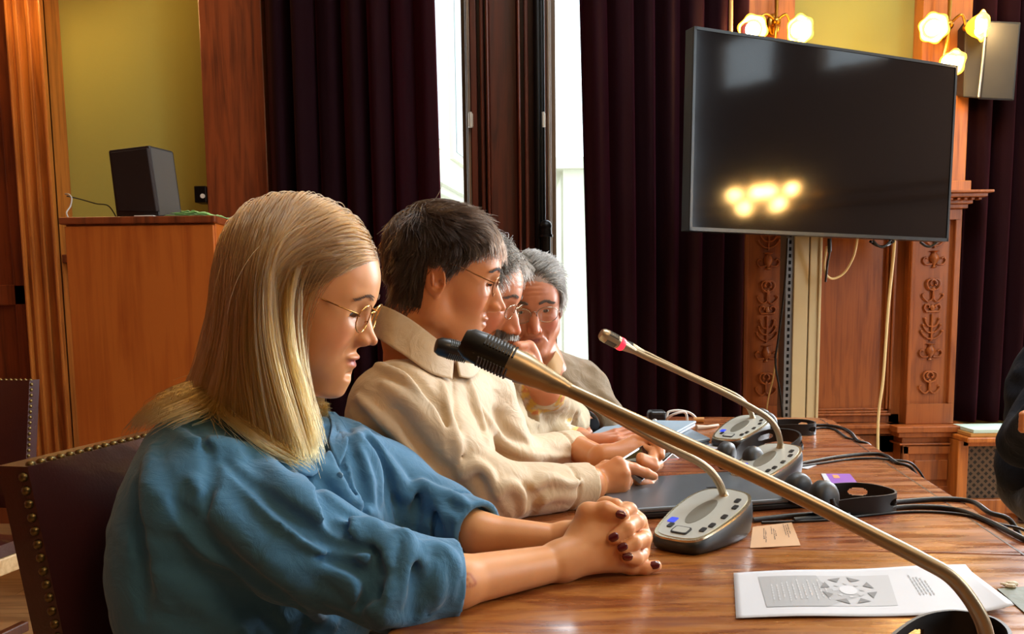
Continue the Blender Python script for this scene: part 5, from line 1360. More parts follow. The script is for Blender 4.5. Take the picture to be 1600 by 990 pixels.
# ================= the blonde woman =================
def V3(v): return np.array(v, np.float32)
wom = empty('person', (-.34, 1.12, 0), 'blonde woman in a denim blue shirt and gold glasses, hands clasped on the table', 'person')
MW = place(orient(R(-5), R(17), R(1), .935), (.1195, 0, -.020), W(590, 536, 1.13)); MWi = MW.inverted()
nkb = MWi @ W(410, 668, 1.15)
oW = dict(jaw=.90, chinx=-.004, chinz=.014, nose=.86, ntx=.1120, ntz=-.0185, nbr=.1005, brow=.75, cheek=1.06, lip=1.1, slit=.0024, gaze=-.006, smile=.0015,
          neck=([(-.022, 0, -.02), (-.030, 0, -.09), tuple(nkb)], [.046, .047, .062]), nk=.02,
          extra=[lambda p, s, d: smin(d, ell(s, (.045, .038, -.040), (.030, .020, .034)), .02), lambda p, s, d: smin(d, ell(s, (.060, .0, -.100), (.030, .028, .012)), .02)])
FW = head_sdf(oW); tW = time_ = None
sW = MW.to_scale()[0]
toW = lambda p: xf(p, MWi)
skinW, lipW, blW = lin('#d99a66'), lin('#b4584a'), lin('#cc6f46')
M_skW = skin_mat('fair_skin', 0, 0)
# --- shirt ---
Fd = Vector((.98, -.2, 0)); yawT = -11.5
S_n, S_f = (-.345, .975, .875), (-.240, 1.28, .868)
E_n = T(625, 968)+Vector((-.01, .015, .040)); E_f = T(690, 852)+Vector((0, 0, .042))
C_n = T(712, 948)+Vector((0, 0, .033)); C_f = T(748, 868)+Vector((0, 0, .034))
rT = rotm(0, 0, yawT)
def shirtW0(p):
    d = ell(p, (-.325, 1.13, .79), (.125, .185, .138), rT)
    d = smin(d, ell(p, (-.345, 1.12, .62), (.145, .185, .22), rT), .06)
    d = smin(d, ell(p, (-.365, 1.10, .80), (.10, .18, .18), rT), .06)
    d = smin(d, cap(p, (-.350, 1.0, .880), (-.270, 1.28, .875), .060, .053), .03)
    d = smin(d, cap(p, (-.325, 1.13, .88), (-.320, 1.13, .930), .065, .055), .035)
    d = smin(d, chain(p, [S_n, ((S_n[0]+E_n.x)/2, (S_n[1]+E_n.y)/2-.005, (S_n[2]+E_n.z)/2-.004), tuple(E_n)], [.061, .062, .051], .02), .025)
    d = smin(d, cap(p, tuple(E_n), tuple(C_n), .050, .040), .025)
    d = smin(d, chain(p, [S_f, ((S_f[0]+E_f.x)/2, (S_f[1]+E_f.y)/2, (S_f[2]+E_f.z)/2), tuple(E_f)], [.055, .052, .048], .02), .025)
    d = smin(d, cap(p, tuple(E_f), tuple(C_f), .046, .038), .02)
    d = smin(d, ell(p, (-.20, 1.18, .80), (.035, .10, .12), rT), .05)
    return d
GW0 = GridF(shirtW0, (-.6, .8, .36), (.1, 1.5, 1.06), .008)
itemsW = [([(262, 668), (300, 690), (352, 702), (372, 716)], .006, .004), ([(420, 700), (470, 760), (530, 812), (585, 846)], .007, .006), ([(360, 730), (430, 800), (500, 856), (560, 900)], .008, .006), ([(330, 790), (400, 860), (480, 930), (530, 975)], .010, .006), ([(290, 800), (340, 870), (400, 940), (440, 985)], .009, -.006),
 ([(612, 900), (604, 940), (590, 975)], .009, .008), ([(560, 700), (576, 760), (584, 820)], .007, .006), ([(606, 730), (616, 770), (618, 810)], .007, -.006), ([(540, 640), (566, 668), (596, 706), (625, 748)], .007, .005), ([(700, 800), (716, 815), (722, 850)], .006, .005),
 ([(680, 880), (684, 910), (682, 940)], .007, .006), ([(240, 700), (232, 780), (240, 860), (262, 940)], .012, .006), ([(455, 770), (480, 810), (520, 850)], .008, -.006), ([(330, 690), (400, 716), (470, 786), (560, 838)], .013, .007), ([(372, 655), (440, 690), (505, 735), (560, 792), (615, 824)], .012, .007),
 ([(430, 740), (500, 800), (560, 860), (600, 880)], .014, .005), ([(520, 838), (560, 826), (590, 834), (600, 860)], .011, .009), ([(604, 886), (612, 850), (632, 846), (636, 880), (622, 940)], .010, .009),
 ([(648, 900), (660, 862), (690, 866), (706, 890), (706, 930)], .009, .008), ([(240, 770), (330, 850), (430, 920), (520, 975)], .017, .006), ([(300, 750), (400, 850), (500, 920), (600, 965)], .016, .006),
 ([(215, 850), (300, 930), (380, 985)], .018, .006), ([(530, 900), (580, 940), (620, 970)], .010, .006), ([(470, 880), (540, 900), (580, 930)], .009, .006),
 ([(640, 870), (650, 920), (645, 965)], .010, -.009), ([(590, 860), (585, 910), (560, 950)], .010, -.009), ([(350, 720), (440, 800), (520, 850), (580, 860)], .010, -.006), ([(270, 780), (370, 880), (470, 950)], .013, -.006),
 ([(500, 870), (560, 890), (600, 930)], .008, -.006), ([(396, 690), (460, 730), (530, 800), (600, 830)], .008, -.006),
 ([(556, 672), (582, 720), (592, 780)], .011, .006), ([(590, 712), (620, 752), (640, 790)], .010, .007), ([(636, 775), (660, 762), (690, 790), (700, 830)], .010, .009), ([(676, 770), (712, 782), (740, 800)], .010, .008),
 ([(645, 760), (652, 800), (648, 830)], .008, -.008), ([(690, 785), (690, 820), (700, 845)], .008, -.007), ([(575, 690), (600, 740), (606, 800)], .008, -.006),
 ([(505, 690), (530, 760), (560, 830)], .009, .006), ([(525, 655), (548, 720), (562, 800), (572, 850)], .010, .006), ([(512, 668), (538, 740), (560, 812)], .007, -.006), ([(545, 690), (562, 760), (568, 830)], .007, -.006),
 ([(490, 770), (520, 815), (545, 835)], .012, -.010), ([(300, 668), (322, 700), (330, 740), (322, 800)], .006, -.004), ([(230, 720), (250, 800), (260, 900)], .016, .005), ([(210, 760), (222, 850), (226, 960)], .012, -.006)]
cutn = (C_n-E_n).normalized(); cutf = (C_f-E_f).normalized()
shirtW1 = folds(GW0, shirtW0, [(a_, r_, h_*(1.7 if h_ > 0 else .75)) for a_, r_, h_ in itemsW])
_vg = [march(shirtW1, x, y, .6, 2) for x, y in ((462, 700), (474, 735))]; _vg = [tuple(q) for q in _vg if q is not None]; VG = list(zip(_vg[:-1], _vg[1:]))
def shirtW(p):
    d = shirtW1(p)
    # slack pulled along the sleeves
    u_ = p @ A(.90, -.05, -.43); v_ = p @ A(.43, .1, .90); pw = np.stack([u_+.25*v_, v_, p[:, 1]], 1)
    d = d+.0026*vnoise(pw, (9, 30, 12), 3)+.0011*vnoise(pw, (24, 75, 30), 5)
    # cuffs: rolled edges, cut square, hollow
    for C_, cn, r_ in ((C_n, cutn, .040), (C_f, cutf, .038)):
        q = (p-A(*C_)); ax = q @ A(*cn); rad = np.linalg.norm(q-ax[:, None]*A(*cn), axis=1)
        band = np.maximum(np.abs(ax+.020)-.020, rad-r_-.0045); d = np.where(rad < .09, smin(d, band, .004), d)
        gr = np.sqrt((ax+.043)**2+(rad-r_-.004)**2)-.0035; d = smax(d, -gr, .004)
        cut = np.where(rad < .075, ax-.0005, -1); d = np.maximum(d, np.where(np.abs(ax) < .09, cut, -1))
        d = smax(d, -np.maximum(rad-(r_-.005), -(ax+.018)), .003)
    # open collar: hollow towards the neck
    d = smax(d, -cap(p, (-.285, 1.128, .99), (-.250, 1.118, .878), .050, .022), .008)
    for a_, b_ in VG: d = smax(d, -cap(p, a_, b_, .0085), .004)
    return d
v, f = nets(shirtW, (-.56, .84, .40), (.02, 1.44, 1.06), .0034)
M_denim = cloth_mat('denim_blue_linen', '#3f7192', .8, 1100, .2, .12)
me = mesh_np('shirt', v, f); link('shirt', me, M_denim, wom)
# collar flaps, placket and buttons
def sheet_from(name, rows, mat, parent, th=.0022, k=6):
    """rows: equal length lists of 3D points"""
    R_ = [spline([tuple(p) for p in r_], k) for r_ in rows]; n = len(R_[0]); cols = [spline([R_[j][i] for j in range(len(R_))], 5) for i in range(n)]
    m_ = len(cols[0]); vs = [Vector(cols[i][j]) for i in range(n) for j in range(m_)]
    o = MB().add(vs, [(i*m_+j, i*m_+j+1, (i+1)*m_+j+1, (i+1)*m_+j) for i in range(n-1) for j in range(m_-1)]).build(name, mat, parent, smooth=True)
    s_ = o.modifiers.new('t', 'SOLIDIFY'); s_.thickness = th; s_.offset = 0; return o
patch('collar', GW0, [[(374, 626), (404, 646), (440, 664), (474, 676), (500, 668)], [(360, 646), (402, 674), (440, 698), (476, 716), (500, 696)], [(346, 664), (398, 702), (438, 730), (482, 748), (503, 720)]], .006, M_denim, wom)
patch('collar', GW0, [[(507, 640), (516, 662), (512, 694)], [(520, 646), (530, 672), (518, 712)], [(530, 655), (545, 690), (528, 735)]], .005, M_denim, wom)
bt = MB()
for (x, y) in ((530, 742),):
    q = march(shirtW1, x, y, .6, 2)
    if q is not None:
        b_ = MB().ball(q+A(.001, -.001, 0), .0042, 6, sc=(1, .5, 1)); b_.build('button', plain('button_blue', '#5a7f96', .3), wom, smooth=60)
# --- skin: head and neck, chest, forearms and hands ---
vh, fh = nets(FW, (-.13, -.11, -.22), (.14, .11, .15), .0017)
colh = head_tint(vh, skinW, lipW, blW, amount=.55)
scalp_w = keepW(vh)[:, None].astype(np.float32); colh = colh*(1-scalp_w)+lin('#7a5a34')*scalp_w
vh = xf(vh, MW)
c6 = lambda x, y, d: np.array(W(680+x/3.3, 660+y/3.3, d), np.float32)
DH = 1.085
def onT(px, py, r_): return np.array(T(px, py)+Vector((0, 0, r_)), np.float32)
fa = [np.array(E_n, np.float32), onT(712, 948, .0290), onT(872, 906, .0222)]
wr_n = fa[-1]
kn = [c6(855, 505, DH+.012), c6(915, 560, DH), c6(938, 640, DH-.006), c6(925, 722, DH-.004)]
wr_f = c6(655, 612, DH+.085)
def handsW(p):
    d = chain(p, fa, [.036, .0290, .0222], .012)
    # near hand: back of the hand as a fan of metacarpals
    for k_, r_ in zip(kn, (.0135, .0128, .0122, .0118)): d = smin(d, cap(p, wr_n+A(.004, 0, .002), k_, .0185, r_), .014)
    d = smin(d, ell(p, tuple((wr_n+kn[1]+kn[2])/3+A(0, .008, 0)), (.032, .017, .026)), .012)
    th = [c6(745, 590, DH+.005), c6(790, 470, DH+.008), c6(880, 452, DH+.002), c6(965, 478, DH-.004)]
    d = smin(d, chain(p, th, [.0175, .0140, .0108, .0088], .006), .010)
    fing = []
    fing.append(chain(p, [kn[3], c6(1010, 745, DH), c6(1078, 748, DH+.002), c6(1138, 738, DH+.004)], [.0112, .0092, .0085, .0072], .004))
    fing.append(chain(p, [kn[0], c6(940, 500, DH+.03), c6(950, 530, DH+.058)], [.0125, .0100, .0090], .004))
    fing.append(chain(p, [kn[1], c6(1000, 545, DH+.026), c6(1015, 590, DH+.056)], [.0122, .0100, .0090], .004))
    fing.append(chain(p, [kn[2], c6(1000, 655, DH+.022), c6(1020, 690, DH+.050)], [.0118, .0096, .0088], .004))
    for q in fing: d = smin(d, q, .004)
    # far forearm and hand
    df = chain(p, [np.array(E_f, np.float32), np.array(C_f, np.float32)+A(0, 0, -.004), wr_f], [.034, .0275, .0215], .015)
    kf = [c6(985, 455, DH+.045), c6(1045, 510, DH+.040), c6(1072, 590, DH+.036), c6(1060, 665, DH+.036)]
    for k_, r_ in zip(kf, (.012, .012, .0115, .011)): df = smin(df, cap(p, wr_f+A(.006, 0, .002), k_, .018, r_), .014)
    tips = [[kf[1], c6(1032, 512, DH+.012), c6(985, 545, DH-.012), c6(922, 592, DH-.020)],
            [kf[2], c6(1068, 602, DH+.010), c6(1022, 618, DH-.012), c6(968, 643, DH-.020)],
            [kf[3], c6(1052, 692, DH+.010), c6(1030, 697, DH-.008), c6(990, 692, DH-.018)]]
    for t_ in tips: df = smin(df, chain(p, t_, [.0116, .0106, .0098, .0082], .003), .0016)
    df = smin(df, chain(p, [kf[0], c6(1000, 452, DH+.018), c6(975, 462, DH+.006)], [.0115, .0098, .0085], .004), .003)     # curled index over the thumb
    df = smin(df, chain(p, [wr_f+A(.01, -.01, .01), c6(880, 430, DH+.035), c6(930, 425, DH+.02)], [.015, .0115, .009], .006), .006)
    return smin(d, df, .0016)
allp = np.array(kn+fa[1:]+[wr_f]); 
vn, fn = nets(handsW, (-.16, .90, .742), (.24, 1.32, .86), .0015)
cn_ = np.tile(skinW, (len(vn), 1)).astype(np.float32)
kpts = [c6(1000, 545, DH+.01), c6(1068, 602, DH+.01), c6(1052, 692, DH+.01), c6(1030, 512, DH+.01), c6(880, 452, DH), c6(1010, 745, DH), c6(1078, 748, DH), c6(925, 560, DH-.012), c6(945, 640, DH-.016)]
for q in kpts:
    w_ = np.exp(-((vn-q)**2).sum(1)/.010**2)[:, None]*.45; cn_ = cn_*(1-w_)+blW*w_
# thin line tattoo near the cuff
uvt = []
for k in range(60):
    t = k/59*2*PI; uvt.append((728+13*math.cos(t)+3*math.sin(3*t), 906+12*math.sin(t)*(1+.2*math.cos(2*t))))
tat = np.array([q for q in (march(handsW, x, y, .8, 1.3) for x, y in uvt[::2]+[(724, 900), (730, 905), (734, 912), (726, 915)]) if q is not None])
dm = np.min(np.linalg.norm(vn[:, None, :]-tat[None], axis=2), axis=1) if len(tat) else np.ones(len(vn))
w_ = np.exp(-(dm/.0019)**2)[:, None]*.65; cn_ = cn_*(1-w_)+lin('#9c3c28')*w_
# body under the shirt
def bodyW(p):
    d = ell(p, (-.325, 1.13, .79), (.10, .16, .15), rT); d = smin(d, ell(p, (-.345, 1.12, .62), (.12, .16, .20), rT), .06)
    d = smin(d, cap(p, (-.30, 1.135, .88), tuple(MW @ Vector((-.03, 0, -.08))), .055, .042), .03)
    d = smin(d, chain(p, [S_n, tuple(E_n), tuple(C_n)], [.045, .036, .028], .02), .03); d = smin(d, chain(p, [S_f, tuple(E_f), tuple(C_f)], [.042, .036, .027], .02), .03)
    return d
vb, fb2 = nets(bodyW, (-.5, .85, .42), (.02, 1.44, 1.02), .008)
vv, ff = join_np([(vh, fh), (vn, fn), (vb, fb2)])
me = mesh_np('body', vv, ff); paint(me, 'tint', np.concatenate([colh, cn_, np.tile(skinW, (len(vb), 1))])); link('body', me, M_skW, wom)
# nails
M_pol = plain('dark_red_polish', '#5a0f18', .15, coat=.6, var=.03); nb_ = [((958, 474), (988, 482), DH-.004), ((1132, 733), (1160, 730), DH+.004), ((920, 590), (895, 604), DH-.020), ((966, 641), (940, 652), DH-.020), ((992, 690), (965, 690), DH-.018)]
for (a_, b_, d_) in nb_:
    q = march(handsW, 680+a_[0]/3.3, 660+a_[1]/3.3, .95, 1.3)
    if q is None: continue
    e = .002; g = np.array([handsW((q+A(*v_)*e)[None])[0]-handsW((q-A(*v_)*e)[None])[0] for v_ in ((1, 0, 0), (0, 1, 0), (0, 0, 1))])
    nm = MB(); nail_mesh(nm, Vector(q)+Vector(g).normalized()*.0002, W(680+b_[0]/3.3, 660+b_[1]/3.3, d_)-W(680+a_[0]/3.3, 660+a_[1]/3.3, d_), g, .0062, .0047)
    o = nm.build('fingernail', M_pol, wom, smooth=True); s_ = o.modifiers.new('t', 'SOLIDIFY'); s_.thickness = .0006; s_.offset = 1
# ring on the far hand
rg = MB(); c_ = c6(1046, 655, DH+.0); 
eyeball('eye', MW, 1, (R(26), 0), wom)
M_gold = plain('gold_wire', '#c99a5a', .2, metal=1)
glasses(MW, M_gold, wom, w=.0220, h=.0190, zc=.010, xf_=.1020, rr=.0008, ear=(-.004, .071, .020))
# brows and lashes
def brow_hair(M_, F, mat, root, x0=.012, x1=.046, z=.0375, arch=.004, n=160, r_=.00028, L_=.007, seed=1, down=0):
    rs = np.random.RandomState(seed); st = []
    for sg in (1, -1):
        for k in range(n):
            u = rs.rand(); y = x0+(x1-x0)*u; zz_ = z+arch*math.sin(PI*min(1, u*1.2))-.004*u*u+rs.randn()*.0013*(1-.5*u)
            q = np.array([[.12, y*sg, zz_]], np.float32)
            for _ in range(12): q[:, 0] -= F(q)*.9
            q = q[0]; d_ = A(-.35*u-.1, sg*.9, .35-.5*u+rs.randn()*.15); d_ /= np.linalg.norm(d_)
            pts = [q+d_*L_*t+A(.0010+.0008*math.sin(PI*t), 0, 0) for t in (0, .35, .7, 1)]; st.append(xf(np.array(pts), M_))
    return hair_obj('eyebrow', st, r_, r_*.3, mat, root)
def lash(M_, mat, root, z0=.0165, seed=1, r_=.00022):
    st = []; rs = np.random.RandomState(seed)
    for sg in (1, -1):
        for k in range(46):
            u = k/45; y = .0205+.022*u; q = A(.0865-.55*(y-.0305)**2*60*.35, y*sg, z0-.0012+.0025*math.sin(PI*u)); d_ = A(.8, sg*(u-.4)*.6, -.25+.1*rs.randn()); d_ /= np.linalg.norm(d_)
            st.append(xf(np.array([q+d_*.007*t+A(0, 0, .0016*t*t) for t in (0, .4, .8, 1)]), M_))
    return hair_obj('eyelash', st, r_, .00008, mat, root)
M_browW = plain('light_brown_brow', '#5a3c22', .7); brow_hair(MW, FW, M_browW, wom, n=130, L_=.006, z=.036)
lash(MW, M_browW, wom, z0=.011)
# --- hair ---
M_blond = hair_mat('blonde_hair', '#4c3014', '#765026', .28, tip='#86622f')
def collW(p): return np.minimum(FW(toW(p))*sW, GW0(p)-.002)
GWc = GridF(collW, (-.60, .90, .78), (.06, 1.40, 1.22), .006)
rs = np.random.RandomState(11)
NW = 17000
ro = scalp(FW, MW, NW, keepW, rs); Rw = M4(MW)[:3, :3]/sW
part = ro[:, 1]-.012+rs.randn(NW)*.002; side = np.where(part > 0, 1., -1.).astype(np.float32)
frontness = np.clip((ro[:, 0]+.02)/.09, 0, 1); topness = np.clip((ro[:, 2]-.06)/.06, 0, 1)
wob = rs.randn(NW, 3).astype(np.float32)*.05; _c = ro[rs.randint(0, NW, 260)]; clump = np.argmin(((ro[:, None]-_c[None])**2).sum(2), 1); cw = (rs.randn(260, 3)*.05).astype(np.float32)
def dirW(p, t):
    q = toW(p); s_ = side
    loc = np.zeros_like(p); a = max(0, 1-t/.34)
    loc[:, 1] = s_*(1.5*a*(topness*.9+.3)); loc[:, 0] = -(1.25*frontness*np.where(s_ > 0, .62, 1.)+.10)*min(1, t/.10+.1*(1-frontness.mean()))*max(0, 1-t/.52)*1.15; loc[:, 2] = .10*a*topness
    g_ = np.array([0, 0, -1.], np.float32)
    w_ = loc @ Rw.T+g_*(.35+1.2*min(1, t/.3))+(wob*.6+cw[clump])*(.35+.4*t)
    # flare towards the back at the ends
    back = np.clip((-ro[:, 0]-.005)/.06, 0, 1); low = np.clip((1.115-p[:, 2])/.10, 0, 1); w_[:, 0] -= np.clip(back*1.5-.5, 0, 1)*low*.50; w_[:, 0] += (1-back)*low*.35*(ro[:, 1] < .03); w_[:, 0] -= .22*(1-back)*(t < .62)*(ro[:, 1] < .02)*np.clip(1.3-topness, 0, 1); w_[:, 0] += .04*(1-back)*max(0, t-.5)
    w_[:, 1] -= .10*(s_ < 0)*a
    return w_
lift = (.003+.015*rs.rand(NW)**1.0+.004*topness).astype(np.float32); lift *= .25+.75*np.clip((np.clip(.028+.95*(ro[:, 2]-.02), .012, .088)-ro[:, 0])/.03, 0, 1).astype(np.float32)
Lw_ = np.full(NW, .40, np.float32)
St = grow(GWc, xf(ro, MW).astype(np.float32), dirW, Lw_, 44, lift, .10)
strands = []
vs_ = GW0(St.reshape(-1, 3)).reshape(St.shape[:2]); pxa = XC+F_PX*St[:, :, 0]/St[:, :, 1]; ok_ = (vs_ < .012) & (St[:, :, 2] < 1.02); hit = {i: int(np.argmax(ok_[i]))+(int(1+rs.rand()*4) if pxa[i, np.argmax(ok_[i])] > 350 else 1) for i in range(NW) if ok_[i].any()}
for i in range(NW):
    s_ = St[i]; pxs = XC+F_PX*s_[:, 0]/s_[:, 1]; row = 645+np.clip((pxs-335)/75, 0, 1)*56+rs.randn()*11-abs(rs.randn())*20; zend = CAM_Z-(row-470)/1400*s_[:, 1]
    k = np.argmax((s_[:, 2] < zend) | ((pxs > 497+rs.rand()*12) & (s_[:, 2] < 1.02)) | ((pxs > 556) & (s_[:, 2] < 1.075-.05*rs.rand()**.5+.03*(rs.rand() < .8)))); k = len(s_) if k == 0 else k+1
    if i in hit: k = min(k, hit[i])
    if k < 6: continue
    strands.append(s_[:k])
# loose flyaways
for i in range(0, NW, 260):
    s_ = St[i][:18].copy(); n_ = len(s_); o_ = (rs.randn(3)*.012+np.array([0, 0, .012]))*np.linspace(0, 1, n_)[:, None]**1.3; strands.append((s_+o_).astype(np.float32))
hair_obj('hair', strands, (.00045), .00018, M_blond, wom)
# trousers and legs under the table
def legsW(p):
    d = ell(p, (-.35, 1.12, .57), (.15, .19, .11), rT)
    for sy, o_ in ((1.02, 0), (1.21, 0)):
        d = smin(d, chain(p, [(-.33, sy, .555), (.08, sy-.06, .565), (.10, sy-.07, .12), (.10, sy-.07, .06)], [.085, .062, .045, .042], .03), .02)
        d = smin(d, cap(p, (.08, sy-.07, .045), (.20, sy-.08, .035), .036, .032), .02)
    return np.maximum(d, -(p[:, 2]-.004))
v, f = nets(legsW, (-.56, .85, 0), (.26, 1.40, .72), .010); link('trousers', mesh_np('trousers', v, f), cloth_mat('dark_trousers', '#1c2028', .9), wom)
# ================= helpers for the men =================
def tint_scalp(v, c, col, k=1.0): w_ = k*keepM(v)[:, None].astype(np.float32); return c*(1-w_)+col*w_
def finish_body(root, parts, mat):
    vv, ff = join_np([(v, f) for v, f, c in parts]); me = mesh_np('body', vv, ff); paint(me, 'tint', np.concatenate([c if len(np.shape(c)) == 2 else np.tile(c, (len(v), 1)) for v, f, c in parts])); return link('body', me, mat, root)
def seated_legs(root, hip, col, seed=0, foot=.20):
    x, y, z = hip; Rr = rotm(0, 0, -9)
    def F(p):
        d = ell(p, (x, y, z), (.15, .18, .11), Rr)
        for sy in (-.10, .10):
            k = A(x+.40, y+sy-.06, z-.0); d = smin(d, chain(p, [(x+.02, y+sy, z), tuple(k), (k[0]+.02, k[1], .12), (k[0]+.02, k[1], .06)], [.085, .064, .047, .044], .03), .02)
            d = smin(d, cap(p, (k[0]+.02, k[1], .045), (k[0]+.14, k[1]-.02, .035), .038, .034), .02)
        return np.maximum(d, -(p[:, 2]-.004))
    v, f = nets(F, (x-.22, y-.32, 0), (x+.66, y+.3, z+.16), .011); link('trousers', mesh_np('trousers', v, f), cloth_mat('trousers_cloth', col, .9), root)
def short_hair(root, M_, F, mat, keep, n, dirl, Lf, lf, seed, G=None, r0=.0005, r1=.0002, steps=16, ramp=.3, name='hair', wob=.15, ncl=150, clw=.2, R_=None):
    rs = np.random.RandomState(seed); ro = scalp(F, M_, n, keep, rs); sc_ = M_.to_scale()[0]; Rm = M4(M_)[:3, :3]/sc_
    if G is None: G = GridF(F, (-.15, -.14, -.16), (.17, .14, .20), .004)
    w_ = rs.randn(n, 3).astype(np.float32)*wob; cl = rs.randint(0, ncl, n)
    # neighbours share a clump: nearest of some centres
    cen = ro[rs.randint(0, n, ncl)]; cl = np.argmin(((ro[:, None]-cen[None])**2).sum(2), 1); cw = (rs.randn(ncl, 3)*clw).astype(np.float32)
    S_ = grow(G, ro.astype(np.float32), lambda p, t: dirl(p, t, ro)+w_+cw[cl]*(.4+t), (Lf(ro)*(.75+.4*rs.rand(n))).astype(np.float32), steps, (lf(ro)*(.25+.75*rs.rand(n))).astype(np.float32), ramp)
    return hair_obj(name, [xf(s_, M_) for s_ in S_], r0, r1, mat, root), S_
# ================= the young man =================
man = empty('person', (-.15, 1.46, 0), 'dark haired young man in a cream shirt and thin glasses, tapping a tablet', 'person')
MM = place(orient(R(1), R(12), R(0), .925), (.1245, 0, -.022), W(791, 481, 1.45)); MMi = MM.inverted()
nkm = MMi @ W(655, 555, 1.47)
oM = dict(jaw=1.0, chinx=-.001, chinz=.002, nose=.92, ntx=.1165, ntz=-.0225, nbr=.1045, brow=1.0, cheek=.98, lip=.9, slit=.0024, gaze=-.006, smile=.001,
          neck=([(-.018, 0, -.02), (-.028, 0, -.09), tuple(nkm)], [.051, .053, .064]), nk=.02)
FM = head_sdf(oM)
skinM, lipM, blM = lin('#cf8a58'), lin('#9a5442'), lin('#c46e48')
v_, f_ = nets(FM, (-.13, -.11, -.20), (.14, .11, .15), .0018)
cM = tint_scalp(v_, head_tint(v_, skinM, lipM, blM, amount=.5, stubble=(lin('#a87a60'), .25)), lin('#2c2018'))
headM = (xf(v_, MM), f_, cM)
S_n, S_f = W(618, 638, 1.37), W(748, 610, 1.62); E_n = T(775, 818)+Vector((-.01, .01, .048)); C_n = T(918, 789)+Vector((0, 0, .034))
E_f = T(800, 757)+Vector((0, 0, .046)); C_f = T(898, 734)+Vector((0, 0, .045))
tM = W(655, 700, 1.47)
def shirtM0(p):
    d = ell(p, (tM.x, tM.y, .80), (.125, .19, .17), rT)
    d = smin(d, ell(p, (tM.x-.04, tM.y, .62), (.14, .18, .20), rT), .06)
    d = smin(d, cap(p, tuple(S_n), tuple(S_f), .068, .058), .045)
    d = smin(d, cap(p, (tM.x-.02, tM.y, .90), tuple(W(650, 592, 1.47)), .075, .058), .035)
    d = smin(d, chain(p, [tuple(S_n), tuple((S_n+E_n)/2), tuple(E_n)], [.066, .058, .050], .02), .03)
    d = smin(d, cap(p, tuple(E_n), tuple(C_n), .048, .036), .025)
    d = smin(d, chain(p, [tuple(S_f), tuple((S_f+E_f)/2), tuple(E_f)], [.058, .052, .048], .02), .03)
    d = smin(d, cap(p, tuple(E_f), tuple(C_f), .046, .036), .02)
    return d
lo_, hi_ = (-.42, 1.14, .40), (.22, 1.84, 1.10)
GM0 = GridF(shirtM0, lo_, hi_, .009)
itM = [([(640, 590), (672, 640), (690, 690), (700, 730)], .012, .010), ([(600, 600), (650, 640), (680, 700)], .014, .010), ([(560, 620), (620, 680), (670, 740), (720, 790)], .014, .010), ([(690, 600), (700, 650), (712, 700), (718, 740)], .010, .008),
 ([(730, 590), (742, 640), (760, 690)], .009, .008), ([(752, 640), (775, 680), (800, 700), (840, 720)], .010, .009), ([(700, 760), (735, 730), (760, 740), (770, 770)], .011, .010), ([(760, 790), (790, 760), (810, 770), (815, 800)], .010, .010),
 ([(820, 770), (850, 750), (880, 755), (905, 752)], .009, .009), ([(830, 795), (860, 775), (900, 775)], .008, .006), ([(750, 740), (770, 790), (790, 810)], .009, -.008), ([(690, 720), (720, 770), (750, 800)], .010, -.009), ([(820, 760), (835, 785), (832, 805)], .008, -.008),
 ([(703, 575), (710, 630), (715, 680), (718, 712)], .0022, -.0022), ([(620, 640), (660, 700), (700, 750)], .010, -.008), ([(560, 560), (600, 575), (640, 600), (660, 640)], .009, .008), ([(540, 620), (600, 690), (650, 740)], .012, -.008),
 ([(770, 640), (790, 670), (820, 690)], .008, -.007), ([(810, 705), (850, 712), (890, 712)], .007, .006), ([(610, 570), (650, 595), (684, 640), (700, 700)], .008, -.007)]
shirtM1 = folds(GM0, shirtM0, [(a_, r_, h_*(1.5 if h_ > 0 else .45)) for a_, r_, h_ in itM])
cnM, cfM = (C_n-E_n).normalized(), (C_f-E_f).normalized()
def shirtM(p):
    u_ = p @ A(.90, -.05, -.43); v_ = p @ A(.43, .1, .90); pw = np.stack([u_+.25*v_, v_, p[:, 1]], 1)
    d = shirtM1(p)+.0024*vnoise(pw, (9, 30, 12), 13)+.0010*vnoise(pw, (24, 75, 30), 15)
    for C_, cn, r_ in ((C_n, cnM, .035), (C_f, cfM, .034)):
        q = (p-A(*C_)); ax = q @ A(*cn); rad = np.linalg.norm(q-ax[:, None]*A(*cn), axis=1)
        band = np.maximum(np.abs(ax+.024)-.024, rad-r_-.003); d = np.where(rad < .09, smin(d, band, .004), d)
        gr = np.sqrt((ax+.050)**2+(rad-r_-.004)**2)-.003; d = smax(d, -gr, .004)
        d = np.maximum(d, np.where(np.abs(ax) < .09, np.where(rad < .075, ax-.0005, -1), -1)); d = smax(d, -np.maximum(rad-(r_-.004), -(ax+.018)), .003)
    return smax(d, -cap(p, tuple(W(655, 530, 1.46)), tuple(W(690, 610, 1.45)), .052, .02), .008)
v, f = nets(shirtM, lo_, hi_, .0038)
M_cream = cloth_mat('cream_twill', '#c9b290', .6, 1300, .25, .06); link('shirt', mesh_np('shirt', v, f), M_cream, man)
sheet_from('collar', [[W(585, 482, 1.52), W(600, 478, 1.41), W(640, 498, 1.385), W(680, 528, 1.385), W(706, 548, 1.42)], [W(582, 500, 1.52), W(594, 500, 1.40), W(636, 524, 1.37), W(676, 552, 1.37), W(708, 566, 1.41)], [W(585, 520, 1.52), W(594, 530, 1.385), W(634, 556, 1.355), W(672, 582, 1.36), W(706, 592, 1.40)]], M_cream, man)
sheet_from('collar', [[W(712, 548, 1.43), W(722, 545, 1.47), W(730, 535, 1.52)], [W(714, 568, 1.42), W(730, 566, 1.46), W(742, 556, 1.52)], [W(718, 588, 1.42), W(738, 590, 1.455), W(752, 575, 1.52)]], M_cream, man)
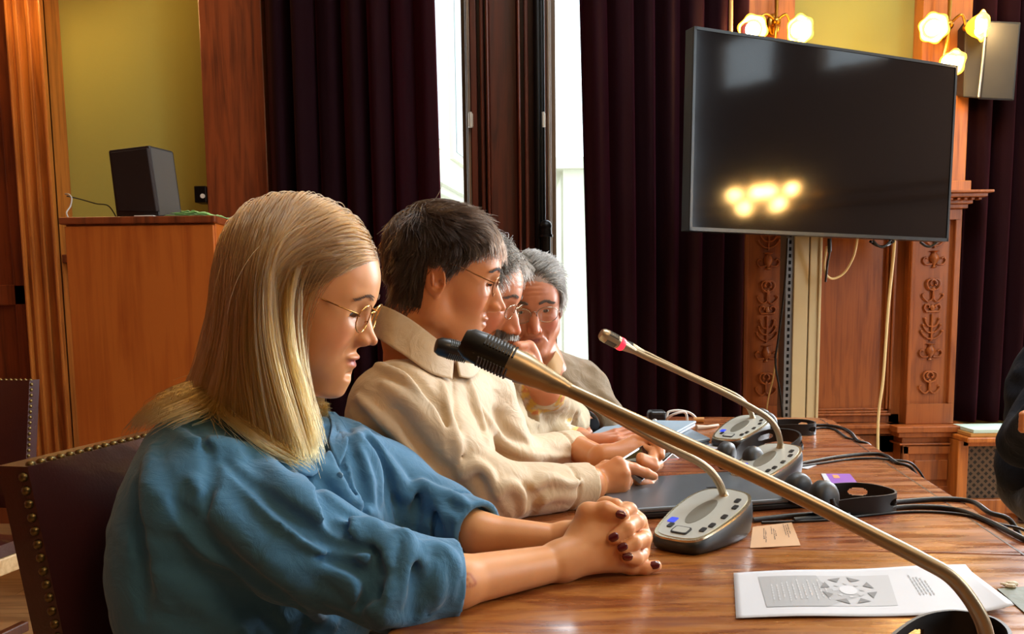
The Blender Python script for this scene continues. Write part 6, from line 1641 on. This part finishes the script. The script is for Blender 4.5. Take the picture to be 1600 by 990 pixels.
# hands and tablet
DM = 1.50
c7 = lambda x, y, d=DM: np.array(W(880+x/4.95, 620+y/4.95, d), np.float32)
wr = c7(200, 690, 1.485); kN = [c7(425, 520, DM-.005), c7(458, 590, DM-.012), c7(452, 665, DM-.012), c7(415, 725, DM-.008)]
def handR(p):
    d = chain(p, [np.array(E_n, np.float32), np.array(C_n, np.float32), wr], [.036, .029, .0245], .015)
    for k_, r_ in zip(kN, (.0140, .0135, .0128, .0120)): d = smin(d, cap(p, wr+A(.006, 0, .004), k_, .018, r_), .009)
    d = smin(d, ell(p, tuple((wr+kN[1]+kN[2])/3+A(0, .006, 0)), (.032, .016, .026)), .010)
    fs_ = [([kN[0], c7(545, 553, DM+.01), c7(640, 588, DM+.02), c7(700, 612, DM+.025)], [.0115, .0098, .0088, .0074]),
           ([kN[1], c7(490, 650, DM+.012), c7(450, 700, DM+.028)], [.0118, .0104, .0090]), ([kN[2], c7(470, 715, DM+.010), c7(420, 740, DM+.025)], [.0112, .0100, .0086]), ([kN[3], c7(420, 765, DM+.008), c7(370, 775, DM+.020)], [.0106, .0092, .0078]),
           ([c7(260, 600, DM+.02), c7(330, 540, DM+.035), c7(430, 520, DM+.03)], [.0150, .0115, .0090])]
    for a_, b_ in fs_: d = smin(d, chain(p, a_, b_, .004), .004)
    return d
wl = c7(300, 480, DM+.13); kL = [c7(560, 345, DM+.15), c7(600, 400, DM+.13), c7(600, 470, DM+.12), c7(590, 540, DM+.11)]
def handL(p):
    d = chain(p, [np.array(E_f, np.float32), np.array(C_f, np.float32), wl], [.036, .028, .0235], .015)
    for k_, r_ in zip(kL, (.0135, .013, .0125, .0115)): d = smin(d, cap(p, wl+A(.004, 0, 0), k_, .020, r_), .014)
    fs_ = [([kL[0], c7(690, 330, DM+.13), c7(752, 385, DM+.10), c7(755, 455, DM+.08)], [.0115, .0098, .0090, .0075]),
           ([kL[1], c7(700, 430, DM+.10), c7(690, 500, DM+.06), c7(580, 460, DM+.045)][:3]+[c7(600, 465, DM+.045)], [.0112, .0098, .0094, .0084]),
           ([kL[2], c7(730, 520, DM+.09), c7(700, 540, DM+.055), c7(600, 490, DM+.04)], [.0112, .0098, .0094, .0084]),
           ([kL[3], c7(690, 640, DM+.09), c7(665, 680, DM+.055), c7(575, 650, DM+.04)], [.0105, .0094, .0090, .0078])]
    for a_, b_ in fs_: d = smin(d, chain(p, a_, b_, .004), .0035)
    return d
v1, f1 = nets(handR, (-.08, 1.33, .742), (.32, 1.62, .90), .0016); v2, f2 = nets(handL, (-.02, 1.44, .742), (.36, 1.80, .95), .0017)
def bodyM(p):
    d = ell(p, (tM.x, tM.y, .79), (.10, .165, .15), rT); d = smin(d, ell(p, (tM.x-.04, tM.y, .62), (.12, .16, .18), rT), .05)
    d = smin(d, cap(p, (tM.x, tM.y, .88), tuple(MM @ Vector((-.03, 0, -.08))), .06, .047), .03)
    d = smin(d, chain(p, [tuple(S_n), tuple(E_n), tuple(C_n)], [.045, .036, .028], .02), .03); return smin(d, chain(p, [tuple(S_f), tuple(E_f), tuple(C_f)], [.042, .036, .027], .02), .03)
v3, f3 = nets(bodyM, lo_, hi_, .009)
def knuckle_tint(v, pts, base, bl, r_=.011):
    c = np.tile(base, (len(v), 1)).astype(np.float32)
    for q in pts: w_ = np.exp(-((v-q)**2).sum(1)/r_**2)[:, None]*.4; c = c*(1-w_)+bl*w_
    return c
finish_body(man, [headM, (v1, f1, knuckle_tint(v1, kN+[c7(545, 553, DM+.01)], skinM, blM)), (v2, f2, knuckle_tint(v2, [c7(690, 330, DM+.13), c7(700, 540, DM+.05)], skinM, blM)), (v3, f3, skinM)], skin_mat('young_skin', 0, 0))
tbq = [c7(405, 505, DM+.02), c7(690, 325, DM+.17), c7(860, 430, DM+.15), c7(600, 660, DM+.02)]
tbl = empty('tablet', Vector(tbq[0]), 'slim silver edged tablet held up by the young man in the cream shirt', 'tablet')
def tquad(name, off0, off1, mat, shr=0, par=tbl):
    q = [Vector(v) for v in tbq]; c = sum(q, Vector())/4; n = (q[1]-q[0]).cross(q[3]-q[0]).normalized(); n = n if n.z > 0 else -n
    q = [c+(v-c)*(1-shr) for v in q]; return MB().add([v+n*off0 for v in q]+[v+n*off1 for v in q], [(0, 1, 2, 3), (7, 6, 5, 4)]+[(i, (i+1) % 4, (i+1) % 4+4, i+4) for i in range(4)]).build(name, mat, par, bevel=.0012)
tquad('case', -.004, .004, plain('tablet_silver', '#b9bcc2', .3, metal=.7)); tquad('screen', .0041, .0048, plain('tablet_screen', '#08090b', .1), .05)
# face details
eyeball('eye', MM, 1, (R(24), 0), man, '#4a3a28')
glasses(MM, plain('bronze_wire', '#8a5f3c', .25, metal=1), man, w=.0240, h=.0175, zc=.010, xf_=.1005, ear=(.002, .0745, .024))
M_brown = hair_mat('dark_brown_hair', '#120b07', '#33241a', .30); M_brow2 = plain('dark_brow', '#2a1c12', .7); M_brow3 = plain('grey_brow', '#5c5048', .7)
brow_hair(MM, FM, M_brow2, man, n=170, L_=.008, z=.036, r_=.00034); lash(MM, M_brow2, man, z0=.011)
def dirM(p, t, ro):
    top = np.clip((ro[:, 2]-.055)/.05, 0, 1); back = np.clip((-ro[:, 0]-.01)/.05, 0, 1); o = np.zeros_like(p); sgn = np.sign(ro[:, 1]+.02)
    o[:, 0] = (1.2*top*(1-.6*back)+.30*(1-top)*(1-back)); o[:, 1] = sgn*.45*top*(1-t)-.25*top; o[:, 2] = -.30-.9*(1-top)-.9*t*(1.0)*np.clip(ro[:, 0]*12, 0, 1); o[:, 0] -= .5*(1-top)*(np.abs(ro[:, 1]) > .05); fr_ = np.clip((ro[:, 0]-.02)/.05, 0, 1); o[:, 0] *= 1-.70*fr_; o[:, 2] -= .9*fr_*t; o[:, 1] += .35*fr_*np.where(ro[:, 1] > -.02, .6, -.8)
    return o
short_hair(man, MM, FM, M_brown, keepM, 12000, dirM, lambda r_: .016+.012*(r_[:, 0] < -.03)+.040*np.clip((r_[:, 2]-.055)/.05, 0, 1), lambda r_: .003+.006*np.clip((r_[:, 2]-.03)/.06, 0, 1), 21, r0=.00055, r1=.0002, ramp=.35, wob=.12)
seated_legs(man, (tM.x-.05, tM.y, .57), '#2a2620')
# ================= the man with the moustache =================
p3 = empty('person', (-.02, 1.82, 0), 'grey haired man with a moustache resting his chin on his fist', 'person')
M3_ = place(orient(R(-14), R(20), R(0), 1.02), (.1275, 0, -.024), W(814, 519, 1.80))
nk3 = M3_.inverted() @ W(728, 600, 1.84)
o3 = dict(jaw=1.05, nose=1.12, ntx=.1185, ntz=-.0245, nbr=.1065, brow=1.25, cheek=1.02, age=1.0, slit=.0022, gaze=-.004, neck=([(-.018, 0, -.02), (-.03, 0, -.09), tuple(nk3)], [.053, .055, .066]))
F3 = head_sdf(o3); sk3, lip3, bl3 = lin('#c98560'), lin('#985048'), lin('#c4694e')
v_, f_ = nets(F3, (-.13, -.11, -.20), (.15, .11, .15), .0026); head3 = (xf(v_, M3_), f_, tint_scalp(v_, head_tint(v_, sk3, lip3, bl3, amount=.7), lin('#6a625a'), .8))
t3 = W(748, 690, 1.84); Sn3, Sf3 = W(728, 652, 1.74), W(812, 640, 1.96)
En3 = T(826, 716)+Vector((0, 0, .040)); Cn3 = T(904, 709)+Vector((0, 0, .030)); Ef3 = T(890, 700)+Vector((.0, .10, .048)); Cf3 = W(852, 610, 1.86)
def shirt30(p):
    d = ell(p, (t3.x, t3.y, .80), (.125, .18, .17), rT); d = smin(d, ell(p, (t3.x-.04, t3.y, .62), (.14, .18, .2), rT), .06)
    d = smin(d, cap(p, tuple(Sn3), tuple(Sf3), .064, .058), .045); d = smin(d, cap(p, (t3.x-.01, t3.y, .90), tuple(W(735, 628, 1.84)), .07, .056), .03)
    d = smin(d, chain(p, [tuple(Sn3), tuple(En3)], [.062, .048], .02), .03); d = smin(d, cap(p, tuple(En3), tuple(Cn3), .045, .033), .02)
    d = smin(d, chain(p, [tuple(Sf3), tuple(Ef3)], [.062, .054], .02), .03); return smin(d, cap(p, tuple(Ef3), tuple(Cf3), .050, .036), .02)
lo3, hi3 = (-.36, 1.50, .42), (.26, 2.20, 1.10)
def shirt3(p): 
    d = shirt30(p)+.0055*vnoise(p @ rotm(0, 30, 0), (13, 24, 42), 23)+.0025*vnoise(p, (50, 50, 80), 25)
    for C_, E_ in ((Cn3, En3), (Cf3, Ef3)):
        cn = (C_-E_).normalized(); q = p-A(*C_); ax = q @ A(*cn); rad = np.linalg.norm(q-ax[:, None]*A(*cn), axis=1); d = np.maximum(d, np.where((np.abs(ax) < .07) & (rad < .07), ax, -1))
    return smax(d, -cap(p, tuple(W(745, 590, 1.84)), tuple(W(768, 650, 1.83)), .045, .015), .008)
v, f = nets(shirt3, lo3, hi3, .005)
# beige cotton with pale yellow embroidery towards the cuffs
me = mesh_np('shirt', v, f); bc = np.tile(lin('#b8a888'), (len(v), 1)).astype(np.float32)
dcu = np.minimum(np.linalg.norm(v-A(*Cn3), axis=1), np.linalg.norm(v-A(*Cf3), axis=1)); n_ = vnoise(v, (90, 90, 90), 31); 
w_ = ((dcu < .055) & (n_ > -.05))[:, None]*.8; bc = bc*(1-w_)+lin('#d8b23c')*w_; w_ = ((dcu < .055) & (n_ > .42))[:, None]*.8; bc = bc*(1-w_)+lin('#b8603c')*w_; w_ = ((dcu < .055) & (n_ < -.25))[:, None]*.8; bc = bc*(1-w_)+lin('#d8d2c0')*w_
paint(me, 'tint', bc); mt = cloth_mat('embroidered_cotton', '#b8a888', .8); _nt = mt.node_tree; at_ = _nt.nodes.new('ShaderNodeAttribute'); at_.attribute_name = 'tint'; _nt.links.new(at_.outputs['Color'], _nt.nodes['Principled BSDF'].inputs['Base Color'])
link('shirt', me, mt, p3)
MB().tube([Vector(v) for v in spline([W(735, 600, 1.78), W(752, 625, 1.74), W(768, 660, 1.73), W(778, 690, 1.74)], 8)], .0045, 6, flat=.3).build('lanyard', plain('orange_lanyard', '#c8622a', .6), p3, smooth=60)
wf = W(834, 588, 1.81); kf3 = [W(809, 541, 1.765), W(811, 549, 1.77), W(815, 558, 1.775), W(819, 567, 1.78)]
wn3 = W(925, 697, 1.84)
def hands3(p):
    d = chain(p, [tuple(Ef3), tuple(Cf3), tuple(wf)], [.036, .029, .024], .015)
    k0 = [W(826, 541, 1.79), W(830, 549, 1.79), W(833, 558, 1.79), W(834, 567, 1.79)]
    for a_, b_ in zip(k0, kf3): d = smin(d, cap(p, tuple(wf), tuple(a_), .020, .0125), .012); d = smin(d, cap(p, tuple(a_), tuple(b_), .0115, .0105), .003)
    d = smin(d, chain(p, [tuple(wf), tuple(W(826, 562, 1.77)), tuple(W(812, 556, 1.765))], [.016, .012, .009], .005), .006)
    e = chain(p, [tuple(En3), tuple(Cn3), tuple(wn3)], [.036, .027, .023], .015)
    for i, (a_, b_) in enumerate(((W(962, 678, 1.83), W(1000, 664, 1.85)), (W(966, 684, 1.80), W(1008, 672, 1.82)), (W(966, 690, 1.77), W(1006, 681, 1.79)))): e = smin(e, cap(p, tuple(wn3), tuple(a_), .020, .0125), .012); e = smin(e, cap(p, tuple(a_), tuple(b_), .0105, .0080), .003)
    return smin(d, e, .003)
v1, f1 = nets(hands3, (-.06, 1.64, .745), (.30, 2.02, 1.02), .0024)
def body3(p):
    d = ell(p, (t3.x, t3.y, .79), (.10, .165, .15), rT); d = smin(d, ell(p, (t3.x-.04, t3.y, .62), (.12, .16, .18), rT), .05); d = smin(d, cap(p, (t3.x, t3.y, .88), tuple(M3_ @ Vector((-.03, 0, -.08))), .06, .05), .03)
    d = smin(d, chain(p, [tuple(Sn3), tuple(En3), tuple(Cn3)], [.045, .036, .027], .02), .03); return smin(d, chain(p, [tuple(Sf3), tuple(Ef3), tuple(Cf3)], [.042, .036, .028], .02), .03)
v3, f3 = nets(body3, lo3, hi3, .012)
finish_body(p3, [head3, (v1, f1, sk3), (v3, f3, sk3)], skin_mat('ruddy_skin', 0, 0))
eyeball('eye', M3_, 1, (R(18), 0), p3, '#4a4a48'); glasses(M3_, plain('pale_wire', '#b8a890', .25, metal=1), p3, w=.024, h=.015, zc=.010, xf_=.1035, ear=(.002, .0745, .022))
M_grey = hair_mat('grey_hair', '#1a1714', '#48423a', .38)
brow_hair(M3_, F3, M_brow3, p3, n=160, L_=.009, z=.037, r_=.0005)
short_hair(p3, M3_, F3, M_grey, lambda q: keepM(q) & (q[:, 0] < .078), 9000, lambda p, t, ro: np.stack([.25*np.ones(len(p)), .5*np.sign(ro[:, 1])*(1-t), .15-1.3*t*np.ones(len(p))], 1).astype(np.float32)*1.0, lambda r_: .022+.020*np.clip((r_[:, 2]-.03)/.06, 0, 1), lambda r_: .005+.009*np.clip((r_[:, 2]-.0)/.07, 0, 1), 31, r0=.0005, r1=.0002, wob=.22, clw=.45)
def keepT(q): return (q[:, 0] > .085) & (np.abs(q[:, 1]) < .028) & (q[:, 2] < -.031) & (q[:, 2] > -.046)
short_hair(p3, M3_, F3, M_grey, keepT, 900, lambda p, t, ro: np.stack([.35*np.ones(len(p)), .8*np.sign(ro[:, 1]), -1.*np.ones(len(p))], 1).astype(np.float32), lambda r_: .014+0*r_[:, 0], lambda r_: .005+0*r_[:, 0], 32, r0=.0005, r1=.0002, name='moustache', steps=8)
seated_legs(p3, (t3.x-.05, t3.y, .57), '#4a4640')
# ================= the man in the brown sweater =================
p4 = empty('person', (.03, 2.22, 0), 'grey haired man in a brown sweater and glasses looking towards the camera, wearing a watch', 'person')
M4_ = place(orient(R(-84), R(13), R(3), 1.0), (.1255, 0, -.024), W(837, 519, 2.09))
nk4 = M4_.inverted() @ W(848, 590, 2.22)
o4 = dict(jaw=1.12, nose=1.15, ntx=.1165, ntz=-.0235, nbr=.1045, brow=1.3, cheek=1.10, age=1.4, slit=.0028, gaze=-.001, smile=-.0045, lip=.8, neck=([(-.018, 0, -.02), (-.03, 0, -.08), tuple(nk4)], [.056, .058, .068]))
F4 = head_sdf(o4); sk4, lip4, bl4 = lin('#bd7a58'), lin('#8c4a42'), lin('#b8604a')
v_, f_ = nets(F4, (-.13, -.11, -.20), (.15, .11, .15), .0026); head4 = (xf(v_, M4_), f_, tint_scalp(v_, head_tint(v_, sk4, lip4, bl4, amount=.7), lin('#7a7268'), .8))
t4 = W(845, 700, 2.26); Sn4, Sf4 = W(775, 640, 2.2), W(905, 612, 2.30); Ef4 = T(940, 690)+Vector((.0, .05, .055)); Cf4 = T(915, 676)+Vector((0, -.09, .040)); En4 = T(800, 700)+Vector((0, 0, .05)); Cn4 = T(860, 692)+Vector((0, 0, .035))
Ef4 = W(935, 648, 2.24)
def shirt40(p):
    r4 = rotm(0, 0, -60); d = ell(p, (t4.x, t4.y, .80), (.13, .20, .17), r4); d = smin(d, ell(p, (t4.x-.02, t4.y+.02, .62), (.14, .19, .2), r4), .06)
    d = smin(d, cap(p, tuple(Sn4), tuple(Sf4), .066, .066), .045); d = smin(d, cap(p, (t4.x, t4.y, .90), tuple(W(850, 590, 2.24)), .075, .062), .04)
    d = smin(d, chain(p, [tuple(Sn4), tuple(En4)], [.064, .052], .02), .03); d = smin(d, cap(p, tuple(En4), tuple(Cn4), .046, .036), .02)
    d = smin(d, chain(p, [tuple(Sf4), tuple(Ef4)], [.066, .058], .02), .03); return smin(d, cap(p, tuple(Ef4), tuple(Cf4), .052, .038), .02)
lo4, hi4 = (-.26, 1.98, .42), (.40, 2.56, 1.10)
def shirt4(p):
    d = shirt40(p)+.0055*vnoise(p @ rotm(0, 40, 20), (12, 22, 38), 43)+.002*vnoise(p, (50, 50, 80), 45)
    for C_, E_ in ((Cn4, En4), (Cf4, Ef4)):
        cn = (C_-E_).normalized(); q = p-A(*C_); ax = q @ A(*cn); rad = np.linalg.norm(q-ax[:, None]*A(*cn), axis=1); d = np.maximum(d, np.where((np.abs(ax) < .07) & (rad < .07), ax, -1))
    return smax(d, -cap(p, tuple(W(850, 555, 2.2)), tuple(W(852, 590, 2.10)), .04, .018), .01)
v, f = nets(shirt4, lo4, hi4, .005); M_knit = cloth_mat('brown_knit', '#7a684e', .95, 500, .3, .1, bump=.7); link('sweater', mesh_np('sweater', v, f), M_knit, p4)
sheet_from('collar', [[W(868, 548, 2.2), W(862, 560, 2.12), W(848, 578, 2.09)], [W(874, 556, 2.2), W(868, 572, 2.10), W(852, 590, 2.075)], [W(880, 566, 2.2), W(874, 586, 2.09), W(858, 602, 2.07)]], plain('tan_collar', '#a07c4c', .8), p4)
wf4 = Cf4+(Cf4-Ef4).normalized()*.035
def hands4(p):
    d = chain(p, [tuple(Ef4), tuple(Cf4), tuple(wf4)], [.036, .029, .026], .015); dn = (Cf4-Ef4).normalized(); sd = dn.cross(Vector((0, 0, 1))).normalized()
    for k in range(4):
        a_ = wf4+dn*.055+sd*(k-1.5)*.019+Vector((0, 0, .004)); b_ = a_+dn*.038+Vector((0, 0, -.008)); c_ = b_+dn*.022+Vector((0, 0, -.012))
        d = smin(d, cap(p, tuple(wf4), tuple(a_), .019, .0125), .012); d = smin(d, chain(p, [tuple(a_), tuple(b_), tuple(c_)], [.0108, .0098, .0080], .004), .003)
    d = smin(d, chain(p, [tuple(wf4), tuple(wf4+dn*.03-sd*.035), tuple(wf4+dn*.06-sd*.045)], [.015, .012, .009], .005), .006)
    return smin(d, cap(p, tuple(En4), tuple(Cn4), .036, .028), .01)
v1, f1 = nets(hands4, (-.1, 1.9, .745), (.34, 2.4, .98), .0026)
def body4(p):
    d = ell(p, (t4.x, t4.y, .79), (.10, .15, .15)); d = smin(d, ell(p, (t4.x-.02, t4.y, .62), (.12, .16, .18)), .05); d = smin(d, cap(p, (t4.x, t4.y, .88), tuple(M4_ @ Vector((-.03, 0, -.08))), .06, .05), .03)
    d = smin(d, chain(p, [tuple(Sn4), tuple(En4), tuple(Cn4)], [.045, .036, .027], .02), .03); return smin(d, chain(p, [tuple(Sf4), tuple(Ef4), tuple(Cf4)], [.042, .036, .028], .02), .03)
v3, f3 = nets(body4, lo4, hi4, .012)
finish_body(p4, [head4, (v1, f1, sk4), (v3, f3, sk4)], skin_mat('aged_skin', 0, 0))
eyeball('eye', M4_, 1, (R(6), 0), p4, '#3a3a38'); glasses(M4_, plain('grey_wire', '#8a8478', .25, metal=1), p4, w=.0255, h=.018, zc=.011, xf_=.1035, ear=(.002, .0745, .022), rr=.0008)
brow_hair(M4_, F4, M_brow3, p4, n=200, L_=.010, z=.038, r_=.0006)
def dir4(p, t, ro):
    o = np.zeros_like(p); top = np.clip((ro[:, 2]-.05)/.05, 0, 1); o[:, 0] = -.9*top-.35*(1-top)+.25*(ro[:, 0] < .0)*(1-top); o[:, 1] = np.sign(ro[:, 1]+.015)*(.8*(1-t)*top+.15); o[:, 2] = .25*top*(1-2.5*t)-(1-top)*.9; return o
short_hair(p4, M4_, F4, M_grey, lambda q: keepM(q) & (q[:, 0] < .080), 11000, dir4, lambda r_: .030+.026*np.clip((r_[:, 2]-.03)/.06, 0, 1), lambda r_: .004+.009*np.clip((r_[:, 2]-.0)/.07, 0, 1), 41, r0=.0005, r1=.0002, wob=.06, clw=.10)
wt = empty('wristwatch', Cf4, 'dark wristwatch on the wrist of the man in the brown sweater', 'watch'); dn = (Cf4-Ef4).normalized(); cw_ = Cf4+dn*.012; s1 = dn.cross(Vector((0, 0, 1))).normalized(); s2 = dn.cross(s1)
MB().tube([cw_+s1*.031*math.cos(a)+s2*.031*math.sin(a) for a in np.linspace(0, 2*PI, 29)], .0075, 8, cap=False, flat=.35).build('strap', M_rub, wt, smooth=60)
MB().lathe([(.016, 0), (.017, .003), (.015, .008), (.0005, .0085)], 20, Matrix.Translation(cw_+Vector((.012, -.027, .0))) @ Vector((.4, -.9, .15)).to_track_quat('Z', 'Y').to_matrix().to_4x4()).build('case', M_iron, wt, smooth=50)
seated_legs(p4, (t4.x-.03, t4.y+.02, .57), '#33302c')
# ================= the figure in dark clothes at the right edge =================
p5 = empty('person', (1.44, 2.34, 0), 'person in dark navy clothes seated at the right edge of the picture, mostly cut off', 'person')
M5_ = place(orient(R(-140), R(8), 0, 1.0), (0, 0, 0), (1.53, 2.38, 1.20)); F5 = head_sdf(dict(neck=([(-.018, 0, -.02), (-.03, 0, -.12)], [.053, .06])))
v_, f_ = nets(F5, (-.13, -.11, -.16), (.15, .11, .15), .004); h5 = (xf(v_, M5_), f_, tint_scalp(v_, head_tint(v_, skinM, lipM, blM), lin('#2c2018')))
S5, E5, H5 = W(1668, 590, 2.30), W(1602, 690, 2.22), W(1622, 650, 2.04)
def jk(p):
    d = ell(p, (1.51, 2.40, .80), (.16, .17, .22)); d = smin(d, ell(p, (1.51, 2.40, .62), (.18, .18, .16)), .05); d = smin(d, cap(p, tuple(S5), (1.72, 2.46, .95), .075), .05)
    d = smin(d, cap(p, (1.52, 2.39, 1.0), (1.525, 2.38, 1.08), .075, .06), .03)
    d = smin(d, chain(p, [tuple(S5), tuple(E5)], [.078, .062], .02), .03); d = smin(d, cap(p, tuple(E5), tuple(H5), .058, .040), .02)
    return d+.006*vnoise(p, (16, 16, 30), 53)
v, f = nets(jk, (1.0, 1.9, .40), (1.9, 2.75, 1.20), .008); link('jacket', mesh_np('jacket', v, f), cloth_mat('navy_wool', '#0a0f1a', .95, sheen=0), p5)
def hd5(p):
    d = chain(p, [tuple(E5), tuple(H5)], [.035, .026], .01)
    for k in range(4): a_ = H5+Vector((-.022, -.02, .014-.011*k)); d = smin(d, cap(p, tuple(H5), tuple(a_), .018, .012), .01); d = smin(d, cap(p, tuple(a_), tuple(a_+Vector((-.030, -.01, -.006))), .0105, .009), .003)
    return d
v1, f1 = nets(hd5, (1.0, 1.9, .6), (1.5, 2.4, 1.1), .004)
def bd5(p): return smin(ell(p, (1.51, 2.40, .75), (.12, .13, .28)), cap(p, (1.51, 2.40, .9), (1.53, 2.38, 1.10), .06, .05), .03)
v3, f3 = nets(bd5, (1.2, 2.1, .4), (1.75, 2.65, 1.2), .014)
finish_body(p5, [h5, (v1, f1, skinM), (v3, f3, skinM)], M_skW)
def lg5(p):
    d = ell(p, (1.51, 2.40, .56), (.17, .17, .10))
    for sx in (-.02, .16): d = smin(d, chain(p, [(1.46+sx, 2.38, .55), (1.34+sx, 2.05, .52), (1.34+sx, 2.05, .05)], [.085, .065, .05], .03), .02); d = smin(d, cap(p, (1.34+sx, 2.05, .045), (1.30+sx, 1.94, .04), .04, .034), .02)
    return np.maximum(d, .004-p[:, 2])
v, f = nets(lg5, (1.0, 1.8, 0), (1.85, 2.65, .70), .012); link('trousers', mesh_np('trousers', v, f), cloth_mat('black_trousers', '#0a0c12', .9), p5)
short_hair(p5, M5_, F5, M_brown, keepM, 2500, dirM, lambda r_: .05+0*r_[:, 0], lambda r_: .016+0*r_[:, 0], 51, r0=.0010, r1=.0004)
